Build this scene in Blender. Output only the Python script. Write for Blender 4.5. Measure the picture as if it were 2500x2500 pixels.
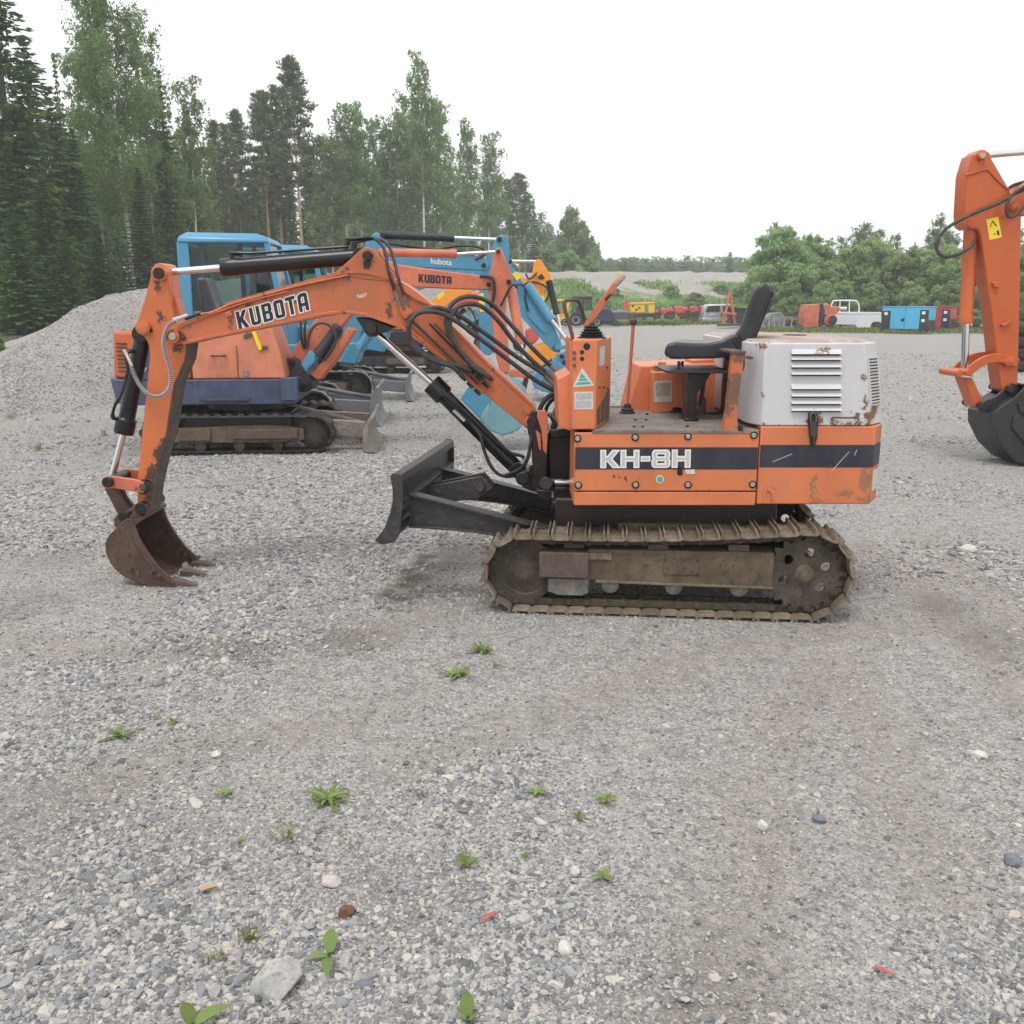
import bpy, math, random
import numpy as np
from mathutils import Vector, Matrix, noise as mnoise

for _o in list(bpy.data.objects):
    bpy.data.objects.remove(_o, do_unlink=True)
SC = bpy.context.scene
COL = SC.collection
R = math.radians
random.seed(7)
rng = np.random.default_rng(11)

# ------------------------------------------------------------------ camera
CAM_Z = 1.55
PITCH = R(12.48)
FPX = 2312.5                      # focal length in photograph pixels (2500 wide)
cam_d = bpy.data.cameras.new('camera')
cam_d.sensor_width = 36.0
cam_d.lens = 36.0 * FPX / 2500.0
cam_d.clip_start = 0.05
cam_d.clip_end = 3000.0
cam = bpy.data.objects.new('camera', cam_d)
COL.objects.link(cam)
cam.location = (0, 0, CAM_Z)
cam.rotation_euler = (R(90) - PITCH, 0, 0)
SC.camera = cam

# ------------------------------------------------------------------ overcast sky and soft sun
SUN_EL, SUN_AZ = R(64), R(205)
world = bpy.data.worlds.new('World')
SC.world = world
world.use_nodes = True
wn = world.node_tree
for n in list(wn.nodes):
    wn.nodes.remove(n)
w_out = wn.nodes.new('ShaderNodeOutputWorld')
w_bg = wn.nodes.new('ShaderNodeBackground')
w_sky = wn.nodes.new('ShaderNodeTexSky')
w_sky.sky_type = 'NISHITA'
w_sky.sun_disc = False
w_sky.sun_elevation = SUN_EL
w_sky.sun_rotation = SUN_AZ
w_sky.air_density = 1.0
w_sky.dust_density = 4.0
w_mix = wn.nodes.new('ShaderNodeMix')
w_mix.data_type = 'RGBA'
w_mix.inputs[0].default_value = 0.96            # closed cloud deck over the sky
w_mix.inputs[7].default_value = (9.9, 9.95, 10.05, 1)
wn.links.new(w_sky.outputs[0], w_mix.inputs[6])
wn.links.new(w_mix.outputs[2], w_bg.inputs[0])
w_bg.inputs[1].default_value = 0.10
wn.links.new(w_bg.outputs[0], w_out.inputs[0])

sun_d = bpy.data.lights.new('sun', 'SUN')
sun_d.energy = 1.5
sun_d.angle = R(22)
sun_d.color = (1.0, 0.97, 0.92)
sun = bpy.data.objects.new('sun', sun_d)
COL.objects.link(sun)
sd = Vector((math.sin(SUN_AZ) * math.cos(SUN_EL), math.cos(SUN_AZ) * math.cos(SUN_EL), math.sin(SUN_EL)))
sun.rotation_euler = sd.to_track_quat('Z', 'Y').to_euler()
sun.location = (0, 0, 40)

SC.view_settings.view_transform = 'Standard'
SC.view_settings.look = 'None'
SC.view_settings.exposure = 0.32
SC.view_settings.gamma = 1.0
SC.view_settings.use_curve_mapping = False
SC.cycles.use_denoising = True
SC.cycles.use_adaptive_sampling = True
SC.cycles.adaptive_threshold = 0.03
SC.cycles.max_bounces = 6
SC.cycles.diffuse_bounces = 3
SC.cycles.glossy_bounces = 3
SC.cycles.transparent_max_bounces = 6
SC.cycles.volume_bounces = 1

# ------------------------------------------------------------------ geometry helpers
_cp, _sp = math.cos(PITCH), math.sin(PITCH)


def P(x, y, Y):
    """the point of the vertical plane at distance Y that stands at photo pixel (x, y)"""
    a, b = (x - 1250.0) / FPX, -(y - 1250.0) / FPX
    d = Vector((a, b * _sp + _cp, b * _cp - _sp))
    t = Y / d.y
    return Vector((d.x * t, Y, CAM_Z + d.z * t))


def G(x, y, z=0.0):
    """the point of the level z at photo pixel (x, y)"""
    a, b = (x - 1250.0) / FPX, -(y - 1250.0) / FPX
    d = Vector((a, b * _sp + _cp, b * _cp - _sp))
    t = (z - CAM_Z) / d.z
    return Vector((d.x * t, d.y * t, z))


def PX(pts, Y):
    """photo outline -> (X, Z) outline in the plane at Y"""
    o = []
    for p in pts:
        v = P(p[0], p[1], Y)
        o.append((v.x, v.z))
    return o


def smooth_path(pts, sub=6, closed=False):
    pts = [Vector(p) for p in pts]
    n = len(pts)
    out = []
    segs = n if closed else n - 1
    for i in range(segs):
        p1, p2 = pts[i % n], pts[(i + 1) % n]
        p0 = pts[(i - 1) % n] if (closed or i > 0) else p1
        p3 = pts[(i + 2) % n] if (closed or i + 2 < n) else p2
        for k in range(sub):
            t = k / sub
            t2, t3 = t * t, t * t * t
            out.append(0.5 * ((2 * p1) + (p2 - p0) * t + (2 * p0 - 5 * p1 + 4 * p2 - p3) * t2 + (3 * p1 - p0 - 3 * p2 + p3) * t3))
    if not closed:
        out.append(pts[-1])
    return out


class MB:
    def __init__(s):
        s.v, s.f = [], []

    def add(s, vs, fs):
        o = len(s.v)
        s.v += [tuple(v) for v in vs]
        s.f += [tuple(i + o for i in f) for f in fs]
        return s

    def prism(s, xz, y0, y1):
        n = len(xz)
        a = sum(xz[i][0] * xz[(i + 1) % n][1] - xz[(i + 1) % n][0] * xz[i][1] for i in range(n))
        if a < 0:
            xz = xz[::-1]
        vs = [(x, y0, z) for x, z in xz] + [(x, y1, z) for x, z in xz]
        fs = [tuple(range(n)), tuple(range(2 * n - 1, n - 1, -1))]
        fs += [(i, i + n, (i + 1) % n + n, (i + 1) % n) for i in range(n)]
        return s.add(vs, fs)

    def px(s, pts, y0, y1):
        return s.prism(PX(pts, y0), y0, y1)

    def loft(s, rings, caps=True, closed=True):
        n = len(rings[0])
        vs = [v for r in rings for v in r]
        fs = []
        for i in range(len(rings) - 1):
            for j in range(n if closed else n - 1):
                a, b = i * n + j, i * n + (j + 1) % n
                fs.append((a, b, b + n, a + n))
        if caps:
            fs.append(tuple(range(n - 1, -1, -1)))
            fs.append(tuple((len(rings) - 1) * n + j for j in range(n)))
        return s.add(vs, fs)

    def tube(s, path, r, n=10, caps=True):
        path = [Vector(p) for p in path]
        rings = []
        up = None
        for i, p in enumerate(path):
            d = (path[min(i + 1, len(path) - 1)] - path[max(i - 1, 0)])
            d = d.normalized() if d.length > 1e-9 else Vector((0, 0, 1))
            if up is None:
                up = Vector((0, 0, 1)) if abs(d.z) < 0.9 else Vector((1, 0, 0))
            a = d.cross(up)
            a = a.normalized() if a.length > 1e-6 else d.orthogonal().normalized()
            b = a.cross(d).normalized()
            up = b
            rr = r[i] if isinstance(r, (list, tuple)) else r
            rings.append([p + rr * (math.cos(2 * math.pi * k / n) * a + math.sin(2 * math.pi * k / n) * b) for k in range(n)])
        return s.loft(rings, caps)

    def cyl(s, p0, p1, r0, r1=None, n=20):
        return s.tube([p0, p1], [r0, r0 if r1 is None else r1], n)

    def disc(s, x, y, Y0, Y1, rpx, n=24):
        """round boss along the Y axis whose near face sits at photo pixel (x, y)"""
        c = P(x, y, Y0)
        r = rpx / FPX * (Y0 * _cp - (c.z - CAM_Z) * _sp)
        return s.cyl(c, Vector((c.x, Y1, c.z)), r, None, n)

    def lathe(s, prof, c, axis, n=28):
        """prof: (radius, distance along axis)"""
        axis = Vector(axis).normalized()
        a = axis.orthogonal().normalized()
        b = axis.cross(a)
        c = Vector(c)
        rings = [[c + axis * t + r * (math.cos(2 * math.pi * k / n) * a + math.sin(2 * math.pi * k / n) * b) for k in range(n)] for r, t in prof]
        return s.loft(rings, True)

    def box(s, c, sz, m=None):
        c = Vector(c)
        vs = []
        for dx in (-.5, .5):
            for dy in (-.5, .5):
                for dz in (-.5, .5):
                    v = Vector((dx * sz[0], dy * sz[1], dz * sz[2]))
                    if m is not None:
                        v = m @ v
                    vs.append(c + v)
        return s.add(vs, [(0, 1, 3, 2), (4, 6, 7, 5), (0, 4, 5, 1), (2, 3, 7, 6), (0, 2, 6, 4), (1, 5, 7, 3)])

    def bar(s, p0, p1, w, h, up=(0, 0, 1)):
        p0, p1 = Vector(p0), Vector(p1)
        d = (p1 - p0)
        L = d.length
        d.normalize()
        a = d.cross(Vector(up))
        a = a.normalized() if a.length > 1e-6 else d.orthogonal().normalized()
        b = a.cross(d)
        m = Matrix((d, a, b)).transposed()
        return s.box((p0 + p1) / 2, (L, w, h), m)

    def ribbon(s, path_xz, th, y0, y1):
        """bent plate: a polyline in the XZ plane given a thickness, standing from y0 to y1"""
        p = [Vector((x, z)) for x, z in path_xz]
        L, Rr = [], []
        for i in range(len(p)):
            d = p[min(i + 1, len(p) - 1)] - p[max(i - 1, 0)]
            d.normalize()
            nrm = Vector((-d.y, d.x)) * th / 2
            L.append(p[i] + nrm)
            Rr.append(p[i] - nrm)
        rings = [[(a.x, y0, a.y), (a.x, y1, a.y), (b.x, y1, b.y), (b.x, y0, b.y)] for a, b in zip(L, Rr)]
        return s.loft(rings)

    def plate(s, poly, nrm, th):
        nrm = Vector(nrm).normalized() * th
        n = len(poly)
        poly = [Vector(p) for p in poly]
        vs = poly + [p + nrm for p in poly]
        fs = [tuple(range(n - 1, -1, -1)), tuple(range(n, 2 * n))] + [(i, (i + 1) % n, (i + 1) % n + n, i + n) for i in range(n)]
        return s.add(vs, fs)

    def xform(s, fn):
        s.v = [tuple(fn(Vector(v))) for v in s.v]
        return s

    def mesh(s, name, mat, origin=(0, 0, 0), smooth=True, angle=38):
        ox, oy, oz = origin
        me = bpy.data.meshes.new(name)
        me.from_pydata([(x - ox, y - oy, z - oz) for x, y, z in s.v], [], s.f)
        me.validate()
        if smooth:
            me.polygons.foreach_set('use_smooth', [True] * len(me.polygons))
            me.set_sharp_from_angle(angle=R(angle))
        if mat is not None:
            me.materials.append(mat)
        me.update()
        return me


def link(o, parent=None):
    COL.objects.link(o)
    if parent is not None:
        o.parent = parent
    return o


def tag(o, label=None, cat=None, group=None, kind=None):
    if label: o['label'] = label
    if cat: o['category'] = cat
    if group: o['group'] = group
    if kind: o['kind'] = kind
    return o


def thing(name, label, cat, loc, group=None, rz=0.0):
    o = bpy.data.objects.new(name, None)
    o.empty_display_size = 0.2
    o.location = loc
    o.rotation_euler = (0, 0, rz)
    link(o)
    o['org'] = tuple(loc)
    del o['org']
    ORG[o.name] = tuple(loc)
    return tag(o, label, cat, group)


ORG = {}


def root_of(o):
    while o.parent is not None:
        o = o.parent
    return o


def part(name, mb, mat, parent, bevel=0.0, seg=2, label=None, smooth=True, angle=38, kind=None):
    me = mb.mesh(name, mat, ORG.get(root_of(parent).name, (0, 0, 0)) if parent else (0, 0, 0), smooth, angle)
    o = bpy.data.objects.new(name, me)
    link(o, parent)
    if bevel:
        m = o.modifiers.new('bevel', 'BEVEL')
        m.width = bevel
        m.segments = seg
        m.limit_method = 'ANGLE'
        m.angle_limit = R(40)
        m.harden_normals = False
    return tag(o, label, None, None, kind)


def copy_tree(o, parent=None):
    c = o.copy()
    COL.objects.link(c)
    c.parent = parent
    for ch in list(o.children):
        copy_tree(ch, c)
    return c


# ------------------------------------------------------------------ value noise for the ground
def _hash(ix, iy, seed):
    h = (ix.astype(np.int64) * 374761393 + iy.astype(np.int64) * 668265263 + seed * 1442695041) & 0x7fffffff
    h = ((h ^ (h >> 13)) * 1274126177) & 0x7fffffff
    return ((h ^ (h >> 16)) & 0xffff) / 65535.0


def vnoise(x, y, seed=0):
    x, y = np.asarray(x, float), np.asarray(y, float)
    ix, iy = np.floor(x), np.floor(y)
    fx, fy = x - ix, y - iy
    fx, fy = fx * fx * (3 - 2 * fx), fy * fy * (3 - 2 * fy)
    a, b = _hash(ix, iy, seed), _hash(ix + 1, iy, seed)
    c, d = _hash(ix, iy + 1, seed), _hash(ix + 1, iy + 1, seed)
    return (a * (1 - fx) + b * fx) * (1 - fy) + (c * (1 - fx) + d * fx) * fy


def fbm(x, y, seed=0, oct=4):
    s, a, t = 0, 1.0, 0
    for k in range(oct):
        s = s + a * vnoise(x * 2 ** k + 17.3 * k, y * 2 ** k - 9.1 * k, seed + k)
        t += a
        a *= 0.5
    return s / t


MUD = G(1005, 1400)


def gz(x, y):
    """height of the gravel yard"""
    x, y = np.asarray(x, float), np.asarray(y, float)
    h = 0.030 * (fbm(x * 0.9, y * 0.9, 3) - 0.5) + 0.022 * (fbm(x * 3.1, y * 3.1, 5) - 0.5)
    # churned furrow beside the front of the track
    u = (x - MUD.x) * 0.62 + (y - MUD.y) * 0.78
    w = (x - MUD.x) * 0.78 - (y - MUD.y) * 0.62
    fur = np.exp(-(w / 0.09) ** 2) * np.clip(1.25 - np.abs(u) / 0.42, 0, 1)
    h = h + fur * (0.015 + 0.14 * (fbm(x * 14, y * 14, 9) - 0.42))
    if np.size(x) > 1:
        fl, lg = marks(x, y)
        h = h * (1 - .5 * fl) - .016 * fl + .008 * lg
    near = np.exp(-((x - 0.85) / 1.6) ** 2 - ((y - 5.2) / 1.3) ** 2)
    h = h * (1 - 0.8 * near)
    far = np.clip((y - 14) / 30, 0, 1)
    return h * (1 - 0.3 * far) + 0.25 * far * (fbm(x * 0.06, y * 0.06, 21) - 0.5)


# tyre and crawler marks pressed into the yard: polylines in photo pixels, width in metres
MARKS = [([(2120, 1330), (2250, 1440), (2380, 1560), (2500, 1700), (2700, 1900)], .16), ([(2230, 1300), (2360, 1400), (2500, 1530), (2700, 1700)], .16),
         ([(1000, 1850), (1250, 1760), (1600, 1640), (1900, 1560), (2300, 1520)], .20), ([(1750, 2500), (1800, 2250), (1850, 2000), (1900, 1800), (2000, 1620)], .20),
         ([(2050, 1600), (2120, 1760), (2200, 1950), (2320, 2200)], .18), ([(0, 1560), (300, 1600), (600, 1590), (900, 1560), (1100, 1480)], .16), ([(300, 1900), (550, 1800), (800, 1760), (1000, 1700)], .18)]
DAMPS = ((1050, 1360, .10, 1), (1034, 1377, .10, 1), (1016, 1396, .10, 1), (1000, 1414, .10, 1), (984, 1432, .09, 1), (968, 1452, .08, 1), (950, 1476, .07, .8), (560, 1578, .22, .45), (480, 1560, .18, .35), (870, 1555, .18, .5), (790, 1545, .14, .35), (60, 1480, .22, .45), (120, 1360, .25, .4),
         (2420, 1560, .22, .45), (2300, 1480, .2, .4), (1100, 1340, .16, .4), (690, 1345, .25, .35), (1230, 1470, .12, .4), (1700, 2480, .3, .3), (300, 2150, .3, .35), (100, 2000, .3, .3), (1000, 2200, .2, .3))


def mark_dist(x, y, pl):
    d = np.full(np.shape(x), 9.0)
    s_ = np.zeros(np.shape(x))
    acc = 0.0
    q = [G(*p) for p in pl]
    for a, b in zip(q[:-1], q[1:]):
        ex, ey = b.x - a.x, b.y - a.y
        L = math.hypot(ex, ey)
        t = np.clip(((x - a.x) * ex + (y - a.y) * ey) / (L * L), 0, 1)
        dd = np.hypot(x - a.x - t * ex, y - a.y - t * ey)
        m = dd < d
        d = np.where(m, dd, d)
        s_ = np.where(m, acc + t * L, s_)
        acc += L
    return d, s_


def marks(x, y):
    """0..1 how much a spot was rolled flat by tyres and tracks, and its lug pattern"""
    flat = np.zeros(np.shape(x))
    lug = np.zeros(np.shape(x))
    wob = 0.05 * (fbm(x * 4, y * 4, 91, 2) - .5)
    for pl, w in MARKS:
        d, s_ = mark_dist(x, y, pl)
        f = np.clip(1.3 - (d + wob) / w, 0, 1)
        flat = np.maximum(flat, f)
        lug = lug + f * np.sin(s_ * 75.0 + d * 40.0)
    return flat * (0.35 + 0.65 * fbm(x * 2.0, y * 2.0, 95, 2)), lug


def damp(x, y):
    v = np.zeros(np.shape(x))
    wx, wy = x + .22 * (fbm(x * 6, y * 6, 81) - .5), y + .30 * (fbm(x * 6 + 9, y * 6, 83) - .5)
    for px_, py_, r_, k in DAMPS:
        g = G(px_, py_)
        v = np.maximum(v, k * np.clip(1.35 - np.hypot(wx - g.x, (wy - g.y) * .8) / r_, 0, 1))
    return v * np.clip(.35 + 1.3 * fbm(x * 11, y * 11, 87, 3), 0, 1)


def gzf(x, y):
    return float(gz(np.array([x]), np.array([y]))[0])

# ------------------------------------------------------------------ materials
class NT:
    def __init__(s, name):
        s.m = bpy.data.materials.new(name)
        s.m.use_nodes = True
        s.t = s.m.node_tree
        s.b = s.t.nodes['Principled BSDF']
        s.out = s.t.nodes['Material Output']

    def n(s, typ, **kw):
        nd = s.t.nodes.new(typ)
        for k, v in kw.items():
            setattr(nd, k, v)
        return nd

    def l(s, a, b):
        s.t.links.new(a, b)

    def coord(s, kind='Object'):
        return s.n('ShaderNodeTexCoord').outputs[kind]

    def mapv(s, v, sc):
        m = s.n('ShaderNodeMapping')
        m.inputs['Scale'].default_value = sc
        s.l(v, m.inputs['Vector'])
        return m.outputs[0]

    def noise(s, v, scale, detail=4, rough=0.55, out='Fac'):
        nd = s.n('ShaderNodeTexNoise')
        nd.inputs['Scale'].default_value = scale
        nd.inputs['Detail'].default_value = detail
        nd.inputs['Roughness'].default_value = rough
        s.l(v, nd.inputs['Vector'])
        return nd.outputs[out]

    def ramp(s, fac, stops, interp='LINEAR'):
        r = s.n('ShaderNodeValToRGB')
        r.color_ramp.interpolation = interp
        e = r.color_ramp.elements
        while len(e) < len(stops):
            e.new(0.5)
        for k, (p, c) in enumerate(stops):
            e[k].position = p
            e[k].color = (c, c, c, 1) if isinstance(c, (int, float)) else (*c, 1)
        s.l(fac, r.inputs[0])
        return r.outputs[0]

    def mix(s, fac, a, b, mode='MIX'):
        m = s.n('ShaderNodeMix')
        m.data_type = 'RGBA'
        m.blend_type = mode
        for sock, v in ((m.inputs[0], fac), (m.inputs[6], a), (m.inputs[7], b)):
            if isinstance(v, (int, float)):
                sock.default_value = v if sock.type == 'VALUE' else (v, v, v, 1)
            elif isinstance(v, tuple):
                sock.default_value = (*v, 1)
            else:
                s.l(v, sock)
        return m.outputs[2]

    def math(s, op, a, b=None, clamp=False):
        m = s.n('ShaderNodeMath')
        m.operation = op
        m.use_clamp = clamp
        for i, v in enumerate((a, b)):
            if v is None: continue
            if isinstance(v, (int, float)):
                m.inputs[i].default_value = v
            else:
                s.l(v, m.inputs[i])
        return m.outputs[0]

    def bump(s, h, strength=0.3, dist=0.005, normal=None):
        b = s.n('ShaderNodeBump')
        b.inputs['Strength'].default_value = strength
        b.inputs['Distance'].default_value = dist
        s.l(h, b.inputs['Height'])
        if normal is not None:
            s.l(normal, b.inputs['Normal'])
        return b.outputs[0]


def plain(name, col, rough=0.5, metal=0.0, spec=0.5):
    t = NT(name)
    t.b.inputs['Base Color'].default_value = (*col, 1)
    t.b.inputs['Roughness'].default_value = rough
    t.b.inputs['Metallic'].default_value = metal
    t.b.inputs['Specular IOR Level'].default_value = spec
    return t.m


def paint(name, col, rough=0.45, chips=0.0, chip_scale=14.0, dirt=0.25, dirt_col=(0.16, 0.125, 0.095), rust=(0.075, 0.035, 0.02),
          spots=(), fade=0.12, edge=None, spot_col=None, metal=0.0, dscale=3.0):
    """aged paint: uneven fading, dust, chips down to rust, and rust stains at given places (root coordinates)"""
    t = NT(name)
    co = t.coord()
    big = t.noise(co, dscale, 5, 0.6)
    hi = tuple(min(1, c * (1 + fade) + fade * 0.06) for c in col)
    lo = tuple(c * (1 - fade) for c in col)
    base = t.mix(t.ramp(big, [(0.3, 0.0), (0.7, 1.0)]), lo, hi)
    st = t.noise(t.mapv(co, (9.0, 9.0, 1.6)), 2.2, 6, 0.65)
    dm = t.math('MULTIPLY', t.ramp(st, [(0.42, 0.0), (0.78, 1.0)]), dirt)
    base = t.mix(dm, base, dirt_col)
    rustc = t.mix(t.noise(co, 60, 3), rust, tuple(min(1, c * 2.2 + 0.02) for c in rust))
    fac = None
    if chips > 0:
        nz = t.noise(co, chip_scale, 8, 0.68)
        fac = t.ramp(nz, [(max(0.0, 0.74 - 0.16 * chips), 0.0), (max(0.02, 0.755 - 0.16 * chips), 1.0)])
    if spots:
        warp = t.n('ShaderNodeVectorMath', operation='SCALE')
        nv = t.noise(co, 30, 8, 0.75, 'Color')
        sub = t.n('ShaderNodeVectorMath', operation='SUBTRACT')
        t.l(nv, sub.inputs[0])
        sub.inputs[1].default_value = (0.5, 0.5, 0.5)
        t.l(sub.outputs[0], warp.inputs[0])
        warp.inputs['Scale'].default_value = 0.16
        ad = t.n('ShaderNodeVectorMath', operation='ADD')
        t.l(co, ad.inputs[0])
        t.l(warp.outputs[0], ad.inputs[1])
        sf = None
        for (sx, sy, sz, r, hz) in spots:
            mp = t.n('ShaderNodeVectorMath', operation='SUBTRACT')
            t.l(ad.outputs[0], mp.inputs[0])
            mp.inputs[1].default_value = (sx, sy, sz)
            ms = t.n('ShaderNodeVectorMath', operation='MULTIPLY')
            t.l(mp.outputs[0], ms.inputs[0])
            ms.inputs[1].default_value = (1, 0.3, hz)
            ln = t.n('ShaderNodeVectorMath', operation='LENGTH')
            t.l(ms.outputs[0], ln.inputs[0])
            d = t.math('DIVIDE', ln.outputs['Value'], r)
            v = t.ramp(d, [(0.60, 1.0), (0.74, 0.0)])
            sf = v if sf is None else t.math('MAXIMUM', sf, v)
        if spot_col:
            rustc2 = t.mix(t.noise(co, 40, 5), spot_col[0], spot_col[1])
            base = t.mix(sf, base, rustc2)
        else:
            fac = sf if fac is None else t.math('MAXIMUM', fac, sf)
    rough_v = rough
    if fac is not None:
        base = t.mix(fac, base, rustc)
        rr = t.n('ShaderNodeMapRange')
        t.l(fac, rr.inputs[0])
        rr.inputs[3].default_value = rough
        rr.inputs[4].default_value = 0.85
        t.l(rr.outputs[0], t.b.inputs['Roughness'])
    else:
        rr = t.n('ShaderNodeMapRange')
        t.l(big, rr.inputs[0])
        rr.inputs[3].default_value = rough * 0.8
        rr.inputs[4].default_value = min(1, rough * 1.25)
        t.l(rr.outputs[0], t.b.inputs['Roughness'])
    t.l(base, t.b.inputs['Base Color'])
    t.b.inputs['Metallic'].default_value = metal
    t.l(t.bump(t.noise(co, 45, 4), 0.12, 0.002), t.b.inputs['Normal'])
    return t.m


def mudmetal(name, a, b, c, rough=0.8, scale=8.0, metal=0.0, vary=False):
    t = NT(name)
    co = t.coord()
    n1 = t.noise(co, scale, 7, 0.65)
    n2 = t.noise(co, scale * 6, 5, 0.6)
    col = t.mix(t.ramp(n1, [(0.35, 0.0), (0.62, 1.0)]), a, b)
    col = t.mix(t.ramp(n2, [(0.52, 0.0), (0.68, 0.8)]), col, c)
    if vary:      # pieces differ from one another in how muddy they are
        oi = t.n('ShaderNodeObjectInfo')
        col = t.mix(t.math('MULTIPLY', oi.outputs['Random'], .7), col, tuple(q * .8 for q in a))
    t.l(col, t.b.inputs['Base Color'])
    t.b.inputs['Roughness'].default_value = rough
    t.b.inputs['Metallic'].default_value = metal
    t.l(t.bump(n2, 0.35, 0.004), t.b.inputs['Normal'])
    return t.m


def foliage(name, c_dark, c_light, trans=0.25, sat=1.0):
    """leaf colour varies leaf by leaf (stored in the colour attribute 'leaf') and tree by tree"""
    t = NT(name)
    at = t.n('ShaderNodeAttribute')
    at.attribute_name = 'leaf'
    oi = t.n('ShaderNodeObjectInfo')
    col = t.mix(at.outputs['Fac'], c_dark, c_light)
    hs = t.n('ShaderNodeHueSaturation')
    v = t.math('MULTIPLY_ADD', oi.outputs['Random'], 0.35)
    v.node.inputs[2].default_value = 0.82
    h = t.math('MULTIPLY_ADD', oi.outputs['Random'], 0.03)
    h.node.inputs[2].default_value = 0.485
    t.l(v, hs.inputs['Value'])
    t.l(h, hs.inputs['Hue'])
    t.l(col, hs.inputs['Color'])
    t.t.nodes.remove(t.b)
    d = t.n('ShaderNodeBsdfDiffuse')
    tr = t.n('ShaderNodeBsdfTranslucent')
    t.l(hs.outputs[0], d.inputs[0])
    t.l(hs.outputs[0], tr.inputs[0])
    mx = t.n('ShaderNodeMixShader')
    mx.inputs[0].default_value = trans
    t.l(d.outputs[0], mx.inputs[1])
    t.l(tr.outputs[0], mx.inputs[2])
    t.l(mx.outputs[0], t.out.inputs['Surface'])
    return t.m


def bark(name, kind):
    t = NT(name)
    co = t.coord()
    if kind == 'birch':
        b = t.noise(t.mapv(co, (1.0, 1.0, 6.0)), 1.3, 5, 0.7)
        col = t.mix(t.ramp(b, [(0.54, 0.0), (0.60, 1.0)]), (0.62, 0.60, 0.56), (0.06, 0.055, 0.05))
    elif kind == 'pine':
        sep = t.n('ShaderNodeSeparateXYZ')
        t.l(co, sep.inputs[0])
        b = t.noise(t.mapv(co, (4, 4, 1.0)), 2.0, 5, 0.7)
        c1 = t.mix(b, (0.42, 0.26, 0.13), (0.66, 0.47, 0.28))
        col = c1
    else:
        b = t.noise(t.mapv(co, (4, 4, 1.0)), 2.5, 5, 0.7)
        col = t.mix(b, (0.07, 0.055, 0.045), (0.20, 0.17, 0.145))
    t.l(col, t.b.inputs['Base Color'])
    t.b.inputs['Roughness'].default_value = 0.9
    return t.m


def ground_mat(name, near=True):
    t = NT(name)
    co = t.coord('Object')
    big = t.noise(co, 0.55, 5, 0.6)
    mid = t.noise(co, 2.6, 6, 0.65)
    vor = t.n('ShaderNodeTexVoronoi')
    vor.inputs['Scale'].default_value = 170.0
    t.l(co, vor.inputs['Vector'])
    vor2 = t.n('ShaderNodeTexVoronoi')
    vor2.inputs['Scale'].default_value = 78.0
    t.l(co, vor2.inputs['Vector'])
    fine = t.noise(co, 260, 3, 0.6)
    sand = t.mix(t.ramp(mid, [(0.35, 0.0), (0.65, 1.0)]), (0.33, 0.30, 0.268), (0.42, 0.395, 0.365))
    sand = t.mix(t.ramp(big, [(0.42, 0.0), (0.66, 0.6)]), sand, (0.475, 0.467, 0.452))
    hsv = t.n('ShaderNodeSeparateColor')
    t.l(vor.outputs['Color'], hsv.inputs[0])
    hsv2 = t.n('ShaderNodeSeparateColor')
    t.l(vor2.outputs['Color'], hsv2.inputs[0])
    pal = [(0.0, (0.15, 0.155, 0.165)), (0.28, (0.28, 0.28, 0.285)), (0.55, (0.40, 0.395, 0.38)), (0.8, (0.54, 0.52, 0.48)), (1.0, (0.66, 0.61, 0.52))]
    s1 = t.ramp(hsv.outputs[0], pal)
    s2 = t.ramp(hsv2.outputs[0], pal)
    c = t.mix(t.ramp(hsv.outputs[1], [(0.30, 0.0), (0.34, 0.75)]), sand, s1)
    c = t.mix(t.ramp(t.math('ADD', hsv2.outputs[1], t.math('MULTIPLY', mid, 0.7)), [(0.90, 0.0), (0.94, 0.8)]), c, s2)
    c = t.mix(t.ramp(fine, [(0.35, 0.35), (0.6, 0.0)]), c, (0.12, 0.11, 0.10))
    clump = t.noise(co, 13.0, 8, 0.8)
    c = t.mix(t.ramp(clump, [(0.36, 0.75), (0.47, 0.0)]), c, (0.155, 0.145, 0.135))
    c = t.mix(t.ramp(clump, [(0.55, 0.0), (0.66, 0.65)]), c, (0.53, 0.52, 0.50))
    # damp churned earth and rolled lanes, stored with the ground
    at = t.n('ShaderNodeAttribute')
    at.attribute_name = 'damp'
    at2 = t.n('ShaderNodeAttribute')
    at2.attribute_name = 'lane'
    c = t.mix(t.math('MULTIPLY', at2.outputs['Fac'], .55), c, (0.325, 0.288, 0.25))
    c = t.mix(t.math('MULTIPLY', at.outputs['Fac'], .85), c, (0.080, 0.062, 0.048))
    t.l(c, t.b.inputs['Base Color'])
    t.b.inputs['Roughness'].default_value = 0.95
    t.b.inputs['Specular IOR Level'].default_value = 0.2
    h = t.math('ADD', t.math('MULTIPLY', vor.outputs['Distance'], -1.0), t.math('MULTIPLY', fine, 0.5))
    h2 = t.math('ADD', h, t.math('MULTIPLY', vor2.outputs['Distance'], -1.2))
    t.l(t.bump(h2, 0.7, 0.010), t.b.inputs['Normal'])
    return t.m


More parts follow.
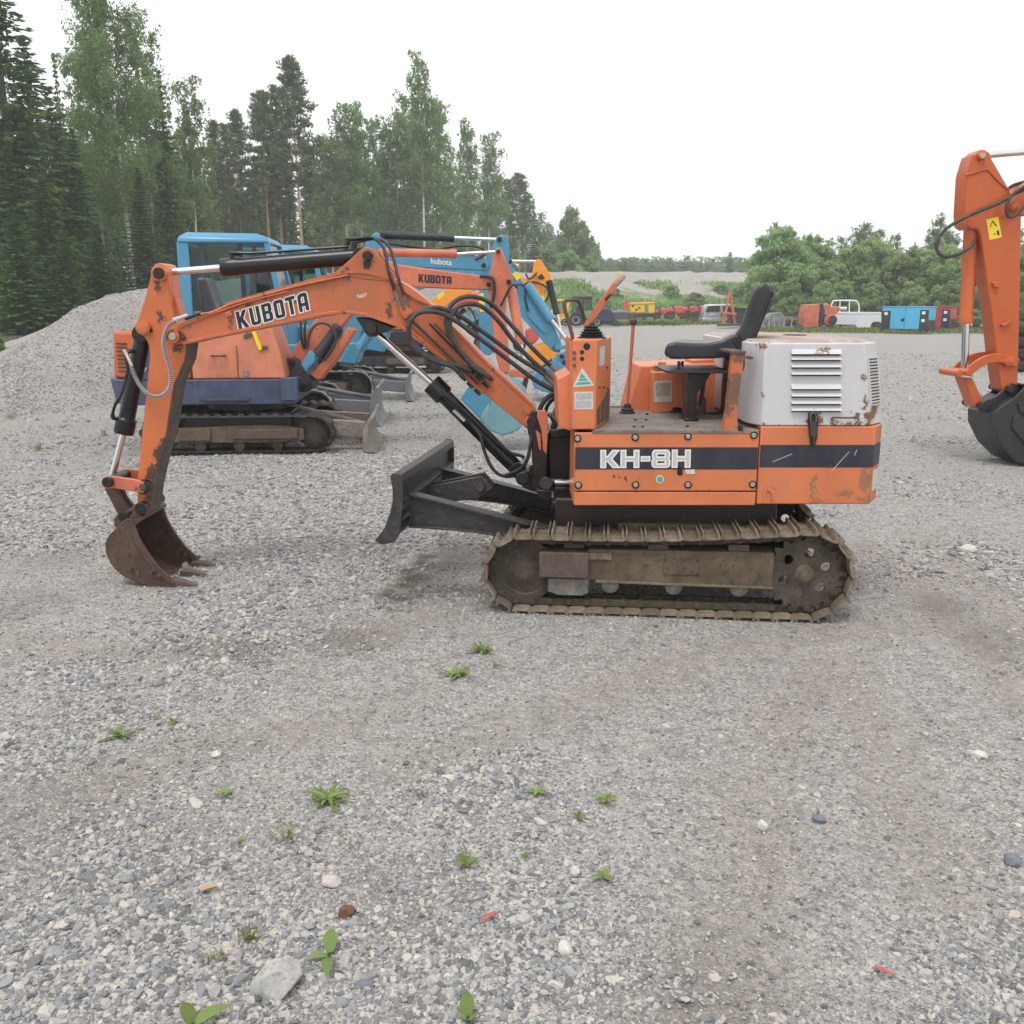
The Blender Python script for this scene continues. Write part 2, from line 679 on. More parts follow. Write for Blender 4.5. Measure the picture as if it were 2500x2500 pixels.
def bank_mat(name, grass=False):
    t = NT(name)
    co = t.coord('Object')
    n1 = t.noise(co, 0.5, 5, 0.6)
    n2 = t.noise(co, 7.0, 7, 0.8)
    n3 = t.noise(co, 30.0, 3, 0.75)
    c = t.mix(t.ramp(n1, [(0.3, 0.0), (0.7, 1.0)]), (0.31, 0.29, 0.27), (0.385, 0.365, 0.342))
    c = t.mix(t.ramp(n2, [(0.50, 0.0), (0.66, 0.8)]), c, (0.22, 0.205, 0.19))
    c = t.mix(t.ramp(n3, [(0.56, 0.0), (0.68, 0.8)]), c, (0.50, 0.485, 0.46))
    if grass:
        g = t.mix(t.noise(co, 2.5, 5), (0.10, 0.155, 0.05), (0.22, 0.28, 0.11))
        sep = t.n('ShaderNodeSeparateXYZ')
        t.l(co, sep.inputs[0])
        hh = t.math('ADD', sep.outputs[2], t.math('MULTIPLY', t.noise(co, 0.35, 5, 0.65), 4.2))
        c = t.mix(t.ramp(t.math('DIVIDE', hh, 6.0), [(0.70, 1.0), (0.79, 0.0)]), c, g)
    t.l(c, t.b.inputs['Base Color'])
    t.b.inputs['Roughness'].default_value = 0.95
    t.b.inputs['Specular IOR Level'].default_value = 0.2
    t.l(t.bump(t.math('ADD', n2, t.math('MULTIPLY', n3, 0.4)), 0.8, 0.05), t.b.inputs['Normal'])
    return t.m


def stone_mat(name):
    t = NT(name)
    oi = t.n('ShaderNodeObjectInfo')
    pal = [(0.0, (0.055, 0.06, 0.068)), (0.17, (0.145, 0.154, 0.178)), (0.42, (0.255, 0.265, 0.29)), (0.64, (0.375, 0.375, 0.368)),
           (0.79, (0.465, 0.455, 0.43)), (0.89, (0.50, 0.475, 0.41)), (0.93, (0.56, 0.545, 0.51)), (0.975, (0.50, 0.42, 0.34)), (1.0, (0.62, 0.60, 0.57))]
    c = t.ramp(oi.outputs['Random'], pal)
    co = t.coord('Object')
    nz = t.noise(co, 3.0, 5, 0.7)
    c = t.mix(t.ramp(nz, [(0.3, 0.28), (0.7, 0.0)]), c, (0.16, 0.145, 0.13))
    c = t.mix(t.ramp(t.noise(co, 7, 4, 0.7), [(0.45, 0.12), (0.75, 0.5)]), c, (0.40, 0.37, 0.335))
    t.l(c, t.b.inputs['Base Color'])
    t.b.inputs['Roughness'].default_value = 0.88
    t.b.inputs['Specular IOR Level'].default_value = 0.3
    return t.m


M = {}
M['ground'] = ground_mat('gravel_ground')
M['bank'] = bank_mat('gravel_bank')
M['grassbank'] = bank_mat('grass_bank', True)
M['stone'] = stone_mat('crushed_stone')
M['orange'] = paint('orange_boom_paint', (0.51, 0.128, 0.040), 0.42, chips=0.75, chip_scale=13, dirt=0.42, fade=0.16)
M['orange_body'] = paint('orange_body_paint', (0.61, 0.172, 0.064), 0.42, chips=0.5, chip_scale=18, dirt=0.30, fade=0.12, dirt_col=(0.30, 0.19, 0.12))
M['orange_faded'] = paint('faded_orange_paint', (0.54, 0.145, 0.072), 0.48, chips=0.65, chip_scale=12, dirt=0.22, fade=0.2)
M['orange_pale'] = paint('sun_bleached_orange_paint', (0.53, 0.165, 0.085), 0.5, chips=0.55, chip_scale=12, dirt=0.2, fade=0.22, dirt_col=(0.55, 0.40, 0.26))
M['orange_clean'] = paint('fresh_orange_paint', (0.50, 0.10, 0.020), 0.32, chips=0.0, dirt=0.05, fade=0.05)
M['black_paint'] = paint('black_cylinder_paint', (0.004, 0.004, 0.0055), 0.30, chips=0.12, chip_scale=25, dirt=0.05, dirt_col=(0.09, 0.085, 0.08))
M['dark_steel'] = mudmetal('dark_blade_steel', (0.022, 0.021, 0.024), (0.045, 0.041, 0.041), (0.085, 0.075, 0.067), 0.45, 6)
M['worn_steel'] = mudmetal('worn_edge_steel', (0.045, 0.036, 0.03), (0.10, 0.078, 0.062), (0.16, 0.085, 0.045), 0.7, 9)
M['chrome'] = plain('chrome_rod', (0.72, 0.73, 0.75), 0.16, 1.0)
M['rubber'] = mudmetal('black_hose_rubber', (0.010, 0.010, 0.011), (0.022, 0.021, 0.022), (0.045, 0.042, 0.04), 0.5, 16)
M['hose_dusty'] = mudmetal('dusty_hose_rubber', (0.026, 0.026, 0.028), (0.052, 0.05, 0.05), (0.08, 0.076, 0.072), 0.55, 14)
M['rust_bucket'] = mudmetal('rusty_bucket_steel', (0.065, 0.038, 0.026), (0.12, 0.075, 0.052), (0.05, 0.04, 0.036), 0.62, 7, 0.25)
M['rust_brown'] = mudmetal('brown_rust', (0.085, 0.058, 0.05), (0.125, 0.088, 0.074), (0.07, 0.045, 0.035), 0.75, 12)
M['mud_frame'] = mudmetal('muddy_track_frame', (0.082, 0.060, 0.038), (0.155, 0.118, 0.078), (0.05, 0.041, 0.033), 0.8, 6)
M['mud_dark'] = mudmetal('muddy_dark_iron', (0.038, 0.029, 0.022), (0.092, 0.072, 0.052), (0.024, 0.02, 0.017), 0.75, 9)
M['shoe'] = mudmetal('dusty_track_shoe', (0.12, 0.09, 0.06), (0.31, 0.262, 0.195), (0.065, 0.05, 0.036), 0.8, 11, 0.0, True)
M['grey_iron'] = mudmetal('grey_cast_iron', (0.12, 0.115, 0.10), (0.22, 0.21, 0.19), (0.09, 0.08, 0.07), 0.8, 10)
M['black'] = plain('shadow_black', (0.008, 0.008, 0.009), 0.7)
M['grease'] = mudmetal('greasy_black_iron', (0.006, 0.005, 0.005), (0.017, 0.012, 0.010), (0.045, 0.020, 0.011), 0.38, 14)
M['vinyl'] = mudmetal('black_seat_vinyl', (0.016, 0.017, 0.022), (0.028, 0.029, 0.036), (0.024, 0.024, 0.03), 0.34, 5)
M['stripe'] = paint('navy_stripe', (0.016, 0.018, 0.032), 0.40, chips=0.12, chip_scale=30, dirt=0.25, dirt_col=(0.12, 0.11, 0.11), rust=(0.25, 0.11, 0.05))
M['bolt'] = mudmetal('zinc_bolt', (0.36, 0.34, 0.26), (0.50, 0.48, 0.40), (0.16, 0.12, 0.08), 0.45, 60, 0.6)
M['deck'] = mudmetal('dusty_deck_mat', (0.15, 0.13, 0.11), (0.235, 0.21, 0.185), (0.10, 0.085, 0.07), 0.9, 6)
M['letter_dark'] = plain('lettering_dark', (0.012, 0.013, 0.022), 0.45)
M['letter_white'] = plain('lettering_white', (0.78, 0.76, 0.72), 0.5)
M['letter_grey'] = plain('lettering_silver', (0.50, 0.50, 0.54), 0.45)
M['sticker'] = mudmetal('worn_white_sticker', (0.52, 0.51, 0.48), (0.64, 0.63, 0.60), (0.40, 0.34, 0.28), 0.6, 30)
M['sticker_grey'] = mudmetal('grey_printed_plate', (0.36, 0.36, 0.37), (0.48, 0.48, 0.49), (0.28, 0.27, 0.26), 0.5, 60)
M['teal'] = plain('teal_print', (0.045, 0.36, 0.30), 0.5)
M['blue'] = paint('sky_blue_paint', (0.070, 0.265, 0.41), 0.38, chips=0.12, chip_scale=16, dirt=0.08, fade=0.08)
M['blue_cab'] = paint('sky_blue_cab_paint', (0.070, 0.275, 0.45), 0.32, chips=0.0, dirt=0.05, fade=0.05)
M['teal_paint'] = paint('faded_teal_paint', (0.14, 0.32, 0.36), 0.55, chips=0.55, chip_scale=8, dirt=0.35, fade=0.15)
M['yellow'] = paint('orange_yellow_paint', (0.80, 0.29, 0.025), 0.4, chips=0.1, dirt=0.08, fade=0.08)
M['yellow_clean'] = plain('signal_yellow', (0.86, 0.62, 0.03), 0.5)
M['purple'] = paint('faded_violet_blue_paint', (0.045, 0.060, 0.118), 0.5, chips=0.0, dirt=0.3, dirt_col=(0.15, 0.17, 0.23), fade=0.25, dscale=5)
M['grey_blade'] = paint('grey_blade_paint', (0.16, 0.165, 0.19), 0.5, chips=0.2, dirt=0.25, dirt_col=(0.24, 0.22, 0.2))
M['tan_blade'] = mudmetal('worn_tan_blade', (0.17, 0.14, 0.115), (0.27, 0.235, 0.20), (0.10, 0.08, 0.062), 0.75, 7)
M['rubber_track'] = mudmetal('dusty_rubber_track', (0.010, 0.010, 0.011), (0.028, 0.027, 0.026), (0.075, 0.072, 0.068), 0.7, 12)
M['track_chalk'] = mudmetal('chalky_track_edge', (0.24, 0.235, 0.215), (0.40, 0.39, 0.36), (0.10, 0.095, 0.09), 0.85, 22)
M['dark_grey'] = plain('dark_grey_paint', (0.022, 0.023, 0.028), 0.5)
M['bucket_dark'] = paint('dark_grey_bucket_paint', (0.016, 0.017, 0.021), 0.42, chips=0.1, dirt=0.12, dirt_col=(0.12, 0.115, 0.11))
M['silver'] = plain('silver_car_paint', (0.46, 0.47, 0.49), 0.3, 0.4)
M['white_paint'] = paint('white_car_paint', (0.72, 0.73, 0.76), 0.4, dirt=0.15, fade=0.04)
M['red'] = paint('red_tractor_paint', (0.55, 0.075, 0.05), 0.45, chips=0.2, dirt=0.2, fade=0.15)
M['navy'] = plain('navy_tractor_paint', (0.022, 0.032, 0.085), 0.4)
M['tyre'] = mudmetal('tyre_rubber', (0.018, 0.018, 0.018), (0.04, 0.039, 0.037), (0.07, 0.065, 0.06), 0.85, 18)
M['rim'] = plain('cream_rim', (0.62, 0.61, 0.56), 0.5)
M['gen_blue'] = plain('generator_blue', (0.075, 0.42, 0.68), 0.45)
M['gen_red'] = plain('generator_red', (0.42, 0.05, 0.05), 0.45)
M['gen_yellow'] = plain('generator_yellow', (0.80, 0.52, 0.02), 0.45)
M['white'] = plain('white_enamel', (0.78, 0.78, 0.77), 0.4)
M['grey_scrap'] = mudmetal('grey_scrap_metal', (0.16, 0.165, 0.175), (0.28, 0.285, 0.30), (0.07, 0.07, 0.07), 0.6, 3)
M['beige_knob'] = mudmetal('worn_beige_knob', (0.42, 0.32, 0.22), (0.60, 0.50, 0.38), (0.28, 0.2, 0.13), 0.55, 40)
M['white_hood'] = None
M['leaf_weed'] = foliage('weed_leaf', (0.11, 0.165, 0.055), (0.26, 0.33, 0.12), 0.25)
M['leaf_grass'] = foliage('grass_blade', (0.10, 0.14, 0.04), (0.26, 0.28, 0.09), 0.3)
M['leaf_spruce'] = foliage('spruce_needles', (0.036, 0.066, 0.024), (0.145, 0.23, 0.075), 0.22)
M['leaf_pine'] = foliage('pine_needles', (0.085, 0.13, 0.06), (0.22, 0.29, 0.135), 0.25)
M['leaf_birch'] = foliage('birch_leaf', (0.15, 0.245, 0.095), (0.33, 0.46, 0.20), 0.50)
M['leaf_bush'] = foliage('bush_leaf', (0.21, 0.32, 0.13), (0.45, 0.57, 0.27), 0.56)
M['twig'] = plain('dead_twig', (0.13, 0.105, 0.085), 0.9)
M['bark_birch'] = bark('birch_bark', 'birch')
M['bark_pine'] = bark('pine_bark', 'pine')
M['bark_spruce'] = bark('spruce_bark', 'spruce')


def glass(name, col=(0.35, 0.42, 0.42), mixf=0.35):
    t = NT(name)
    t.t.nodes.remove(t.b)
    tr = t.n('ShaderNodeBsdfTransparent')
    tr.inputs[0].default_value = (0.62, 0.72, 0.70, 1)
    gl = t.n('ShaderNodeBsdfGlossy')
    gl.inputs[1] .default_value = 0.05
    fr = t.n('ShaderNodeFresnel')
    fr.inputs[0].default_value = 1.5
    mx = t.n('ShaderNodeMixShader')
    t.l(fr.outputs[0], mx.inputs[0])
    t.l(tr.outputs[0], mx.inputs[1])
    t.l(gl.outputs[0], mx.inputs[2])
    t.l(mx.outputs[0], t.out.inputs['Surface'])
    return t.m


M['glass'] = glass('window_glass')
M['dark_glass'] = plain('dark_window_glass', (0.03, 0.035, 0.04), 0.08)

# ------------------------------------------------------------------ the ground, one sheet out to the horizon
def axis(start, fine_to, step, grow, end):
    v, x, s = [start], start, step
    while x < end:
        if x >= fine_to:
            s *= grow
        x += s
        v.append(x)
    return np.array(v)


def grid_mesh(name, X, Y, Z, mat):
    ny, nx = X.shape
    me = bpy.data.meshes.new(name)
    v = np.stack([X.ravel(), Y.ravel(), Z.ravel()], 1)
    idx = np.arange(nx * ny).reshape(ny, nx)
    f = np.stack([idx[:-1, :-1].ravel(), idx[:-1, 1:].ravel(), idx[1:, 1:].ravel(), idx[1:, :-1].ravel()], 1)
    me.vertices.add(len(v))
    me.vertices.foreach_set('co', v.ravel())
    me.loops.add(f.size)
    me.loops.foreach_set('vertex_index', f.ravel().astype(np.int32))
    me.polygons.add(len(f))
    me.polygons.foreach_set('loop_start', np.arange(0, f.size, 4, dtype=np.int32))
    me.polygons.foreach_set('loop_total', np.full(len(f), 4, dtype=np.int32))
    me.update(calc_edges=True)
    me.validate()
    me.polygons.foreach_set('use_smooth', [True] * len(f))
    me.materials.append(mat)
    return me


xp = axis(0.0, 3.2, 0.03, 1.06, 420)
xs = np.concatenate([-xp[:0:-1], xp])
ys = np.concatenate([[-45, -20, -8, -3, -1], axis(0.2, 8.0, 0.03, 1.045, 420)])
GX, GY = np.meshgrid(xs, ys)
GZ = gz(GX, GY)
gme = grid_mesh('ground', GX, GY, GZ, M['ground'])
at_ = gme.attributes.new('damp', 'FLOAT', 'POINT')
at_.data.foreach_set('value', damp(GX, GY).ravel())
at_ = gme.attributes.new('lane', 'FLOAT', 'POINT')
at_.data.foreach_set('value', marks(GX, GY)[0].ravel())
o = bpy.data.objects.new('ground', gme)
link(o)
tag(o, 'grey gravel yard with sandy and stony patches', None, None, 'structure')

# gravel bank on the left that runs back behind the parked machines (crest photo x, y, distance; foot distance)
def bank(name, rows, mat, label, amp=0.10, nsec=26, sub=8):
    rr = []
    for i in range(len(rows) - 1):
        for k in range(sub):
            t = k / sub
            rr.append([a * (1 - t) + b * t for a, b in zip(rows[i], rows[i + 1])])
    rr.append(list(rows[-1]))
    X, Y, Z = [], [], []
    for (cx, cy, yc, yf, back) in rr:
        c = P(cx, cy, yc)
        ax = c.x / yc
        xr, yr, zr = [], [], []
        for k in range(nsec + 1):
            t = k / nsec
            y_ = yf + (yc - yf) * t
            s = t * t * (3 - 2 * t) * 0.55 + t * 0.45
            if t > 0.85:
                s = s
            x_ = ax * y_
            xr.append(x_); yr.append(y_)
            zr.append(-0.06 + (c.z + 0.06) * s)
        for k in range(1, 5):
            y_ = yc + back * k / 4
            xr.append(ax * y_); yr.append(y_)
            zr.append(c.z - (0.02 + 0.25 * (k / 4) ** 1.5) * max(0.0, c.z))
        X.append(xr); Y.append(yr); Z.append(zr)
    X, Y, Z = np.array(X).T, np.array(Y).T, np.array(Z).T
    w = np.clip(Z / 0.6, 0, 1)
    Z = Z + w * amp * (fbm(X * 0.8, Y * 0.8, 33) - 0.5) + w * amp * 0.5 * (fbm(X * 4, Y * 4, 35) - 0.5)
    o = bpy.data.objects.new(name, grid_mesh(name, X, Y, Z, mat))
    link(o)
    return tag(o, label, None, None, 'structure')


bank('gravel_bank', [(-900, 1010, 14, 10, 6), (-400, 935, 16, 12, 8), (0, 872, 17, 12.5, 9), (60, 836, 18, 12.8, 9), (180, 754, 21, 13.5, 9), (260, 722, 23, 14.5, 9), (350, 706, 25, 16, 9),
     (450, 692, 28, 18.5, 9), (600, 678, 34, 25, 10), (800, 668, 42, 33, 12), (1000, 666, 55, 45, 14), (1200, 665, 72, 60, 16), (1330, 666, 86, 74, 16)],
     M['bank'], 'sloping bank of grey gravel rising on the left', 0.10)
bank('embankment', [(1250, 672, 80, 72, 20), (1340, 664, 88, 74, 20), (1600, 664, 97, 78, 20), (1830, 664, 103, 82, 20), (2100, 668, 112, 88, 20), (2500, 672, 118, 96, 20), (3200, 690, 120, 100, 20)],
     M['grassbank'], 'grassy embankment topped with bare gravel', 0.4, 30, 14)

t_ = NT('forest_floor')
co_ = t_.coord()
t_.l(t_.mix(t_.noise(co_, 0.8, 6), (0.022, 0.030, 0.014), (0.06, 0.065, 0.035)), t_.b.inputs['Base Color'])
t_.b.inputs['Roughness'].default_value = 1.0
M['forest_floor'] = t_.m
ff = MB()
ffp = [(-70, 14), (-13.5, 19.5), (-9.9, 24), (-9.2, 28), (-8.2, 37), (-6.0, 50), (2, 80), (6, 103), (12, 112), (12, 300), (-200, 300), (-200, 14)]
ff.add([(x, y, 0.55 if y > 20 else 0.42) for x, y in ffp], [tuple(range(len(ffp)))])
tag(part('forest_floor', ff, M['forest_floor'], None, smooth=False), 'dark mossy forest floor under the trees', None, None, 'structure')

# ------------------------------------------------------------------ gravel: loose crushed stone
def gravel():
    n = 400000
    th = rng.uniform(-0.66, 0.66, n)
    r = 1.15 * (13.5 / 1.15) ** (rng.uniform(0, 1, n) ** 0.92)
    x, y = r * np.sin(th), r * np.cos(th)
    coarse = fbm(x * 0.75 + 3.1, y * 0.75, 51, 3) * 0.65 + fbm(x * 2.6, y * 2.6, 61, 3) * 0.35
    coarse = coarse + 0.075 * np.clip(-x / 1.5, -0.5, 1.0) + 0.04 * np.clip((2.6 - y), -0.5, 1)
    c = np.clip((coarse - 0.43) / 0.17, 0.0, 1.0)
    keep = rng.uniform(0, 1, n) < (0.30 + 0.70 * c)
    keep &= rng.uniform(0, 1, n) > .8 * np.clip(damp(x, y) * 1.3, 0, 1)
    keep &= rng.uniform(0, 1, n) > .55 * marks(x, y)[0]
    x, y, r, c = x[keep], y[keep], r[keep], c[keep]
    n = len(x)
    size = np.exp(rng.normal(0, 0.40, n)) * (0.0047 + 0.0040 * c) * (0.80 + 0.10 * np.clip(r, 0, 9))
    big = rng.uniform(0, 1, n) < 0.008
    size[big] *= rng.uniform(1.6, 2.6, big.sum())
    size = np.clip(size, 0.0025, 0.034)
    z = gz(x, y) + size * rng.uniform(-0.30, 0.14, n)
    # coarser stones farther back in the yard and on the gravel bank
    m = 26000
    yf = rng.uniform(12.5, 30, m)
    xf = rng.uniform(-.7, .7, m) * yf
    sf = np.exp(rng.normal(0, .4, m)) * .020
    bk = bpy.data.objects['gravel_bank'].data
    bc = np.empty(len(bk.vertices) * 3)
    bk.vertices.foreach_get('co', bc)
    bc = bc.reshape(-1, 3)
    nsec = bc.shape[0] // 31
    gridv = bc.reshape(31, nsec, 3)
    k = 34000
    i, j = rng.integers(0, 26, k), rng.integers(0, min(nsec - 1, 60), k)
    a, b = rng.uniform(0, 1, (k, 1)), rng.uniform(0, 1, (k, 1))
    pb = gridv[i, j] * (1 - a) * (1 - b) + gridv[i + 1, j] * a * (1 - b) + gridv[i, j + 1] * (1 - a) * b + gridv[i + 1, j + 1] * a * b
    sb = np.exp(rng.normal(0, .45, k)) * .0135
    x, y = np.concatenate([x, xf, pb[:, 0]]), np.concatenate([y, yf, pb[:, 1]])
    z = np.concatenate([z, gz(xf, yf), pb[:, 2]])
    size = np.concatenate([size, np.clip(sf, .008, .06), np.clip(sb, .006, .06)])
    n = len(x)
    me = bpy.data.meshes.new('gravel')
    me.vertices.add(n)
    me.vertices.foreach_set('co', np.stack([x, y, z], 1).ravel())
    a = me.attributes.new('rot', 'FLOAT_VECTOR', 'POINT')
    rot = np.stack([rng.normal(0, 0.35, n), rng.normal(0, 0.35, n), rng.uniform(0, 6.28, n)], 1)
    a.data.foreach_set('vector', rot.ravel())
    a = me.attributes.new('scl', 'FLOAT_VECTOR', 'POINT')
    scl = np.stack([size * rng.uniform(0.9, 1.45, n), size * rng.uniform(0.7, 1.1, n), size * rng.uniform(0.45, 0.85, n)], 1)
    a.data.foreach_set('vector', scl.ravel())
    a = me.attributes.new('idx', 'INT', 'POINT')
    a.data.foreach_set('value', rng.integers(0, 7, n).astype(np.int32))
    o = bpy.data.objects.new('gravel', me)
    link(o)
    tag(o, 'loose crushed grey stone lying over the yard', 'gravel', None, 'stuff')
    ng = bpy.data.node_groups.new('scatter_gravel', 'GeometryNodeTree')
    ng.interface.new_socket('Geometry', in_out='INPUT', socket_type='NodeSocketGeometry')
    ng.interface.new_socket('Geometry', in_out='OUTPUT', socket_type='NodeSocketGeometry')
    N, L = ng.nodes, ng.links
    gi, go = N.new('NodeGroupInput'), N.new('NodeGroupOutput')
    join = N.new('GeometryNodeJoinGeometry')
    for k in range(7):
        ico = N.new('GeometryNodeMeshIcoSphere')
        ico.inputs['Radius'].default_value = 0.62
        ico.inputs['Subdivisions'].default_value = 2
        nz = N.new('ShaderNodeTexNoise')
        nz.noise_dimensions = '4D'
        nz.inputs['W'].default_value = 3.7 * k + 0.5
        nz.inputs['Scale'].default_value = 1.15 + 0.12 * k
        nz.inputs['Detail'].default_value = 1.5
        sub = N.new('ShaderNodeVectorMath'); sub.operation = 'SUBTRACT'
        L.new(nz.outputs['Color'], sub.inputs[0]); sub.inputs[1].default_value = (0.5, 0.5, 0.5)
        scn = N.new('ShaderNodeVectorMath'); scn.operation = 'SCALE'
        L.new(sub.outputs[0], scn.inputs[0]); scn.inputs['Scale'].default_value = 1.25
        sp = N.new('GeometryNodeSetPosition')
        L.new(ico.outputs['Mesh'], sp.inputs['Geometry']); L.new(scn.outputs[0], sp.inputs['Offset'])
        ss = N.new('GeometryNodeSetShadeSmooth')
        ss.inputs['Shade Smooth'].default_value = False
        L.new(sp.outputs[0], ss.inputs[0])
        sm = N.new('GeometryNodeSetMaterial'); sm.inputs['Material'].default_value = M['stone']
        L.new(ss.outputs[0], sm.inputs[0])
        g2i = N.new('GeometryNodeGeometryToInstance')
        L.new(sm.outputs[0], g2i.inputs[0])
        L.new(g2i.outputs[0], join.inputs[0])

    def named(nm, typ):
        nd = N.new('GeometryNodeInputNamedAttribute')
        nd.data_type = typ
        nd.inputs['Name'].default_value = nm
        return nd.outputs[0]
    iop = N.new('GeometryNodeInstanceOnPoints')
    L.new(gi.outputs[0], iop.inputs['Points'])
    L.new(join.outputs[0], iop.inputs['Instance'])
    iop.inputs['Pick Instance'].default_value = True
    L.new(named('idx', 'INT'), iop.inputs['Instance Index'])
    e2r = N.new('FunctionNodeEulerToRotation')
    L.new(named('rot', 'FLOAT_VECTOR'), e2r.inputs[0])
    L.new(e2r.outputs[0], iop.inputs['Rotation'])
    L.new(named('scl', 'FLOAT_VECTOR'), iop.inputs['Scale'])
    L.new(iop.outputs[0], go.inputs[0])
    md = o.modifiers.new('scatter', 'NODES')
    md.node_group = ng
    return o


gravel()

# ------------------------------------------------------------------ lettering
GLY = {
    'K': (0.68, [[(0, 0), (.21, 0), (.21, .40), (.43, 0), (.67, 0), (.39, .55), (.65, 1), (.42, 1), (.21, .64), (.21, 1), (0, 1)]]),
    'U': (0.60, [[(0, 1), (0, .14), (.05, .04), (.14, 0), (.46, 0), (.55, .04), (.6, .14), (.6, 1), (.4, 1), (.4, .22), (.36, .17), (.24, .17), (.2, .22), (.2, 1)]]),
    'B': (0.60, [[(0, 0), (.47, 0), (.56, .04), (.6, .13), (.6, .42), (.53, .51), (.59, .59), (.59, .87), (.55, .96), (.46, 1), (0, 1)],
                 [(.2, .16), (.39, .16), (.39, .42), (.2, .42)], [(.2, .59), (.38, .59), (.38, .84), (.2, .84)]]),
    'O': (0.60, [[(.12, 0), (.48, 0), (.56, .05), (.6, .14), (.6, .86), (.56, .95), (.48, 1), (.12, 1), (.04, .95), (0, .86), (0, .14), (.04, .05)],
                 [(.2, .18), (.4, .18), (.4, .82), (.2, .82)]]),
    'T': (0.58, [[(.19, 0), (.39, 0), (.39, .81), (.58, .81), (.58, 1), (0, 1), (0, .81), (.19, .81)]]),
    'A': (0.60, [[(0, 0), (.2, 0), (.2, .28), (.4, .28), (.4, 0), (.6, 0), (.6, .88), (.55, .97), (.47, 1), (.2, 1), (.05, .92), (0, .80)],
                 [(.2, .46), (.4, .46), (.4, .80), (.26, .80), (.2, .72)]]),
    'H': (1.15, [[(0, 0), (.3, 0), (.3, .38), (.85, .38), (.85, 0), (1.15, 0), (1.15, 1), (.85, 1), (.85, .62), (.3, .62), (.3, 1), (0, 1)]]),
    'k': (1.15, [[(0, 0), (.3, 0), (.3, .36), (.44, .36), (.78, 0), (1.2, 0), (.70, .5), (1.15, 1), (.75, 1), (.44, .64), (.3, .64), (.3, 1), (0, 1)]]),
    '-': (0.55, [[(0, .38), (.55, .38), (.55, .62), (0, .62)]]),
    '8': (1.15, [[(.16, 0), (.99, 0), (1.11, .06), (1.15, .17), (1.15, .40), (1.06, .52), (1.13, .62), (1.13, .84), (1.07, .95), (.97, 1), (.18, 1), (.08, .95), (.02, .84), (.02, .62), (.09, .52), (0, .40), (0, .17), (.04, .06)],
                 [(.3, .2), (.85, .2), (.85, .40), (.3, .40)], [(.3, .60), (.84, .60), (.84, .81), (.3, .81)]]),
}


def curve_mesh(polys=None, text=None, offset=0.0, extrude=0.0006):
    if text is None:
        cu = bpy.data.curves.new('tmp', 'CURVE')
        cu.dimensions = '2D'
        cu.fill_mode = 'BOTH'
        for pl in polys:
            sp = cu.splines.new('POLY')
            sp.points.add(len(pl) - 1)
            for q, (a, b) in zip(sp.points, pl):
                q.co = (a, b, 0, 1)
            sp.use_cyclic_u = True
    else:
        cu = bpy.data.curves.new('tmp', 'FONT')
        cu.body = text
    cu.offset = offset
    cu.extrude = extrude
    ob = bpy.data.objects.new('tmp', cu)
    COL.objects.link(ob)
    dg = bpy.context.evaluated_depsgraph_get()
    dg.update()
    me = bpy.data.meshes.new_from_object(ob.evaluated_get(dg))
    bpy.data.objects.remove(ob, do_unlink=True)
    return me


def word_polys(word, gap=0.12):
    x, out = 0.0, []
    for ch in word:
        w, pl = GLY[ch]
        for p in pl:
            out.append([(a + x, b) for a, b in p])
        x += w + gap
    return out, x - gap


def lettering(name, p_bl, p_br, p_tl, Y, mat, parent, polys=None, width=1.0, text=None, offset=0.0, lift=0.001):
    """put flat lettering on the plane at Y: photo pixels of its bottom left, bottom right and top left"""
    me = curve_mesh(polys, text, offset)
    co = np.empty(len(me.vertices) * 3)
    me.vertices.foreach_get('co', co)
    co = co.reshape(-1, 3)
    if text is not None:
        width = co[:, 0].max()
        hgt = co[:, 1].max()
    else:
        hgt = 1.0
    o = P(*p_bl, Y)
    ux, uy = (P(*p_br, Y) - o) / width, (P(*p_tl, Y) - o) / hgt
    org = ORG[root_of(parent).name]
    new = np.array(o)[None] + co[:, :1] * np.array(ux)[None] + co[:, 1:2] * np.array(uy)[None]
    new[:, 1] = Y - lift - (co[:, 2] < 0) * 0.0004
    new -= np.array(org)[None]
    me.vertices.foreach_set('co', new.ravel())
    me.materials.clear()
    me.materials.append(mat)
    me.update()
    ob = bpy.data.objects.new(name, me)
    link(ob, parent)
    return ob


# ------------------------------------------------------------------ the excavator in front
EXC = thing('excavator', 'faded orange open excavator with black seat and white engine hood in the foreground', 'excavator', (0.85, 5.3, 0.0))
EO = Vector((0.85, 5.3, 0.0))


def rel(px, py, Y, r, hz=1.0):
    v = P(px, py, Y) - EO
    return (v.x, v.y, v.z, r, hz)


YB = 4.62        # near side of the upper body
M['white_hood'] = paint('white_hood_paint', (0.56, 0.56, 0.585), 0.42, chips=0.1, dirt=0.22, dirt_col=(0.5, 0.42, 0.33), fade=0.04,
                        spots=[rel(1990, 1022, YB, .06, 1.0), rel(2035, 1032, YB, .035, 2.2), rel(2090, 1018, YB, .03, 1.2), rel(2085, 1036, YB, .06, 5), rel(1862, 845, YB, .035, 2),
                               rel(2010, 855, YB, .06, 5), rel(1868, 1040, YB, .03, 2), rel(2130, 1015, YB, .05, 1.2), rel(2152, 1005, YB, .05, 1), rel(1940, 1042, YB, .03, 3), rel(1900, 1043, YB, .04, 6), rel(2000, 1043, YB, .05, 5), rel(2060, 1041, YB, .05, 6), rel(2120, 1036, YB, .04, 2), rel(2112, 980, YB, .02, .4), rel(2108, 920, YB, .012, .4), rel(1860, 960, YB, .012, .3)],
                        spot_col=((0.30, 0.15, 0.05), (0.10, 0.045, 0.02)))
M['hood_top'] = mudmetal('rusted_hood_top', (0.30, 0.215, 0.18), (0.43, 0.35, 0.31), (0.50, 0.46, 0.43), 0.7, 3)
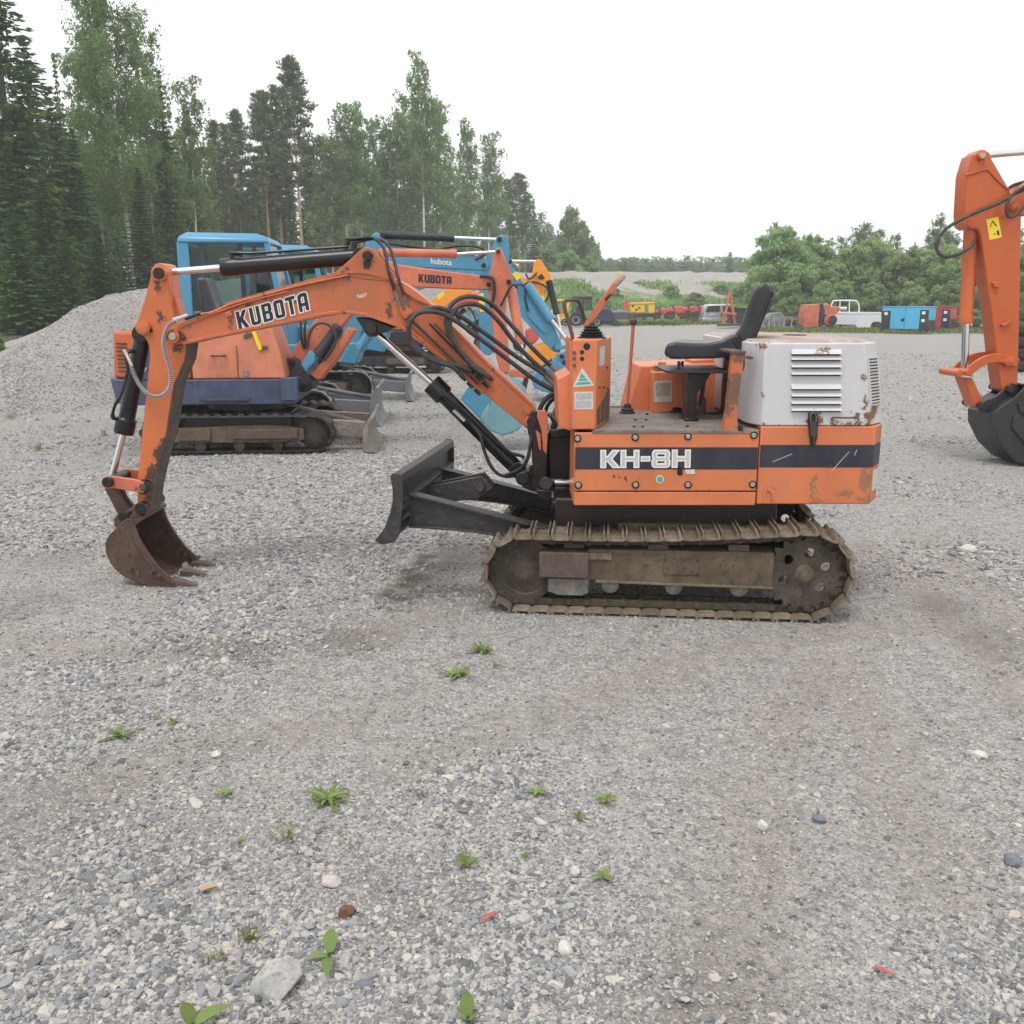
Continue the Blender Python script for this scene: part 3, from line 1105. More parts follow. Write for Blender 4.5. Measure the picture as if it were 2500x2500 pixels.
M['orange_stick'] = paint('orange_stick_paint', (0.54, 0.142, 0.043), 0.42, chips=0.42, chip_scale=11, dirt=0.08, fade=0.08,
                          spots=[rel(392, 1120, 5.21, .05, .4), rel(384, 1105, 5.21, .03, .7), rel(372, 1160, 5.21, .055, .7), rel(400, 1085, 5.21, .025, .5), rel(366, 1215, 5.21, .05, 1), rel(430, 850, 5.21, .04, 1), rel(392, 775, 5.21, .02, .4), rel(384, 700, 5.21, .018, .3)],
                          spot_col=((0.05, 0.028, 0.02), (0.10, 0.05, 0.035)))
M['orange_rear'] = paint('orange_counterweight_paint', (0.60, 0.168, 0.064), 0.44, chips=0.3, chip_scale=15, dirt=0.3, fade=0.12, dirt_col=(0.33, 0.20, 0.12),
                         spots=[rel(2112, 1170, YB, 0.043, .4), rel(1985, 1190, YB, 0.025, .25), rel(2060, 1205, YB, 0.065, 2.5), rel(2110, 1222, YB, 0.050, 2), rel(2116, 1120, YB, 0.022, .4), rel(1872, 1195, YB, 0.022, 1), rel(1890, 1192, YB, 0.009, .4), rel(2000, 1225, YB, 0.072, 5)],
                         spot_col=((0.42, 0.20, 0.10), (0.20, 0.09, 0.05)))
M['orange_post'] = paint('orange_post_paint', (0.53, 0.14, 0.055), 0.5, chips=0.3, chip_scale=14, dirt=0.15, fade=0.1,
                         spots=[rel(1795, 950, YB, .06, .5), rel(1805, 870, YB, .045, 1), rel(1780, 1000, YB, .03, .5)], spot_col=((0.12, 0.06, 0.035), (0.20, 0.11, 0.07)))

# --- boom -----------------------------------------------------------
YN, YF = 5.17, 5.43
top = [(438, 797), (543, 753), (563, 741), (656, 714), (740, 691), (817, 670), (850, 664), (880, 663), (915, 668), (950, 680), (985, 697), (1020, 721), (1060, 754), (1092, 789), (1188, 888), (1302, 992)]
bot = [(1312, 1008), (1316, 1030), (1306, 1046), (1284, 1045), (1245, 1013), (1179, 959), (1110, 899), (1080, 875), (1040, 842), (1000, 814), (984, 800), (938, 783), (900, 770), (874, 766), (850, 763), (825, 763), (785, 768), (704, 785), (519, 821), (446, 838)]
boom = MB().px(top + bot + [(432, 842), (414, 838), (404, 825), (406, 808), (420, 799)], YN, YF)
B_ = part('boom', boom, M['orange'], EXC, 0.004)
for nm, pth, ext in (('boom_flange', top[0:13], 0), ('boom_flange', bot[5:], 0)):
    part(nm, MB().ribbon([(a, b) for a, b in PX([tuple(p) for p in smooth_path([(x, y, 0) for x, y in pth], 4) for p in [(p.x, p.y)]], YN)], 0.018, YN - 0.012, YF + 0.012), M['orange'], B_, 0.003)
# sunlit top plate of the lower boom
tp = [(1072, 766), (1092, 787), (1188, 886), (1300, 990)]
part('top_plate', MB().ribbon(PX(tp, YN), 0.016, YN - 0.006, YF + 0.006), M['orange'], B_, 0.003)
# lug that carries the stick cylinder
for y0 in (YN - .004, YF - .035):
    part('cylinder_lug', MB().px([(815, 668), (872, 618), (882, 608), (898, 603), (914, 609), (924, 626), (960, 668), (965, 690), (880, 680)], YN - .004, YN + .035).xform(lambda v: Vector((v.x, v.y + y0 - YN + .004, v.z))), M['orange'], B_, 0.004)
part('pin', MB().disc(896, 624, YN - 0.03, YF + 0.03, 12), M['grease'], B_, 0.003)
part('pin_keeper', MB().px([(886, 638), (905, 634), (906, 645), (900, 656), (888, 656)], YN - 0.008, YN - 0.0045), M['grease'], B_)
part('gusset', MB().px([(968, 700), (1012, 730), (1062, 752), (1050, 742), (990, 700)], YN - 0.02, YN - 0.008), M['orange'], B_, 0.002)
part('cylinder_bracket', MB().px([(868, 775), (905, 778), (960, 800), (945, 812), (925, 812), (918, 822), (898, 822), (890, 808)], YN + 0.01, YF - 0.01), M['grease'], B_, 0.004)
part('pin', MB().disc(906, 803, YN - 0.01, YF + 0.01, 13), M['grease'], B_, 0.003)
part('pin', MB().disc(420, 822, YN - 0.035, YF + 0.03, 17).disc(420, 822, YN - 0.045, YN - 0.02, 10), M['orange'], B_, 0.004)
part('pin_cap', MB().disc(420, 822, YN - 0.052, YN - 0.044, 9), M['bolt'], B_, 0.002)
part('keeper_bolt', MB().px([(436, 808), (448, 818), (452, 828), (444, 830), (432, 816)], YN - 0.02, YN - 0.002).disc(446, 823, YN - 0.03, YN - 0.018, 5), M['worn_steel'], B_, 0.002)
part('foot_boss', MB().lathe([(.030, 0), (.036, .004), (.036, .03), (.030, .032)], P(1298, 1030, YN - 0.03), (0, 1, 0)), M['orange'], B_, 0.0)
part('pin', MB().disc(1299, 1030, YN - 0.045, YF + 0.03, 13), M['grease'], B_, 0.003)
part('weld_seam', MB().tube([P(558, 760, YN), P(556, 790, YN), P(562, 812, YN)], 0.003, 6), M['orange'], B_)
part('hose_bracket', MB().px([(549, 763), (563, 758), (566, 770), (552, 776)], YN - 0.02, YN + 0.001).disc(556, 767, YN - 0.024, YN - 0.018, 3), M['orange'], B_, 0.002)
wp, ww = word_polys('KUBOTA', 0.145)
KO = [[(-.066, -.066), (.276, -.066), (.276, .14), (.39, -.066), (.78, -.066), (.468, .55), (.765, 1.066), (.38, 1.066), (.276, .89), (.276, 1.066), (-.066, 1.066)]]
lettering('lettering_outline', (584, 805), (756, 756), (575, 762), YN, M['letter_white'], B_, KO, ww, None, 0.0, 0.0012)
lettering('lettering_outline', (584, 805), (756, 756), (575, 762), YN, M['letter_white'], B_, wp[1:], ww, None, 0.066, 0.0018)
lettering('lettering', (584, 805), (756, 756), (575, 762), YN, M['letter_dark'], B_, wp, ww, None, 0.0, 0.0030)
lettering('chalk_number', (872, 729), (896, 724), (871, 720), YN, M['letter_white'], B_, None, 1, '9607', 0.0, 0.001)
# steel lines along the lower boom
for k, (a, b) in enumerate((((1005, 782), (1168, 938)), ((1016, 790), (1150, 920)), ((1048, 790), (1180, 925)), ((1060, 790), (1198, 928)))):
    m = MB()
    pa, pb = P(a[0], a[1], YN - 0.02), P(b[0], b[1], YN - 0.02)
    m.cyl(pa, pb, 0.0055, None, 10)
    part('steel_line', m, M['rust_brown'] if k % 2 else M['grease'], B_)
for k, (x, y) in enumerate(((1150, 905), (1168, 922), (1186, 939), (1130, 922), (1148, 940), (1166, 957), (1178, 906), (1196, 922))):
    d = Vector((1, 0, -1)).normalized()
    c = P(x, y, YN - 0.022)
    part('hose_fitting', MB().cyl(c - d * 0.022, c + d * 0.022, 0.012, 0.010, 6), M['grease'], B_, 0.0)

# --- stick --------------------------------------------------------------
YSN, YSF = 5.21, 5.39
stick = [(372, 653), (379, 645), (390, 642), (401, 646), (408, 657), (413, 700), (417, 745), (424, 775), (440, 800), (456, 838), (450, 880), (424, 939), (404, 1065), (386, 1121), (369, 1198),
         (364, 1238), (355, 1256), (342, 1258), (334, 1244), (336, 1200), (336, 1171), (341, 1121), (352, 1006), (366, 873), (365, 852), (359, 832), (350, 819), (337, 814), (330, 803), (331, 790), (337, 780), (352, 735), (366, 684)]
S_ = part('stick', MB().px(stick, YSN, YSF), M['orange_stick'], EXC, 0.004)
edge = [(456, 838), (450, 880), (424, 939), (404, 1065), (386, 1121), (369, 1198), (364, 1238)]
part('bare_edge_plate', MB().ribbon([(x + .004, z) for x, z in PX(edge, YSN)], 0.006, YSN + 0.002, YSF - 0.002), M['worn_steel'], S_, 0.0, label='bare brown worn steel face of the stick')
part('side_bracket', MB().px([(410, 666), (421, 690), (424, 720), (432, 740), (440, 770), (430, 790), (418, 745), (413, 700)], YSN + 0.05, YSF - 0.03), M['orange_stick'], S_, 0.003)
part('pin', MB().disc(386, 667, YSN - 0.04, YSF + 0.03, 14), M['grease'], S_, 0.003)
part('pin_boss', MB().lathe([(.026, 0), (.041, .003), (.041, .03), (.036, .034)], P(387, 667, YSN - 0.03), (0, 1, 0)), M['orange_stick'], S_)
part('pin_boss', MB().lathe([(.014, 0), (.028, .002), (.030, .006), (.037, .007), (.037, .04), (.03, .042)], P(347, 800, YSN - 0.035), (0, 1, 0)), M['orange_stick'], S_)
part('keeper_bolt', MB().disc(360, 802, YSN - 0.02, YSN + 0.01, 7).disc(366, 806, YSN - 0.014, YSN + 0.01, 5), M['grease'], S_, 0.002)
part('pin_boss', MB().lathe([(.018, 0), (.036, .003), (.040, .01), (.040, .05)], P(348, 1190, YSN - 0.045), (0, 1, 0)), M['grease'], S_)
part('pin_cap', MB().disc(348, 1190, YSN - 0.052, YSN - 0.044, 9), M['worn_steel'], S_, 0.002)
part('pin', MB().disc(342, 1242, YSN - 0.06, YSF + 0.06, 15), M['grease'], S_, 0.004)

# --- stick cylinder (on top of the boom) -------------------------------------
CY = 5.30
def cylinder(parent, name, a, b, c, r, rr, Y, mat, rodmat, gland=1.16, glen=0.05, base_eye=None, rod_eye=None):
    """hydraulic cylinder: rod from pixel a to b, barrel from b to c"""
    pa, pb, pc = P(*a, Y), P(*b, Y), P(*c, Y)
    d = (pc - pb).normalized()
    cy = part(name, MB().lathe([(r * .55, 0), (r * gland * .97, .004), (r * gland, .008), (r * gland, glen), (r, glen + .012), (r, (pc - pb).length - .01), (r * .8, (pc - pb).length)], pb, d), mat, parent)
    part('piston_rod', MB().cyl(pa, pb + d * 0.01, rr), rodmat, cy)
    for e, p, rad in ((rod_eye, pa, rr * 1.7), (base_eye, pc, r * 1.05)):
        if e:
            part('eye', MB().cyl(p - Vector((0, e, 0)), p + Vector((0, e, 0)), rad), mat, cy, 0.003)
    return cy


c1 = cylinder(EXC, 'stick_cylinder', (392, 666), (540, 654), (884, 626), .0445, .0185, CY, M['black_paint'], M['chrome'], 1.10, .09, .05, .045)
part('oil_pipe', MB().tube(smooth_path([P(566, 636, CY), P(566, 622, CY), P(576, 618, CY - .01), P(620, 618, CY - .01), P(720, 611, CY - .01), P(838, 603, CY - .01), P(846, 600, CY - .01)], 5), .0075, 8), M['black_paint'], c1)
part('pipe_fitting', MB().cyl(P(566, 620, CY), P(567, 640, CY), .014, .016, 12).cyl(P(560, 618, CY), P(590, 619, CY), .011, .011, 12), M['grease'], c1)
part('pipe_fitting', MB().cyl(P(842, 606, CY), P(852, 582, CY), .016, .014, 12).cyl(P(842, 584, CY), P(880, 583, CY), .011, .011, 12).cyl(P(862, 620, CY), P(866, 590, CY), .014, .014, 12), M['grease'], c1)

# --- hoses over the boom bend
def hose(parent, pts, r, mat=None, n=10, sub=6, name='hose'):
    path = smooth_path([P(x, y, Y) for x, y, Y in pts], sub)
    return part(name, MB().tube(path, r, n), mat or M['rubber'], parent)


hose(B_, [(868, 583, CY), (906, 580, CY - .03), (926, 592, CY - .08), (940, 615, CY - .11), (948, 659, CY - .15), (960, 701, YN - .02), (964, 714, YN - .02)], .0085)
hose(B_, [(868, 592, CY), (910, 583, CY), (938, 590, CY - .02), (953, 608, CY - .06), (962, 635, CY - .1), (973, 680, CY - .15), (987, 722, YN - .02)], .0085)
for a, b in (((963, 710), (978, 752)), ((986, 722), (993, 750))):
    part('hose_fitting', MB().cyl(P(*a, YN - .02), P(*b, YN - .02), .0105, .0105, 8), M['grey_iron'], B_)
    part('hose_fitting', MB().cyl(P(b[0] - 1, b[1] - 2, YN - .02), P(b[0] + 7, b[1] + 22, YN - .02), .012, .009, 6), M['orange'], B_)
part('pipe_clamp', MB().px([(980, 762), (1004, 752), (1010, 762), (988, 780)], YN - .04, YN).disc(996, 766, YN - .046, YN - .038, 4), M['orange'], B_, 0.002)
for dx, dy in ((0, 0), (10, -8)):
    hose(B_, [(984 + dx, 776 + dy, YN - .012), (996 + dx, 800 + dy, YN - .012), (1040 + dx, 838 + dy, YN - .012), (1100 + dx, 892 + dy, YN - .012)], .006, M['orange'], 8, 4, 'steel_line')
hose(B_, [(436, 778, 5.15), (470, 770, 5.15), (520, 762, 5.155), (566, 742, 5.155), (660, 716, 5.155), (740, 695, 5.155), (850, 672, 5.155)], .0065, M['orange'], 8, 4, 'steel_line')
hose(B_, [(500, 770, 5.155), (530, 762, 5.155), (600, 738, 5.155), (700, 712, 5.155)], .005, M['orange'], 8, 4, 'steel_line')
part('hose_fitting', MB().cyl(P(424, 782, 5.15), P(458, 770, 5.15), .013, .011, 8), M['letter_grey'], B_)
part('hose_fitting', MB().cyl(P(452, 778, 5.15), P(490, 765, 5.15), .011, .009, 8), M['grease'], B_)
# big loops from the boom to the swing post
for pts in ([(1150, 905, YN - .03), (1118, 893, YN - .05), (1060, 876, YN - .09), (1018, 848, YN - .12), (999, 815, YN - .14), (1004, 780, YN - .14), (1030, 758, YN - .12), (1072, 752, YN - .08), (1120, 770, YN - .04), (1190, 818, 5.22), (1260, 870, 5.26), (1330, 915, 5.28), (1362, 950, 5.28)],
            [(1130, 922, YN - .03), (1105, 896, YN - .06), (1060, 882, YN - .10), (1012, 850, YN - .13), (996, 812, YN - .15), (1010, 772, YN - .15), (1045, 760, YN - .12), (1090, 770, YN - .08), (1150, 810, YN - .03), (1240, 878, 5.22), (1310, 930, 5.26), (1362, 958, 5.28)],
            [(1178, 906, YN - .03), (1140, 878, YN - .04), (1105, 830, YN - .05), (1090, 790, YN - .06), (1098, 750, YN - .06), (1124, 728, YN - .04), (1160, 725, YN), (1200, 742, 5.22), (1250, 795, 5.26), (1300, 850, 5.28), (1352, 900, 5.3), (1372, 916, 5.3)],
            [(1196, 922, YN - .03), (1150, 890, YN - .04), (1112, 840, YN - .05), (1098, 795, YN - .06), (1112, 756, YN - .06), (1140, 742, YN - .04), (1175, 748, YN), (1215, 782, 5.22), (1260, 840, 5.26), (1310, 890, 5.28), (1362, 930, 5.3)]):
    hose(B_, pts, .0125, M['hose_dusty'], 12, 8)
for x0, y0, x1, y1 in ((1330, 918, 1368, 952), (1322, 932, 1362, 962), (1345, 893, 1374, 922), (1335, 905, 1366, 938)):
    part('hose_sleeve', MB().cyl(P(x0, y0, 5.28), P(x1, y1, 5.28), .0145, .0145, 10), M['grey_iron'], B_)
hose(B_, [(1364, 960, 5.3), (1340, 968, 5.3), (1322, 990, 5.3), (1315, 1015, 5.3)], .014, M['hose_dusty'])
hose(B_, [(1368, 966, 5.33), (1350, 975, 5.33), (1336, 992, 5.33), (1331, 1012, 5.33)], .011, M['rubber'])

# --- bucket cylinder beside the stick -----------------------------------------
c2 = cylinder(EXC, 'bucket_cylinder', (272, 1172), (302, 1059), (350, 815), .0445, .0185, CY, M['black_paint'], M['chrome'], 1.25, .085, .05, None)
hose(c2, [(318, 858, 5.22), (306, 866, 5.2), (308, 884, 5.19), (312, 900, 5.19), (306, 930, 5.19), (295, 965, 5.19), (283, 985, 5.2), (276, 1005, 5.22), (275, 1018, 5.24)], .0085)
part('pipe_fitting', MB().cyl(P(275, 1010, 5.24), P(276, 1022, 5.24), .012, .012, 8).cyl(P(274, 1020, 5.24), P(290, 1024, 5.27), .011, .011, 8), M['grease'], c2)
part('pipe_fitting', MB().cyl(P(310, 858, 5.24), P(330, 856, 5.27), .012, .014, 8), M['grease'], c2)
part('brass_fitting', MB().cyl(P(303, 855, 5.21), P(310, 866, 5.2), .012, .010, 8).cyl(P(308, 864, 5.2), P(322, 894, 5.17), .010, .009, 8), M['bolt'], c2)
# coil-guarded hose that hangs across the stick
cp = smooth_path([P(*q) for q in ((430, 784, 5.13), (414, 792, 5.12), (404, 810, 5.12), (399, 838, 5.13), (404, 865, 5.14), (413, 895, 5.15), (417, 920, 5.15), (414, 945, 5.15), (402, 961, 5.15), (382, 968, 5.15), (362, 962, 5.15), (345, 946, 5.16), (330, 920, 5.17), (320, 894, 5.17))], 14)
gh = part('guarded_hose', MB().tube(cp, .0075, 8), M['rubber'], S_)
coil = MB()
L_ = 0
acc = []
for i in range(len(cp) - 1):
    seg = (cp[i + 1] - cp[i]).length
    d = (cp[i + 1] - cp[i]).normalized()
    while L_ < seg:
        acc.append((cp[i] + d * L_, d))
        L_ += 0.0105
    L_ -= seg
for c, d in acc:
    coil.lathe([(.0085, -.0022), (.0118, -.0016), (.0118, .0016), (.0085, .0022)], c, d, 10)
part('spring_coil', coil, M['letter_grey'], gh, kind='stuff')

# --- bucket linkage and bucket ------------------------------------------------------
LKP = [(250, 1168), (262, 1163), (285, 1165), (330, 1172), (350, 1176), (356, 1190), (350, 1204), (330, 1200), (275, 1192), (256, 1194), (247, 1182)]
LK = part('bucket_link', MB().px(LKP, YSN - .045, YSN - .015), M['orange_faded'], EXC, 0.003)
part('bucket_link', MB().px(LKP, YSN - .045, YSN - .015).xform(lambda v: Vector((v.x, v.y + YSF - YSN + .06, v.z))), M['orange_faded'], EXC, 0.003)
part('pin', MB().disc(261, 1178, YSN - .07, YSF + .06, 13), M['grease'], LK, 0.003)
LKP2 = [(252, 1180), (268, 1176), (284, 1190), (298, 1220), (322, 1252), (312, 1266), (290, 1262), (275, 1232), (256, 1196)]
LK2 = part('push_link', MB().px(LKP2, YSN + .03, YSN + .06), M['rust_bucket'], EXC, 0.004)
part('push_link', MB().px(LKP2, YSN + .03, YSN + .06).xform(lambda v: Vector((v.x, v.y + .06, v.z))), M['rust_bucket'], EXC, 0.004)
part('pin', MB().disc(300, 1262, YSN - .06, YSF + .06, 13), M['grease'], LK2, 0.003)

YK0, YK1 = 5.07, 5.53
side = [(300, 1272), (309, 1266), (320, 1268), (329, 1284), (339, 1313), (359, 1347), (386, 1383), (415, 1409), (428, 1428), (444, 1440), (419, 1441), (369, 1433), (330, 1421), (303, 1409), (283, 1393), (268, 1374), (258, 1350), (256, 1327), (266, 1306), (284, 1291)]
sxz = PX(side, YK0)
BK = part('bucket', MB().prism(sxz, YK0, YK0 + .014).prism(sxz, YK1 - .014, YK1)
          .ribbon(PX([(322, 1270), (300, 1284), (284, 1293), (268, 1308), (260, 1327), (261, 1349), (271, 1372), (286, 1391), (305, 1406), (331, 1418), (369, 1430), (419, 1438)], YK0), .014, YK0 + .006, YK1 - .006), M['rust_bucket'], EXC, 0.003)
part('wear_strip', MB().px([(320, 1268), (329, 1284), (339, 1313), (359, 1347), (386, 1383), (415, 1409), (428, 1428), (412, 1426), (380, 1398), (350, 1362), (330, 1330), (318, 1290)], YK0 - .010, YK0 - .001), M['rust_bucket'], BK, 0.003)
part('wear_strip', MB().px([(320, 1268), (329, 1284), (339, 1313), (359, 1347), (386, 1383), (415, 1409), (428, 1428), (412, 1426), (380, 1398), (350, 1362), (330, 1330), (318, 1290)], YK0, YK0 + .01).xform(lambda v: Vector((v.x, v.y + YK1 - YK0 - .022, v.z))), M['rust_bucket'], BK, 0.003)
ear = [(318, 1268), (306, 1282), (296, 1288), (288, 1280), (286, 1264), (294, 1252), (308, 1250), (324, 1256), (332, 1246), (330, 1234), (342, 1226), (354, 1234), (356, 1250), (345, 1264), (332, 1272)]
for y0 in (YSN - .05, YSF + .025):
    part('bucket_ear', MB().prism(PX(ear, YSN), y0, y0 + .025), M['rust_bucket'], BK, 0.004)
part('top_bar', MB().cyl(P(327, 1276, YK0), Vector((P(327, 1276, YK0).x, YK1, P(327, 1276, YK0).z)), .016), M['rust_bucket'], BK)
lip0 = P(419, 1437, YK0)
part('cutting_lip', MB().prism([(lip0.x - .09, lip0.z + .012), (lip0.x + .045, lip0.z + .004), (lip0.x + .045, lip0.z - .010), (lip0.x - .09, lip0.z - .006)], YK0 + .01, YK1 - .01), M['rust_brown'], BK, 0.002)
for yt in (YK0 + .035, (YK0 + YK1) / 2, YK1 - .035):
    w = .032
    b0 = lip0 + Vector((.0, 0, .022))
    m = MB().loft([[(b0.x - .02, yt - w, b0.z - .016), (b0.x - .02, yt + w, b0.z - .016), (b0.x - .02, yt + w, b0.z + .022), (b0.x - .02, yt - w, b0.z + .022)],
                   [(b0.x + .055, yt - w * .9, b0.z - .016), (b0.x + .055, yt + w * .9, b0.z - .016), (b0.x + .055, yt + w * .9, b0.z + .018), (b0.x + .055, yt - w * .9, b0.z + .018)],
                   [(b0.x + .135, yt - w * .5, b0.z - .020), (b0.x + .135, yt + w * .5, b0.z - .020), (b0.x + .135, yt + w * .5, b0.z - .012), (b0.x + .135, yt - w * .5, b0.z - .012)]])
    part('tooth', m, M['rust_brown'], BK, 0.002)
for x, y in ((375, 1390), (368, 1400), (388, 1404), (310, 1355), (315, 1392), (335, 1400)):
    part('rivet', MB().disc(x, y, YK0 - .014, YK0 + .004, 5, 10), M['worn_steel'], BK)
    part('rivet', MB().disc(x, y, YK0 - .004, YK0 + .008, 5, 10).xform(lambda v: Vector((v.x, v.y + YK1 - YK0 - .03, v.z))), M['worn_steel'], BK)

# --- boom cylinder -----------------------------------------------------------------
c3 = cylinder(EXC, 'boom_cylinder', (906, 803), (1052, 934), (1264, 1146), .0435, .0200, 5.26, M['black_paint'], M['chrome'], 1.38, .10, .05, .05)
hose(c3, [(1092, 958, 5.19), (1104, 975, 5.18), (1130, 1000, 5.18), (1180, 1050, 5.185), (1240, 1102, 5.2), (1270, 1112, 5.2), (1280, 1118, 5.2)], .0095, M['black_paint'])
part('pipe_clamp', MB().cyl(P(1085, 962, 5.19), P(1110, 985, 5.19), .02, .02, 10), M['black_paint'], c3)
hose(c3, [(1150, 1034, 5.19), (1172, 1062, 5.17), (1182, 1100, 5.16), (1200, 1140, 5.16), (1222, 1160, 5.16), (1252, 1162, 5.17), (1276, 1142, 5.18), (1290, 1110, 5.2), (1296, 1075, 5.22)], .0095, M['rubber'])
part('label_plate', MB().plate([P(1104, 1004, 5.213), P(1132, 1030, 5.213), P(1137, 1025, 5.213), P(1110, 999, 5.213)], (0, -1, 0), .002), M['letter_grey'], c3)

# --- swing post ----------------------------------------------------------------------
SP = part('swing_post', MB().px([(1300, 1002), (1318, 1004), (1332, 1002), (1336, 1014), (1338, 1100), (1336, 1160), (1342, 1186), (1330, 1205), (1308, 1203), (1296, 1190), (1300, 1140), (1298, 1090), (1290, 1060), (1284, 1030), (1290, 1014)], YN - .03, YN + .03)
          .px([(1300, 1002), (1318, 1004), (1332, 1002), (1336, 1014), (1338, 1100), (1336, 1160), (1342, 1186), (1330, 1205), (1308, 1203), (1296, 1190), (1300, 1140), (1298, 1090), (1290, 1060), (1284, 1030), (1290, 1014)], YF - .03, YF + .03)
          .px([(1306, 1060), (1340, 1060), (1340, 1200), (1306, 1200)], YN + .03, YF - .03), M['grease'], EXC, 0.008, 3)
part('orange_flange', MB().px([(1312, 1003), (1332, 1001), (1337, 1012), (1338, 1060), (1335, 1110), (1326, 1100), (1322, 1050), (1312, 1020)], YN - .042, YN - .028).px([(1308, 1050), (1320, 1060), (1322, 1100), (1316, 1098)], YN - .042, YN - .03), M['orange_faded'], SP, 0.004)
part('greased_collar', MB().lathe([(.05, 0), (.062, .006), (.062, .03), (.05, .036)], P(1318, 1160, CY), (0, 0, 1)), M['orange_faded'], SP)
part('pivot_bracket', MB().px([(1270, 1158), (1290, 1150), (1330, 1165), (1335, 1195), (1300, 1200), (1275, 1190)], YN, YF), M['grease'], SP, 0.006)
part('pin', MB().disc(1276, 1169, YN - .06, YF + .06, 17), M['grease'], SP, 0.005)
part('pivot_column', MB().lathe([(.06, 0), (.075, .01), (.075, .30), (.055, .33), (.055, .36)], P(1366, 1195, 5.3), (0, 0, 1)).px([(1340, 1068), (1396, 1060), (1402, 1200), (1340, 1200)], 5.2, 5.4).px([(1338, 1050), (1395, 1046), (1395, 1064), (1350, 1070)], 5.15, 5.45), M['grease'], SP, 0.005)
part('swing_cylinder_rod', MB().cyl(P(1345, 1177, 4.98), P(1450, 1177, 4.98), .018), M['chrome'], SP)
part('swing_cylinder_eye', MB().cyl(P(1333, 1180, 4.93), P(1333, 1180, 5.03), .035).cyl(P(1333, 1178, 4.98), P(1354, 1177, 4.98), .026, .024), M['grease'], SP, 0.003)
part('post_base', MB().px([(1308, 1196), (1348, 1198), (1345, 1226), (1318, 1222)], 5.1, 5.5).px([(1355, 1190), (1404, 1190), (1404, 1245), (1358, 1242)], 5.1, 5.5), M['grease'], SP, 0.006)
hose(SP, [(1298, 1060, 5.15), (1294, 1090, 5.13), (1288, 1120, 5.13), (1270, 1145, 5.15), (1230, 1162, 5.16)], .010, M['rubber'])
hose(SP, [(1340, 1010, 5.25), (1352, 1030, 5.22), (1345, 1060, 5.22), (1362, 1072, 5.22), (1390, 1066, 5.22)], .012, M['hose_dusty'])
hose(SP, [(1356, 1000, 5.25), (1350, 1018, 5.22), (1358, 1034, 5.2), (1350, 1050, 5.2)], .011, M['grease'])

# ------------------------------------------------------------------ upper body of the front excavator
def body_col(pxs):
    return [(a, b) for a, b in pxs]


W_FAR = 5.98
def xzY(x, y, Y=YB):
    v = P(x, y, Y)
    return v.x, v.z


xL, zB = xzY(1401, 1234)
_, zT = xzY(1395, 1056)
xS, _ = xzY(1853, 1100)
xR, zB2 = xzY(2122, 1231)
_, zT2 = xzY(2124, 1041)
_, zH = xzY(1900, 838)
CH = 0.13        # rear corner chamfer
# platform core behind the side panels
core = MB().box(((xL + xR) / 2 + .01, (YB + W_FAR) / 2 + .02, (zB + zT) / 2), (xR - xL - .05, W_FAR - YB - .03, zT - zB - .03))
PF = part('platform', core, M['black'], EXC, 0.0)
part('turntable', MB().lathe([(.42, -.10), (.46, -.09), (.46, 0.0), (.40, .01)], ((xL + xR) / 2 - .02, 5.32, zB), (0, 0, 1)), M['grease'], PF)


def side_panel(name, x0, x1, z0, z1, mat, parent, y=YB, th=.012, bevel=.004):
    return part(name, MB().box(((x0 + x1) / 2, y + th / 2, (z0 + z1) / 2), (x1 - x0, th, z1 - z0)), mat, parent, bevel)


_, zs = xzY(1600, 1200)
SPN = side_panel('side_panel', xL, xS - .003, zs + .003, zT, M['orange_body'], EXC)
side_panel('side_panel', xL + .002, xS - .003, zB, zs - .003, M['orange_body'], EXC, YB + .002)
# front return of the platform
part('front_panel', MB().box((xL + .006, (YB + 5.0) / 2 + .006, (zB + zT) / 2), (.012, 5.0 - YB - .012, zT - zB)), M['orange_body'], EXC, 0.003)
# stripe, in two pieces, proud of the panels
def stripe(x0, x1, yp0, yp1, parent, y=YB):
    za, zb = xzY(1600, yp0)[1], xzY(1600, yp1)[1]
    return part('stripe', MB().box(((x0 + x1) / 2, y - .0009, (za + zb) / 2), (x1 - x0, .0016, abs(za - zb))), M['stripe'], parent)


stripe(xL + .003, xS - .006, 1092, 1146, SPN)
kw, kww = word_polys('kH-8H', 0.16)
lettering('lettering_outline', (1467, 1141), (1684, 1140), (1467, 1100), YB, M['letter_white'], SPN, kw, kww, None, 0.045, 0.0030)
lettering('lettering', (1467, 1141), (1684, 1140), (1467, 1100), YB, M['letter_grey'], SPN, kw, kww, None, -0.045, 0.0042)
for x, y in ((1410, 1071), (1551, 1068), (1680, 1066), (1841, 1063), (1412, 1185), (1552, 1184), (1680, 1184), (1838, 1183)):
    b = part('bolt', MB().disc(x, y, YB - .004, YB + .004, 9.5, 20), M['grease'], SPN)
    part('bolt_head', MB().disc(x, y, YB - .012, YB - .003, 6.5, 6), M['bolt'], b, 0.0015)
part('round_sticker', MB().disc(1611, 1170, YB - .001, YB, 10, 24), M['sticker'], SPN)
part('sticker_print', MB().disc(1611, 1170, YB - .0018, YB - .0009, 7, 20), M['teal'], SPN)
part('torn_sticker', MB().px([(1672, 1147), (1696, 1146), (1697, 1157), (1676, 1158)], YB - .0028, YB - .0018), M['sticker'], SPN)
part('keyhole', MB().px([(1654, 1142), (1660, 1139), (1666, 1142), (1667, 1158), (1660, 1162), (1653, 1158)], YB - .0028, YB - .0019), M['black'], SPN)
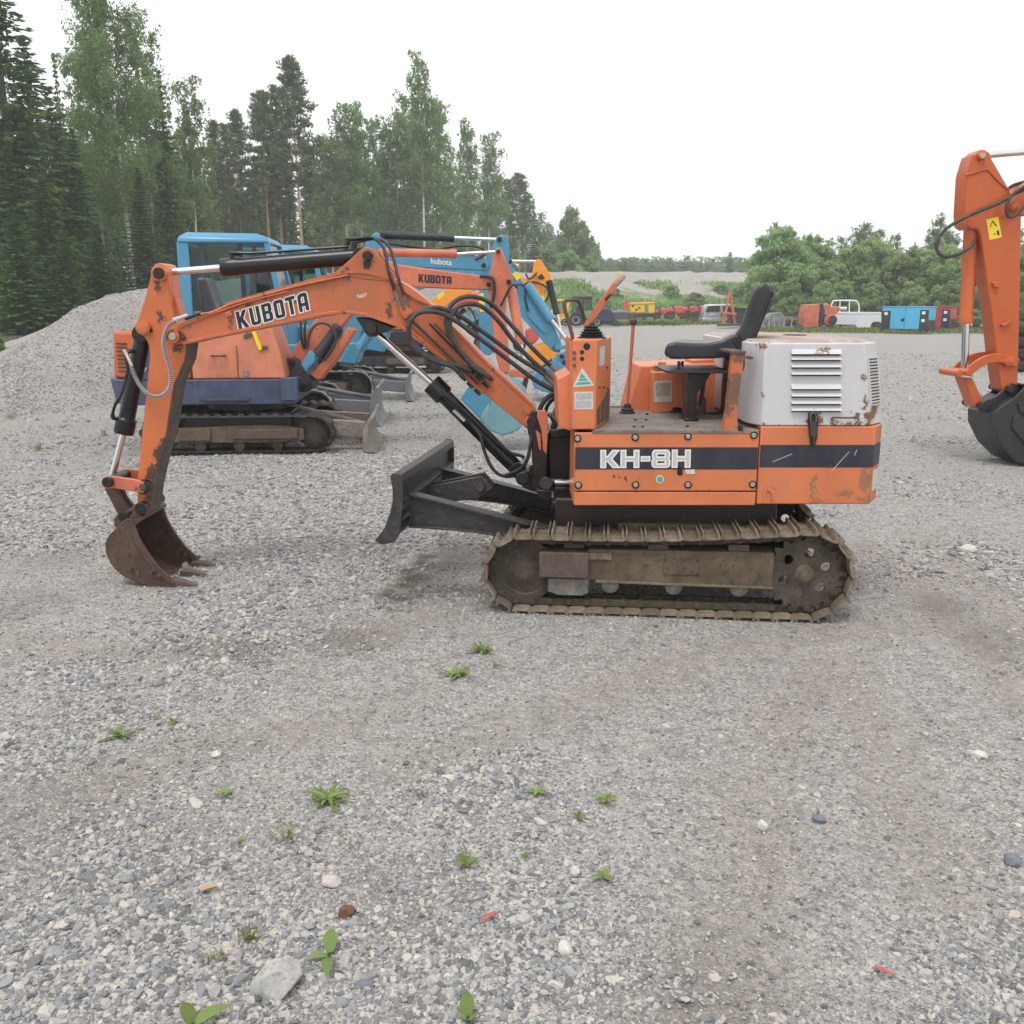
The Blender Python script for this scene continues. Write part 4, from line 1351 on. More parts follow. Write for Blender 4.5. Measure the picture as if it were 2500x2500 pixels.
for k, pl in enumerate(([(1495, 1160), (1500, 1158), (1503, 1165), (1498, 1168)], [(1506, 1163), (1516, 1165), (1514, 1169)], [(1522, 1166), (1528, 1162), (1531, 1170), (1530, 1177), (1525, 1171)])):
    part('paint_chip', MB().px(pl, YB - .0007, YB), M['rust_brown'], SPN)
for a, b in (((1886, 1128), (1934, 1108)), ((2030, 1150), (2074, 1102)), ((2086, 1112), (2092, 1098))):
    pa, pb = P(*a, YB - .0030), P(*b, YB - .0030)
    part('scratch', MB().bar(pa, pb, .0008, .003, (0, 0, 1)), M['letter_grey'], SPN)

# rear counterweight: near side, chamfer, back
cw = [(xS + .003, YB), (xR, YB), (xR + CH * .62, YB + CH), (xR + CH * .62, W_FAR - CH), (xR, W_FAR), (xS + .003, W_FAR)]
CW = part('counterweight', MB().add([(x, y, zB2) for x, y in cw] + [(x, y, zT2) for x, y in cw],
          [tuple(range(5, -1, -1)), tuple(range(6, 12))] + [(i, (i + 1) % 6, (i + 1) % 6 + 6, i + 6) for i in range(6)]), M['orange_rear'], EXC, 0.006)
stripe(xS + .006, xR - .002, 1086, 1141, CW)
za, zb = xzY(1600, 1086)[1], xzY(1600, 1141)[1]
nrm = Vector((CH, -CH * .62, 0)).normalized()
q0, q1 = Vector((xR, YB, 0)) + nrm * .0002, Vector((xR + CH * .62, YB + CH, 0)) + nrm * .0002
part('stripe', MB().plate([(q0.x, q0.y, zb), (q1.x, q1.y, zb), (q1.x, q1.y, za), (q0.x, q0.y, za)], nrm, .0016), M['stripe'], CW)
dcl = [q0.lerp(q1, .2), q0.lerp(q1, .95)]
part('peeling_decal', MB().plate([(dcl[0].x, dcl[0].y, zB2 + .06), (dcl[1].x, dcl[1].y, zB2 + .06), (dcl[1].x, dcl[1].y, zB2 + .16), (dcl[0].x, dcl[0].y, zB2 + .17)], nrm, .0014), M['sticker'], CW)
part('lifting_recess', MB().px([(1863, 1229), (1863, 1203), (1866, 1196), (1873, 1193), (1881, 1194), (1887, 1200), (1889, 1229), (1884, 1229), (1883, 1205), (1878, 1199), (1871, 1200), (1868, 1206), (1868, 1229)], YB - .007, YB + .002), M['orange_rear'], CW, 0.002)

# engine hood
hp = [(xS + .004, YB + .004), (xzY(2126, 1038)[0], YB + .004), (xR + CH * .60, YB + CH), (xR + CH * .60, W_FAR - CH), (xR, W_FAR - .01), (xS + .004, W_FAR - .01), (xS - .045, W_FAR - .08), (xS - .045, YB + .11)]
shr = xzY(2126, 1038)[0] - xzY(2112, 834)[0]
ht = [(x - (shr if x > xS + .1 else (0 if x > xS else 0)), y, zH) for x, y in hp]
n8 = len(hp)
HD = part('engine_hood', MB().add([(x, y, zT2 + .003) for x, y in hp] + ht, [(i, (i + 1) % n8, (i + 1) % n8 + n8, i + n8) for i in range(n8)] + [tuple(range(n8 - 1, -1, -1)), tuple(range(n8, 2 * n8))]), M['white_hood'], EXC, 0.006, 3)
tpv = [Vector(v) for v in ht]
cc = sum(tpv, Vector()) / n8
tin = [cc + (v - cc) * .965 for v in tpv]
part('hood_top', MB().add([(v.x, v.y, zH - .002) for v in tin] + [(cc.x + (v.x - cc.x) * .93, cc.y + (v.y - cc.y) * .93, zH + .012) for v in tin],
     [(i, (i + 1) % n8, (i + 1) % n8 + n8, i + n8) for i in range(n8)] + [tuple(range(n8, 2 * n8))]), M['hood_top'], HD, 0.004, label='rusty worn pinkish brown top of the hood')
part('exhaust_hole', MB().lathe([(.065, 0), (.065, .004), (.06, .005)], (P(1954, 815, 5.3).x, 5.40, zH + .011), (0, 0, 1)), M['black'], HD)
# louvres: pressed slats
for grp in ((857, 871, 889, 907), (942, 960, 978, 995)):
    for k, yp in enumerate(grp):
        a, b = P(1931, yp + 7, YB + .004), P(2053, yp + 5, YB + .004)
        h = .024
        lv = MB().loft([[(a.x, YB + .005, a.z + h), (a.x, YB - .016, a.z), (a.x, YB + .005, a.z - .002)], [(b.x, YB + .005, a.z + h), (b.x, YB - .016, a.z), (b.x, YB + .005, a.z - .002)]])
        part('louvre', lv, M['white_hood'] if not (yp == 857) else M['white_hood'], HD, 0.0, smooth=False)
        part('louvre_gap', MB().box(((a.x + b.x) / 2, YB + .001, a.z - .0045), (b.x - a.x - .006, .008, .006)), M['black'], HD)
# grille on the rear corner
g0, g1 = Vector((xzY(2126, 1038)[0] + .012, YB + .004 + .02, 0)), Vector((xR + CH * .60 - .012, YB + CH - .02, 0))
gn = Vector(((g1 - g0).y, -(g1 - g0).x, 0)).normalized()
def hp_at(z):
    t = (z - zT2) / (zH - zT2)
    return Vector((-shr * t, 0, 0))
zg0, zg1 = zT2 + .10, zT2 + .33
fr = MB()
c4 = [g0 + hp_at(zg0) + Vector((0, 0, zg0)), g1 + hp_at(zg0) + Vector((0, 0, zg0)), g1 + hp_at(zg1) + Vector((0, 0, zg1)), g0 + hp_at(zg1) + Vector((0, 0, zg1))]
fr.plate([c + gn * .002 for c in c4], gn, .002)
GR = part('grille', fr, M['black'], HD)
for k in range(4):
    part('grille_frame', MB().bar(c4[k] + gn * .006, c4[(k + 1) % 4] + gn * .006, .010, .008, gn), M['white_hood'], GR, 0.001)
for k in range(1, 15):
    t = k / 15
    a, b = c4[0].lerp(c4[3], t) + gn * .006, c4[1].lerp(c4[2], t) + gn * .006
    part('grille_slat', MB().bar(a, b, .008, .0065, gn), M['sticker'], GR)
# latch and handle
LT = part('hood_latch', MB().px([(1976, 1008), (1984, 1005), (1996, 1008), (1998, 1030), (1996, 1066), (1990, 1090), (1982, 1092), (1977, 1066), (1974, 1030)], YB - .016, YB + .002), M['grease'], HD, 0.003)
part('latch_lever', MB().px([(1978, 1030), (1994, 1030), (1995, 1066), (1979, 1066)], YB - .030, YB - .014).px([(1984, 1066), (1990, 1066), (1989, 1088), (1985, 1088)], YB - .024, YB - .014), M['dark_steel'], LT, 0.002)
part('latch_hook', MB().tube(smooth_path([P(1980, 1030, YB - .02), P(1979, 1014, YB - .024), P(1985, 1007, YB - .024), P(1992, 1014, YB - .024), P(1992, 1030, YB - .02)], 4), .003, 6), M['grey_iron'], LT)
part('grab_handle', MB().tube(smooth_path([P(2030, 1026, YB + .004), P(2034, 1020, YB - .012), P(2060, 1020, YB - .018), P(2090, 1020, YB - .014), P(2096, 1024, YB + .004)], 5), .0042, 8), M['rust_brown'], HD)

# deck
dk0, dk1 = xzY(1459, 1052)[0], xzY(1851, 1052)[0]
DK = part('deck_plate', MB().box(((dk0 + dk1) / 2 - .01, (YB - .004 + 5.62) / 2, zT + .004), (dk1 - dk0 + .03, 5.62 - YB + .004, .018)), M['deck'], EXC, 0.003)
for a in ((1551, 1026), (1577, 1026), (1548, 1043), (1569, 1043), (1678, 1042), (1580, 1012), (1700, 1015), (1735, 1010)):
    c = G(a[0], a[1], zT + .013)
    part('deck_bolt', MB().cyl(c, c + Vector((0, 0, .007)), .009, .008, 6), M['grease'], DK)
part('access_cover', MB().lathe([(.055, 0), (.055, .003), (.05, .004)], G(1742, 1010, zT + .013), (0, 0, 1)), M['black'], DK)

# control console at the front
con_n = [(1398, 834), (1456, 829), (1456, 1046), (1396, 1050)]
p = [P(1397, 833, YB), P(1456, 829, YB)]
zc = p[1].z
xa, xb = P(1397, 940, YB).x, P(1456, 940, YB).x
ctr = [(xa, YB + .004), (xb, YB + .004), (xb + .105, YB + .36), (xb + .02, YB + .62), (xa, YB + .62)]
CN = part('control_console', MB().add([(x, y, zT + .014) for x, y in ctr] + [(x, y, zc) for x, y in ctr], [(i, (i + 1) % 5, (i + 1) % 5 + 5, i + 5) for i in range(5)] + [tuple(range(4, -1, -1)), tuple(range(5, 10))]), M['orange_body'], EXC, 0.007, 3)
for x, y, r in ((1432.6, 846, 8.5), (1421, 860, 5.2), (1421, 876, 5.2)):
    part('hole', MB().disc(x, y, YB + .0025, YB + .01, r, 20), M['black'], CN)
for x, y in ((1402, 861), (1402, 876), (1402, 893)):
    part('bolt_head', MB().disc(x, y, YB - .006, YB + .005, 4.5, 8), M['rust_brown'], CN)
part('triangle_sticker', MB().px([(1420, 899), (1424, 901), (1450, 939), (1448, 942), (1401, 946), (1399, 943)], YB + .002, YB + .0035), M['sticker'], CN)
part('sticker_print', MB().px([(1420, 911), (1430, 922), (1414, 923)], YB + .0008, YB + .0022).px([(1406, 940), (1409, 934), (1439, 932), (1443, 937)], YB + .0008, YB + .0022).px([(1411, 930), (1415, 925), (1431, 924), (1435, 929)], YB + .0008, YB + .0022), M['teal'], CN)
part('data_plate', MB().px([(1402, 957), (1448, 956), (1448, 999), (1402, 1000)], YB + .002, YB + .0035), M['sticker'], CN)
part('data_print', MB().px([(1406, 961), (1444, 960), (1444, 974), (1406, 975)], YB + .0008, YB + .0022).px([(1406, 979), (1444, 978), (1444, 994), (1406, 995)], YB + .0008, YB + .0022), M['sticker_grey'], CN)
# slots low on the rear face of the console
rn = Vector((.36, -.105 * 1.0, 0)).normalized()
e0, e1 = Vector((xb, YB + .004, 0)), Vector((xb + .105, YB + .36, 0))
for t0, t1 in ((.08, .28), (.36, .58), (.66, .92)):
    a, b = e0.lerp(e1, t0) + rn * .001, e0.lerp(e1, t1) + rn * .001
    z0, z1 = zT + .03, zT + .10 + t0 * .10
    part('slot', MB().plate([(a.x, a.y, z0), (b.x, b.y, z0), (b.x, b.y, z1 + .02), (a.x, a.y, z1)], rn, .0015), M['rust_brown'], CN)
a, b = e0.lerp(e1, .15) + rn * .001, e0.lerp(e1, .5) + rn * .001
part('white_label', MB().plate([(a.x, a.y, zc - .13), (b.x, b.y, zc - .13), (b.x, b.y, zc - .04), (a.x, a.y, zc - .04)], rn, .0015), M['sticker'], CN)
for t, z in ((.2, .235), (.5, .245), (.8, .26), (.25, .40), (.7, .15)):
    c = e0.lerp(e1, t) + Vector((0, 0, zc - z))
    part('bolt_head', MB().cyl(c, c + rn * .006, .006, .006, 6), M['grease'], CN)
# guard box in front of the console
gx0, gz0 = xzY(1361, 1043)
gx1, gz1 = xzY(1394, 912)
GB = part('front_guard', MB().px([(1361, 926), (1394, 910), (1395, 1049), (1392, 1052), (1364, 1042)], YB + .06, YB + .50), M['orange_body'], CN, 0.006)
part('guard_strip', MB().px([(1391, 836), (1398, 834), (1397, 1049), (1392, 1050)], YB + .02, YB + .06), M['orange_faded'], CN, 0.003)
# rubber boot and big control lever
YJ = YB + .20
zb_ = zc
bt = P(1440, 800, YJ)
BT = part('lever_boot', MB().lathe([(.072, 0), (.072, .005), (.054, .010), (.064, .017), (.048, .023), (.056, .030), (.039, .036), (.046, .043), (.030, .050), (.035, .057), (.018, .064), (.015, .075)], (bt.x + .01, YJ, zb_), (0, 0, 1)), M['rubber'], EXC)
jl = [P(1436, 789, YJ), P(1450, 770, YJ), P(1500, 697, YJ)]
LV = part('control_lever', MB().loft([[(c.x - w, YJ - .010, c.z + h), (c.x - w, YJ + .010, c.z + h), (c.x + w, YJ + .010, c.z - h), (c.x + w, YJ - .010, c.z - h)] for c, w, h in
          ((P(1430, 798, YJ), .012, .004), (P(1438, 786, YJ), .013, .006), (P(1452, 766, YJ), .015, .010), (P(1470, 740, YJ), .014, .009), (P(1505, 690, YJ), .012, .008))]), M['orange_faded'], EXC, 0.003)
part('lever_knob', MB().lathe([(.012, 0), (.018, .008), (.022, .03), (.026, .05), (.024, .062), (.014, .068)], P(1501, 696, YJ), P(1519, 668, YJ) - P(1501, 696, YJ)), M['beige_knob'], LV)
part('lever_clamp', MB().bar(P(1478, 732, YJ - .014), P(1492, 718, YJ - .014), .012, .014, (0, 1, 0)), M['grease'], LV, 0.002)
part('grab_rail', MB().tube(smooth_path([P(1400, 845, YJ - .12), P(1396, 815, YJ - .12), P(1381, 762, YJ - .12), P(1377, 742, YJ - .12), P(1380, 735, YJ - .11), P(1396, 732, YJ - .06), P(1408, 733, YJ), P(1415, 740, YJ + .02), P(1424, 770, YJ + .05), P(1433, 808, YJ + .06)], 5), .0095, 10), M['rust_brown'], CN)

# travel lever
YT = 5.05
zd = zT + .013
tb = G(1531, 1009, zd)
TL = part('travel_lever', MB().tube([tb + Vector((0, 0, .02)), P(1536, 930, tb.y), P(1546, 793, tb.y)], [.007, .0085, .0105], 10), M['orange_faded'], EXC)
part('lever_boot', MB().lathe([(.045, 0), (.045, .008), (.034, .014), (.036, .024), (.022, .032), (.02, .05), (.010, .056)], tb, (0, 0, 1)), M['rubber'], TL)
part('lever_knob', MB().lathe([(.008, 0), (.017, .005), (.021, .018), (.020, .028), (.012, .036), (.004, .038)], P(1546, 794, tb.y), (0.03, 0, 1)), M['hose_dusty'], TL)
tb2 = G(1620, 1006, zd)
TL2 = part('travel_lever', MB().tube([tb2 + Vector((0, 0, .02)), P(1658, 940, tb2.y), P(1660, 885, tb2.y)], .008, 8), M['orange_faded'], EXC)
part('lever_boot', MB().lathe([(.055, 0), (.055, .008), (.040, .016), (.044, .028), (.026, .036), (.02, .06), (.010, .066)], tb2 + Vector((.07, 0, 0)), (0, 0, 1)), M['rubber'], TL2)

# fuel tank box on the far side
YTK = 5.50
def ztop(y, Y): return P(1700, y, Y).z
TK = part('side_tank', MB().px([(1533, 1008), (1562, 893), (1842, 884), (1842, 1004)], YTK, YTK + .42), M['orange_body'], EXC, 0.010, 3)
TB = part('battery_box', MB().px([(1591, 1009), (1593, 908), (1678, 905), (1678, 1008)], YTK - .14, YTK - .002), M['orange_body'], EXC, 0.008, 3)
part('instruction_plate', MB().px([(1597, 930), (1641, 929), (1640, 981), (1597, 982)], YTK - .1425, YTK - .1405), M['sticker'], TB)
part('plate_print', MB().px([(1600, 935), (1637, 934), (1636, 966), (1600, 968)], YTK - .1437, YTK - .1423), mudmetal('brown_stained_print', (0.36, 0.30, 0.24), (0.50, 0.46, 0.40), (0.22, 0.13, 0.07), 0.6, 40), TB)
part('filler_cap', MB().lathe([(.03, 0), (.03, .02), (.022, .028)], (P(1607, 900, YTK - .07).x, YTK - .07, ztop(906, YTK - .14)), (0, 0, 1)), M['grey_iron'], TB)
part('tank_bracket', MB().px([(1608, 884), (1626, 884), (1626, 893), (1608, 894)], YTK + .02, YTK + .05).px([(1690, 880), (1760, 876), (1760, 886), (1690, 890)], YTK + .05, YTK + .3), M['orange_faded'], TK, 0.003)

# seat, turned a little away from the camera
YS0, YS1 = 4.90, 5.34
def turn(m):
    return m.xform(lambda v: Vector((v.x + (v.y - YS0) * .235, v.y, v.z)))

cush = [(1622, 862), (1623, 848), (1632, 839), (1652, 835), (1690, 838), (1727, 838), (1760, 832), (1785, 819), (1800, 815), (1826, 836), (1822, 852), (1808, 862), (1786, 872), (1740, 876), (1640, 877), (1626, 872)]
ST = part('seat_cushion', turn(MB().px(cush, YS0, YS1)), M['vinyl'], EXC, 0.028, 4)
backr = [(1788, 824), (1806, 802), (1819, 770), (1829, 737), (1838, 714), (1849, 699), (1862, 690), (1876, 694), (1884, 706), (1882, 722), (1872, 748), (1856, 790), (1840, 830), (1828, 850), (1808, 856), (1792, 845)]
BR = part('backrest', turn(MB().px(backr, YS0 + .005, YS1 - .005)), M['vinyl'], EXC, 0.024, 4)
part('backrest_rim', turn(MB().ribbon(PX([(1876, 700), (1888, 714), (1876, 745), (1858, 792), (1840, 834)], YS0), .010, YS0 + .03, YS1 - .03)), M['vinyl'], BR, 0.003)
part('seam_crease', MB().tube([P(1797, 826, YS0 - .001), P(1812, 848, YS0 - .001)], .004, 6).tube([P(1803, 818, YS0 - .001), P(1820, 842, YS0 - .001)], .004, 6).tube([P(1790, 830, YS0 - .001), P(1804, 856, YS0 - .001)], .004, 6), M['rubber'], ST)
part('seat_trim', MB().px([(1624, 866), (1700, 868), (1790, 866), (1790, 870), (1700, 872), (1626, 871)], YS0 - .004, YS0 + .002), M['rubber'], ST)
SR = part('seat_rail', MB().px([(1626, 905), (1640, 903), (1778, 903), (1785, 908), (1780, 912), (1630, 912)], YS0 + .02, YS1 - .02), M['dark_steel'], EXC, 0.003)
part('rail_spring', MB().px([(1655, 882), (1661, 882), (1661, 906), (1655, 906)], YS0 + .04, YS0 + .06).px([(1664, 882), (1670, 882), (1668, 906), (1664, 906)], YS1 - .1, YS1 - .08).px([(1772, 880), (1784, 880), (1784, 906), (1774, 906)], YS0 + .04, YS0 + .10), M['grease'], SR, 0.001)
part('seat_post', MB().px([(1680, 912), (1736, 912), (1722, 935), (1702, 960), (1700, 1026), (1678, 1028)], YS0 + .09, YS0 + .24).px([(1674, 1022), (1706, 1022), (1706, 1029), (1674, 1030)], YS0 + .06, YS0 + .28), M['black_paint'], EXC, 0.004)
hose(SR, [(1706, 990, 5.2), (1714, 960, 5.2), (1718, 930, 5.2)], .012, M['rust_brown'])
part('valve', MB().lathe([(.02, 0), (.026, .02), (.02, .05), (.026, .07), (.014, .10)], G(1712, 1012, zd), (0, 0, 1)), M['grey_iron'], SR)
# orange guard post behind the seat, on the deck edge
GP = part('guard_post', MB().loft([[(a.x, YB + .006, a.z), (b.x, YB + .006, b.z), (b.x, YB + .066, b.z), (a.x, YB + .066, a.z)] for a, b in ((P(1766, 1052, YB), P(1803, 1052, YB)), (P(1776, 1000, YB), P(1801, 1000, YB)), (P(1790, 862, YB), P(1819, 862, YB)))]), M['orange_post'], EXC, 0.003)
part('post_top_plate', MB().px([(1786, 857), (1822, 857), (1822, 863), (1786, 864)], YB - .004, YB + .30), M['rust_brown'], GP, 0.002)
part('hood_prop', MB().tube([P(1816, 860, YB + .02), P(1816, 890, YB + .02), P(1813, 905, YB + .02)], .006, 8).tube([P(1822, 872, YB + .05), P(1838, 874, YB + .05)], .006, 8), M['rust_brown'], GP)
part('far_post', MB().px([(1772, 870), (1792, 870), (1784, 1005), (1764, 1005)], YB + .48, YB + .54), M['grease'], GP, 0.003)
part('deck_edge_bracket', MB().px([(1803, 1042), (1814, 1042), (1814, 1052), (1803, 1052)], YB - .006, YB + .05), M['black'], GP)

# ------------------------------------------------------------------ undercarriage (turned a little against the body)
YAW = R(5.5)
UC = Vector((0.835, 5.14, 0.0))
cu_, su_ = math.cos(YAW), math.sin(YAW)


def T(u, w, z):
    """undercarriage frame: u towards the rear, w away from the camera"""
    return Vector((UC.x + u * cu_ + w * su_, UC.y - u * su_ + w * cu_, z))


TX = Vector((cu_, -su_, 0))
TW = Vector((su_, cu_, 0))
UI, US, ZI, ZS, RI, RS = -.722, .672, .209, .235, .158, .184   # idler and sprocket centres and chain radii
HALF = .62
SHW = .27


def track_path(n):
    """pitch line of the chain: positions and outward normals"""
    pts = []
    zt0, zt1 = ZI + RI + .022, ZS + RS + .022
    a0 = ZI - RI - .022
    r1, r2 = RI + .022, RS + .022
    for k in range(0, 40):
        th = math.pi / 2 + math.pi * k / 40
        pts.append(Vector((UI + r1 * math.cos(th), ZI + r1 * math.sin(th))))
    for k in range(0, 60):
        t = k / 60
        pts.append(Vector((UI + (US - UI) * t, (ZI - r1) * (1 - t) + (ZS - r2) * t)))
    for k in range(0, 40):
        th = -math.pi / 2 + math.pi * k / 40
        pts.append(Vector((US + r2 * math.cos(th), ZS + r2 * math.sin(th))))
    for k in range(0, 60):
        t = k / 60
        pts.append(Vector((US + (UI - US) * t, (ZS + r2) * (1 - t) + (ZI + r1) * t - .018 * math.sin(math.pi * t))))
    L = [0]
    m = len(pts)
    for i in range(m):
        L.append(L[-1] + (pts[(i + 1) % m] - pts[i]).length)
    out = []
    for k in range(n):
        s = L[-1] * k / n
        i = 0
        while L[i + 1] <= s: i += 1
        t = (s - L[i]) / (L[i + 1] - L[i])
        p = pts[i].lerp(pts[(i + 1) % m], t)
        d = (pts[(i + 2) % m] - pts[i - 1]).normalized()
        out.append((p, d, Vector((d.y, -d.x))))
    return out, L[-1] / n


NSH = 43
TPS, PITCHL = track_path(NSH)


def make_track(w0):
    """one crawler: chain (part) with its shoes (sub-parts); w0 is the outer edge"""
    sgn = 1 if w0 < 0 else -1
    wc = w0 + sgn * SHW / 2
    chain = MB()
    for p, d, nn in TPS:
        for dw in (-.045, .045):
            # link plate with two bosses
            hl = PITCHL * .56
            pts = []
            for a, b in ((-hl, -.016), (hl, -.016), (hl, .018), (-hl, .018)):
                q = p + d * a - nn * (b + .018)
                pts.append(q)
            vs = [T(q.x, wc + dw - .010, q.y) for q in pts] + [T(q.x, wc + dw + .010, q.y) for q in pts]
            chain.add(vs, [(0, 1, 2, 3), (7, 6, 5, 4)] + [(i, i + 4, (i + 1) % 4 + 4, (i + 1) % 4) for i in range(4)])
        q = p - nn * .022 + d * (PITCHL / 2)
        chain.cyl(T(q.x, wc - .068, q.y), T(q.x, wc + .068, q.y), .017, None, 10)
    CHN = part('track_chain', chain, M['mud_dark'], EXC, 0.0)
    # one shoe in its own frame: x along the run, y across, z outward
    sm = MB()
    hl = PITCHL * .485
    sm.loft([[(x, -SHW / 2, z0), (x, -SHW / 2, z1), (x, SHW / 2, z1), (x, SHW / 2, z0)] for x, z0, z1 in
             ((-hl - .004, .010, .018), (-hl + .004, .004, .014), (-hl + .014, .000, .010), (hl - .014, .000, .010), (hl - .004, .002, .040), (hl + .003, .010, .042))])
    sm.loft([[(x, -SHW / 2 + .004, .009), (x, -SHW / 2 + .004, h), (x, SHW / 2 - .004, h), (x, SHW / 2 - .004, .009)] for x, h in ((-hl + .006, .012), (-hl + .012, .039), (-hl + .019, .037), (-hl + .024, .010))])
    sm.box((.0, 0, .0085), (.028, .07, .0045))
    for sx in (-.012, .018):
        for sy in (-.05, .05):
            sm.cyl((sx, sy, .008), (sx, sy, .016), .007, .006, 6)
    me = sm.mesh('track_shoe', M['shoe'])
    for k, (p, d, nn) in enumerate(TPS):
        o = bpy.data.objects.new('track_shoe', me)
        q = p + nn * .002
        org = T(q.x, wc, q.y) - EO
        ex = TX * d.x + Vector((0, 0, 1)) * d.y
        ez = TX * nn.x + Vector((0, 0, 1)) * nn.y
        ey = ez.cross(ex)
        j = random.uniform(-.012, .012)
        o.matrix_local = Matrix.Translation(org) @ Matrix((ex, ey, ez)).transposed().to_4x4() @ Matrix.Rotation(j, 4, 'Y')
        link(o, CHN)
    return CHN


make_track(-HALF)
make_track(HALF)


def wheel(prof, u, z, w, mat, name, parent, n=40):
    return part(name, MB().lathe(prof, T(u, w, z), TW, n), mat, parent)


UF = part('track_frame', MB().loft([[T(-.40, -HALF + .06, .175), T(-.40, -HALF + .20, .175), T(-.40, -HALF + .20, .335), T(-.40, -HALF + .06, .335)], [T(.52, -HALF + .06, .165), T(.52, -HALF + .20, .165), T(.52, -HALF + .20, .34), T(.52, -HALF + .06, .34)]])
          .loft([[T(-.36, HALF - .2, .175), T(-.36, HALF - .06, .175), T(-.36, HALF - .06, .335), T(-.36, HALF - .2, .335)], [T(.52, HALF - .2, .165), T(.52, HALF - .06, .165), T(.52, HALF - .06, .34), T(.52, HALF - .2, .34)]])
          .loft([[T(-.25, -HALF + .2, .2), T(-.25, HALF - .2, .2), T(-.25, HALF - .2, .44), T(-.25, -HALF + .2, .44)], [T(.35, -HALF + .2, .2), T(.35, HALF - .2, .2), T(.35, HALF - .2, .44), T(.35, -HALF + .2, .44)]]), M['mud_frame'], EXC, 0.004)
part('cover_plate', MB().loft([[T(-.02, -HALF + .054, .215), T(-.02, -HALF + .062, .215), T(-.02, -HALF + .062, .295), T(-.02, -HALF + .054, .295)], [T(.155, -HALF + .054, .215), T(.155, -HALF + .062, .215), T(.155, -HALF + .062, .295), T(.155, -HALF + .054, .295)]]), M['mud_frame'], UF, 0.002)
for u, z in ((-.012, .222), (.147, .222), (-.012, .29), (.147, .29), (.26, .27), (-.2, .2), (.05, .185), (.32, .19)):
    part('frame_bolt', MB().cyl(T(u, -HALF + .046, z), T(u, -HALF + .062, z), .007, .007, 6), M['mud_dark'], UF)
part('frame_lip', MB().loft([[T(u, -HALF + .045, z), T(u, -HALF + .2, z), T(u, -HALF + .2, z + .012), T(u, -HALF + .045, z + .012)] for u, z in ((-.36, .165), (.52, .155))]), M['shoe'], UF, 0.002)
part('centre_frame', MB().loft([[T(u, -HALF + .27, .30), T(u, HALF - .27, .30), T(u, HALF - .27, zB - .01), T(u, -HALF + .27, zB - .01)] for u in (-.58, .56)]), M['grease'], UF, 0.01)
# idler guard box and the scraper plate under it
part('idler_guard', MB().loft([[T(u, -HALF + .02, .19), T(u, -HALF + .2, .19), T(u, -HALF + .2, .325), T(u, -HALF + .02, .325)] for u in (-.645, -.395)]), M['rust_brown'], UF, 0.008, 3)
part('scraper_plate', MB().loft([[T(-.60, w, .18), T(-.395, w, .18), T(-.395, w, .105), T(-.43, w, .092), T(-.55, w, .092), T(-.60, w, .112)] for w in (-HALF + .05, -HALF + .075)]), M['grey_iron'], UF, 0.003)
part('guide_plate', MB().loft([[T(u, -HALF + .045, .285), T(u, -HALF + .06, .285), T(u, -HALF + .06, .32), T(u, -HALF + .045, .32)] for u in (-.395, -.28)]), M['shoe'], UF, 0.002)
for u in (-.52, -.1, .3):
    for dz in (.0,):
        part('carrier_bracket', MB().loft([[T(u, -HALF + .08, .335), T(u + .1, -HALF + .08, .335), T(u + .1, -HALF + .08, .37), T(u, -HALF + .08, .37)], [T(u, -HALF + .18, .335), T(u + .1, -HALF + .18, .335), T(u + .1, -HALF + .18, .37), T(u, -HALF + .18, .37)]]), M['rust_brown'], UF)
for s, w in ((1, -HALF), (-1, HALF)):
    ax = s
    wheel([(.03, 0), (.05, .002 * ax), (.06, .01 * ax), (.12, .02 * ax), (.128, .01 * ax), (RI + .004, .012 * ax), (RI + .004, .05 * ax), (RI - .03, .055 * ax), (RI - .03, .12 * ax)], UI, ZI, w + s * .07, M['mud_dark'], 'idler', UF)
    for u in (-.285, .035, .36):
        wheel([(.012, 0), (.02, .004 * ax), (.034, .006 * ax), (.044, .014 * ax), (.044, .05 * ax), (.03, .055 * ax), (.03, .11 * ax)], u, .147, w + s * .062, M['grey_iron'], 'track_roller', UF, 24)
# sprocket: toothed disc with six holes
def sprocket(w, s):
    n = 84
    m = MB()
    outer = []
    for k in range(n):
        a = 2 * math.pi * k / n
        r = RS - .002 + .012 * (1 if (k % 4) in (0, 1) else -1)
        outer.append((r * math.cos(a), r * math.sin(a)))
    holes = []
    for h in range(6):
        a0 = 2 * math.pi * h / 6 + .35
        cx, cz = .108 * math.cos(a0), .108 * math.sin(a0)
        holes.append([(cx + .026 * math.cos(2 * math.pi * k / 14), cz + .026 * math.sin(2 * math.pi * k / 14)) for k in range(14)])
    me = curve_mesh([outer] + holes, None, 0.0, 0.011)
    co = [T(US + v.co.x, w + s * .075 + v.co.z, ZS + v.co.y) - EO for v in me.vertices]
    for v, c in zip(me.vertices, co):
        v.co = c
    me.materials.clear()
    me.materials.append(M['mud_dark'])
    o = bpy.data.objects.new('sprocket', me)
    link(o, UF)
    part('hub', MB().lathe([(.012, -.03 * s), (.028, -.028 * s), (.03, -.012 * s), (.045, -.008 * s), (.05, .01 * s), (.055, .012 * s), (.055, .10 * s)], T(US, w + s * .06, ZS), TW, 24), M['mud_frame'], o)
    for k in range(6):
        a = 2 * math.pi * k / 6
        part('hub_bolt', MB().cyl(T(US + .038 * math.cos(a), w + s * .052, ZS + .038 * math.sin(a)), T(US + .038 * math.cos(a), w + s * .075, ZS + .038 * math.sin(a)), .006, .006, 6), M['mud_dark'], o)
    return o


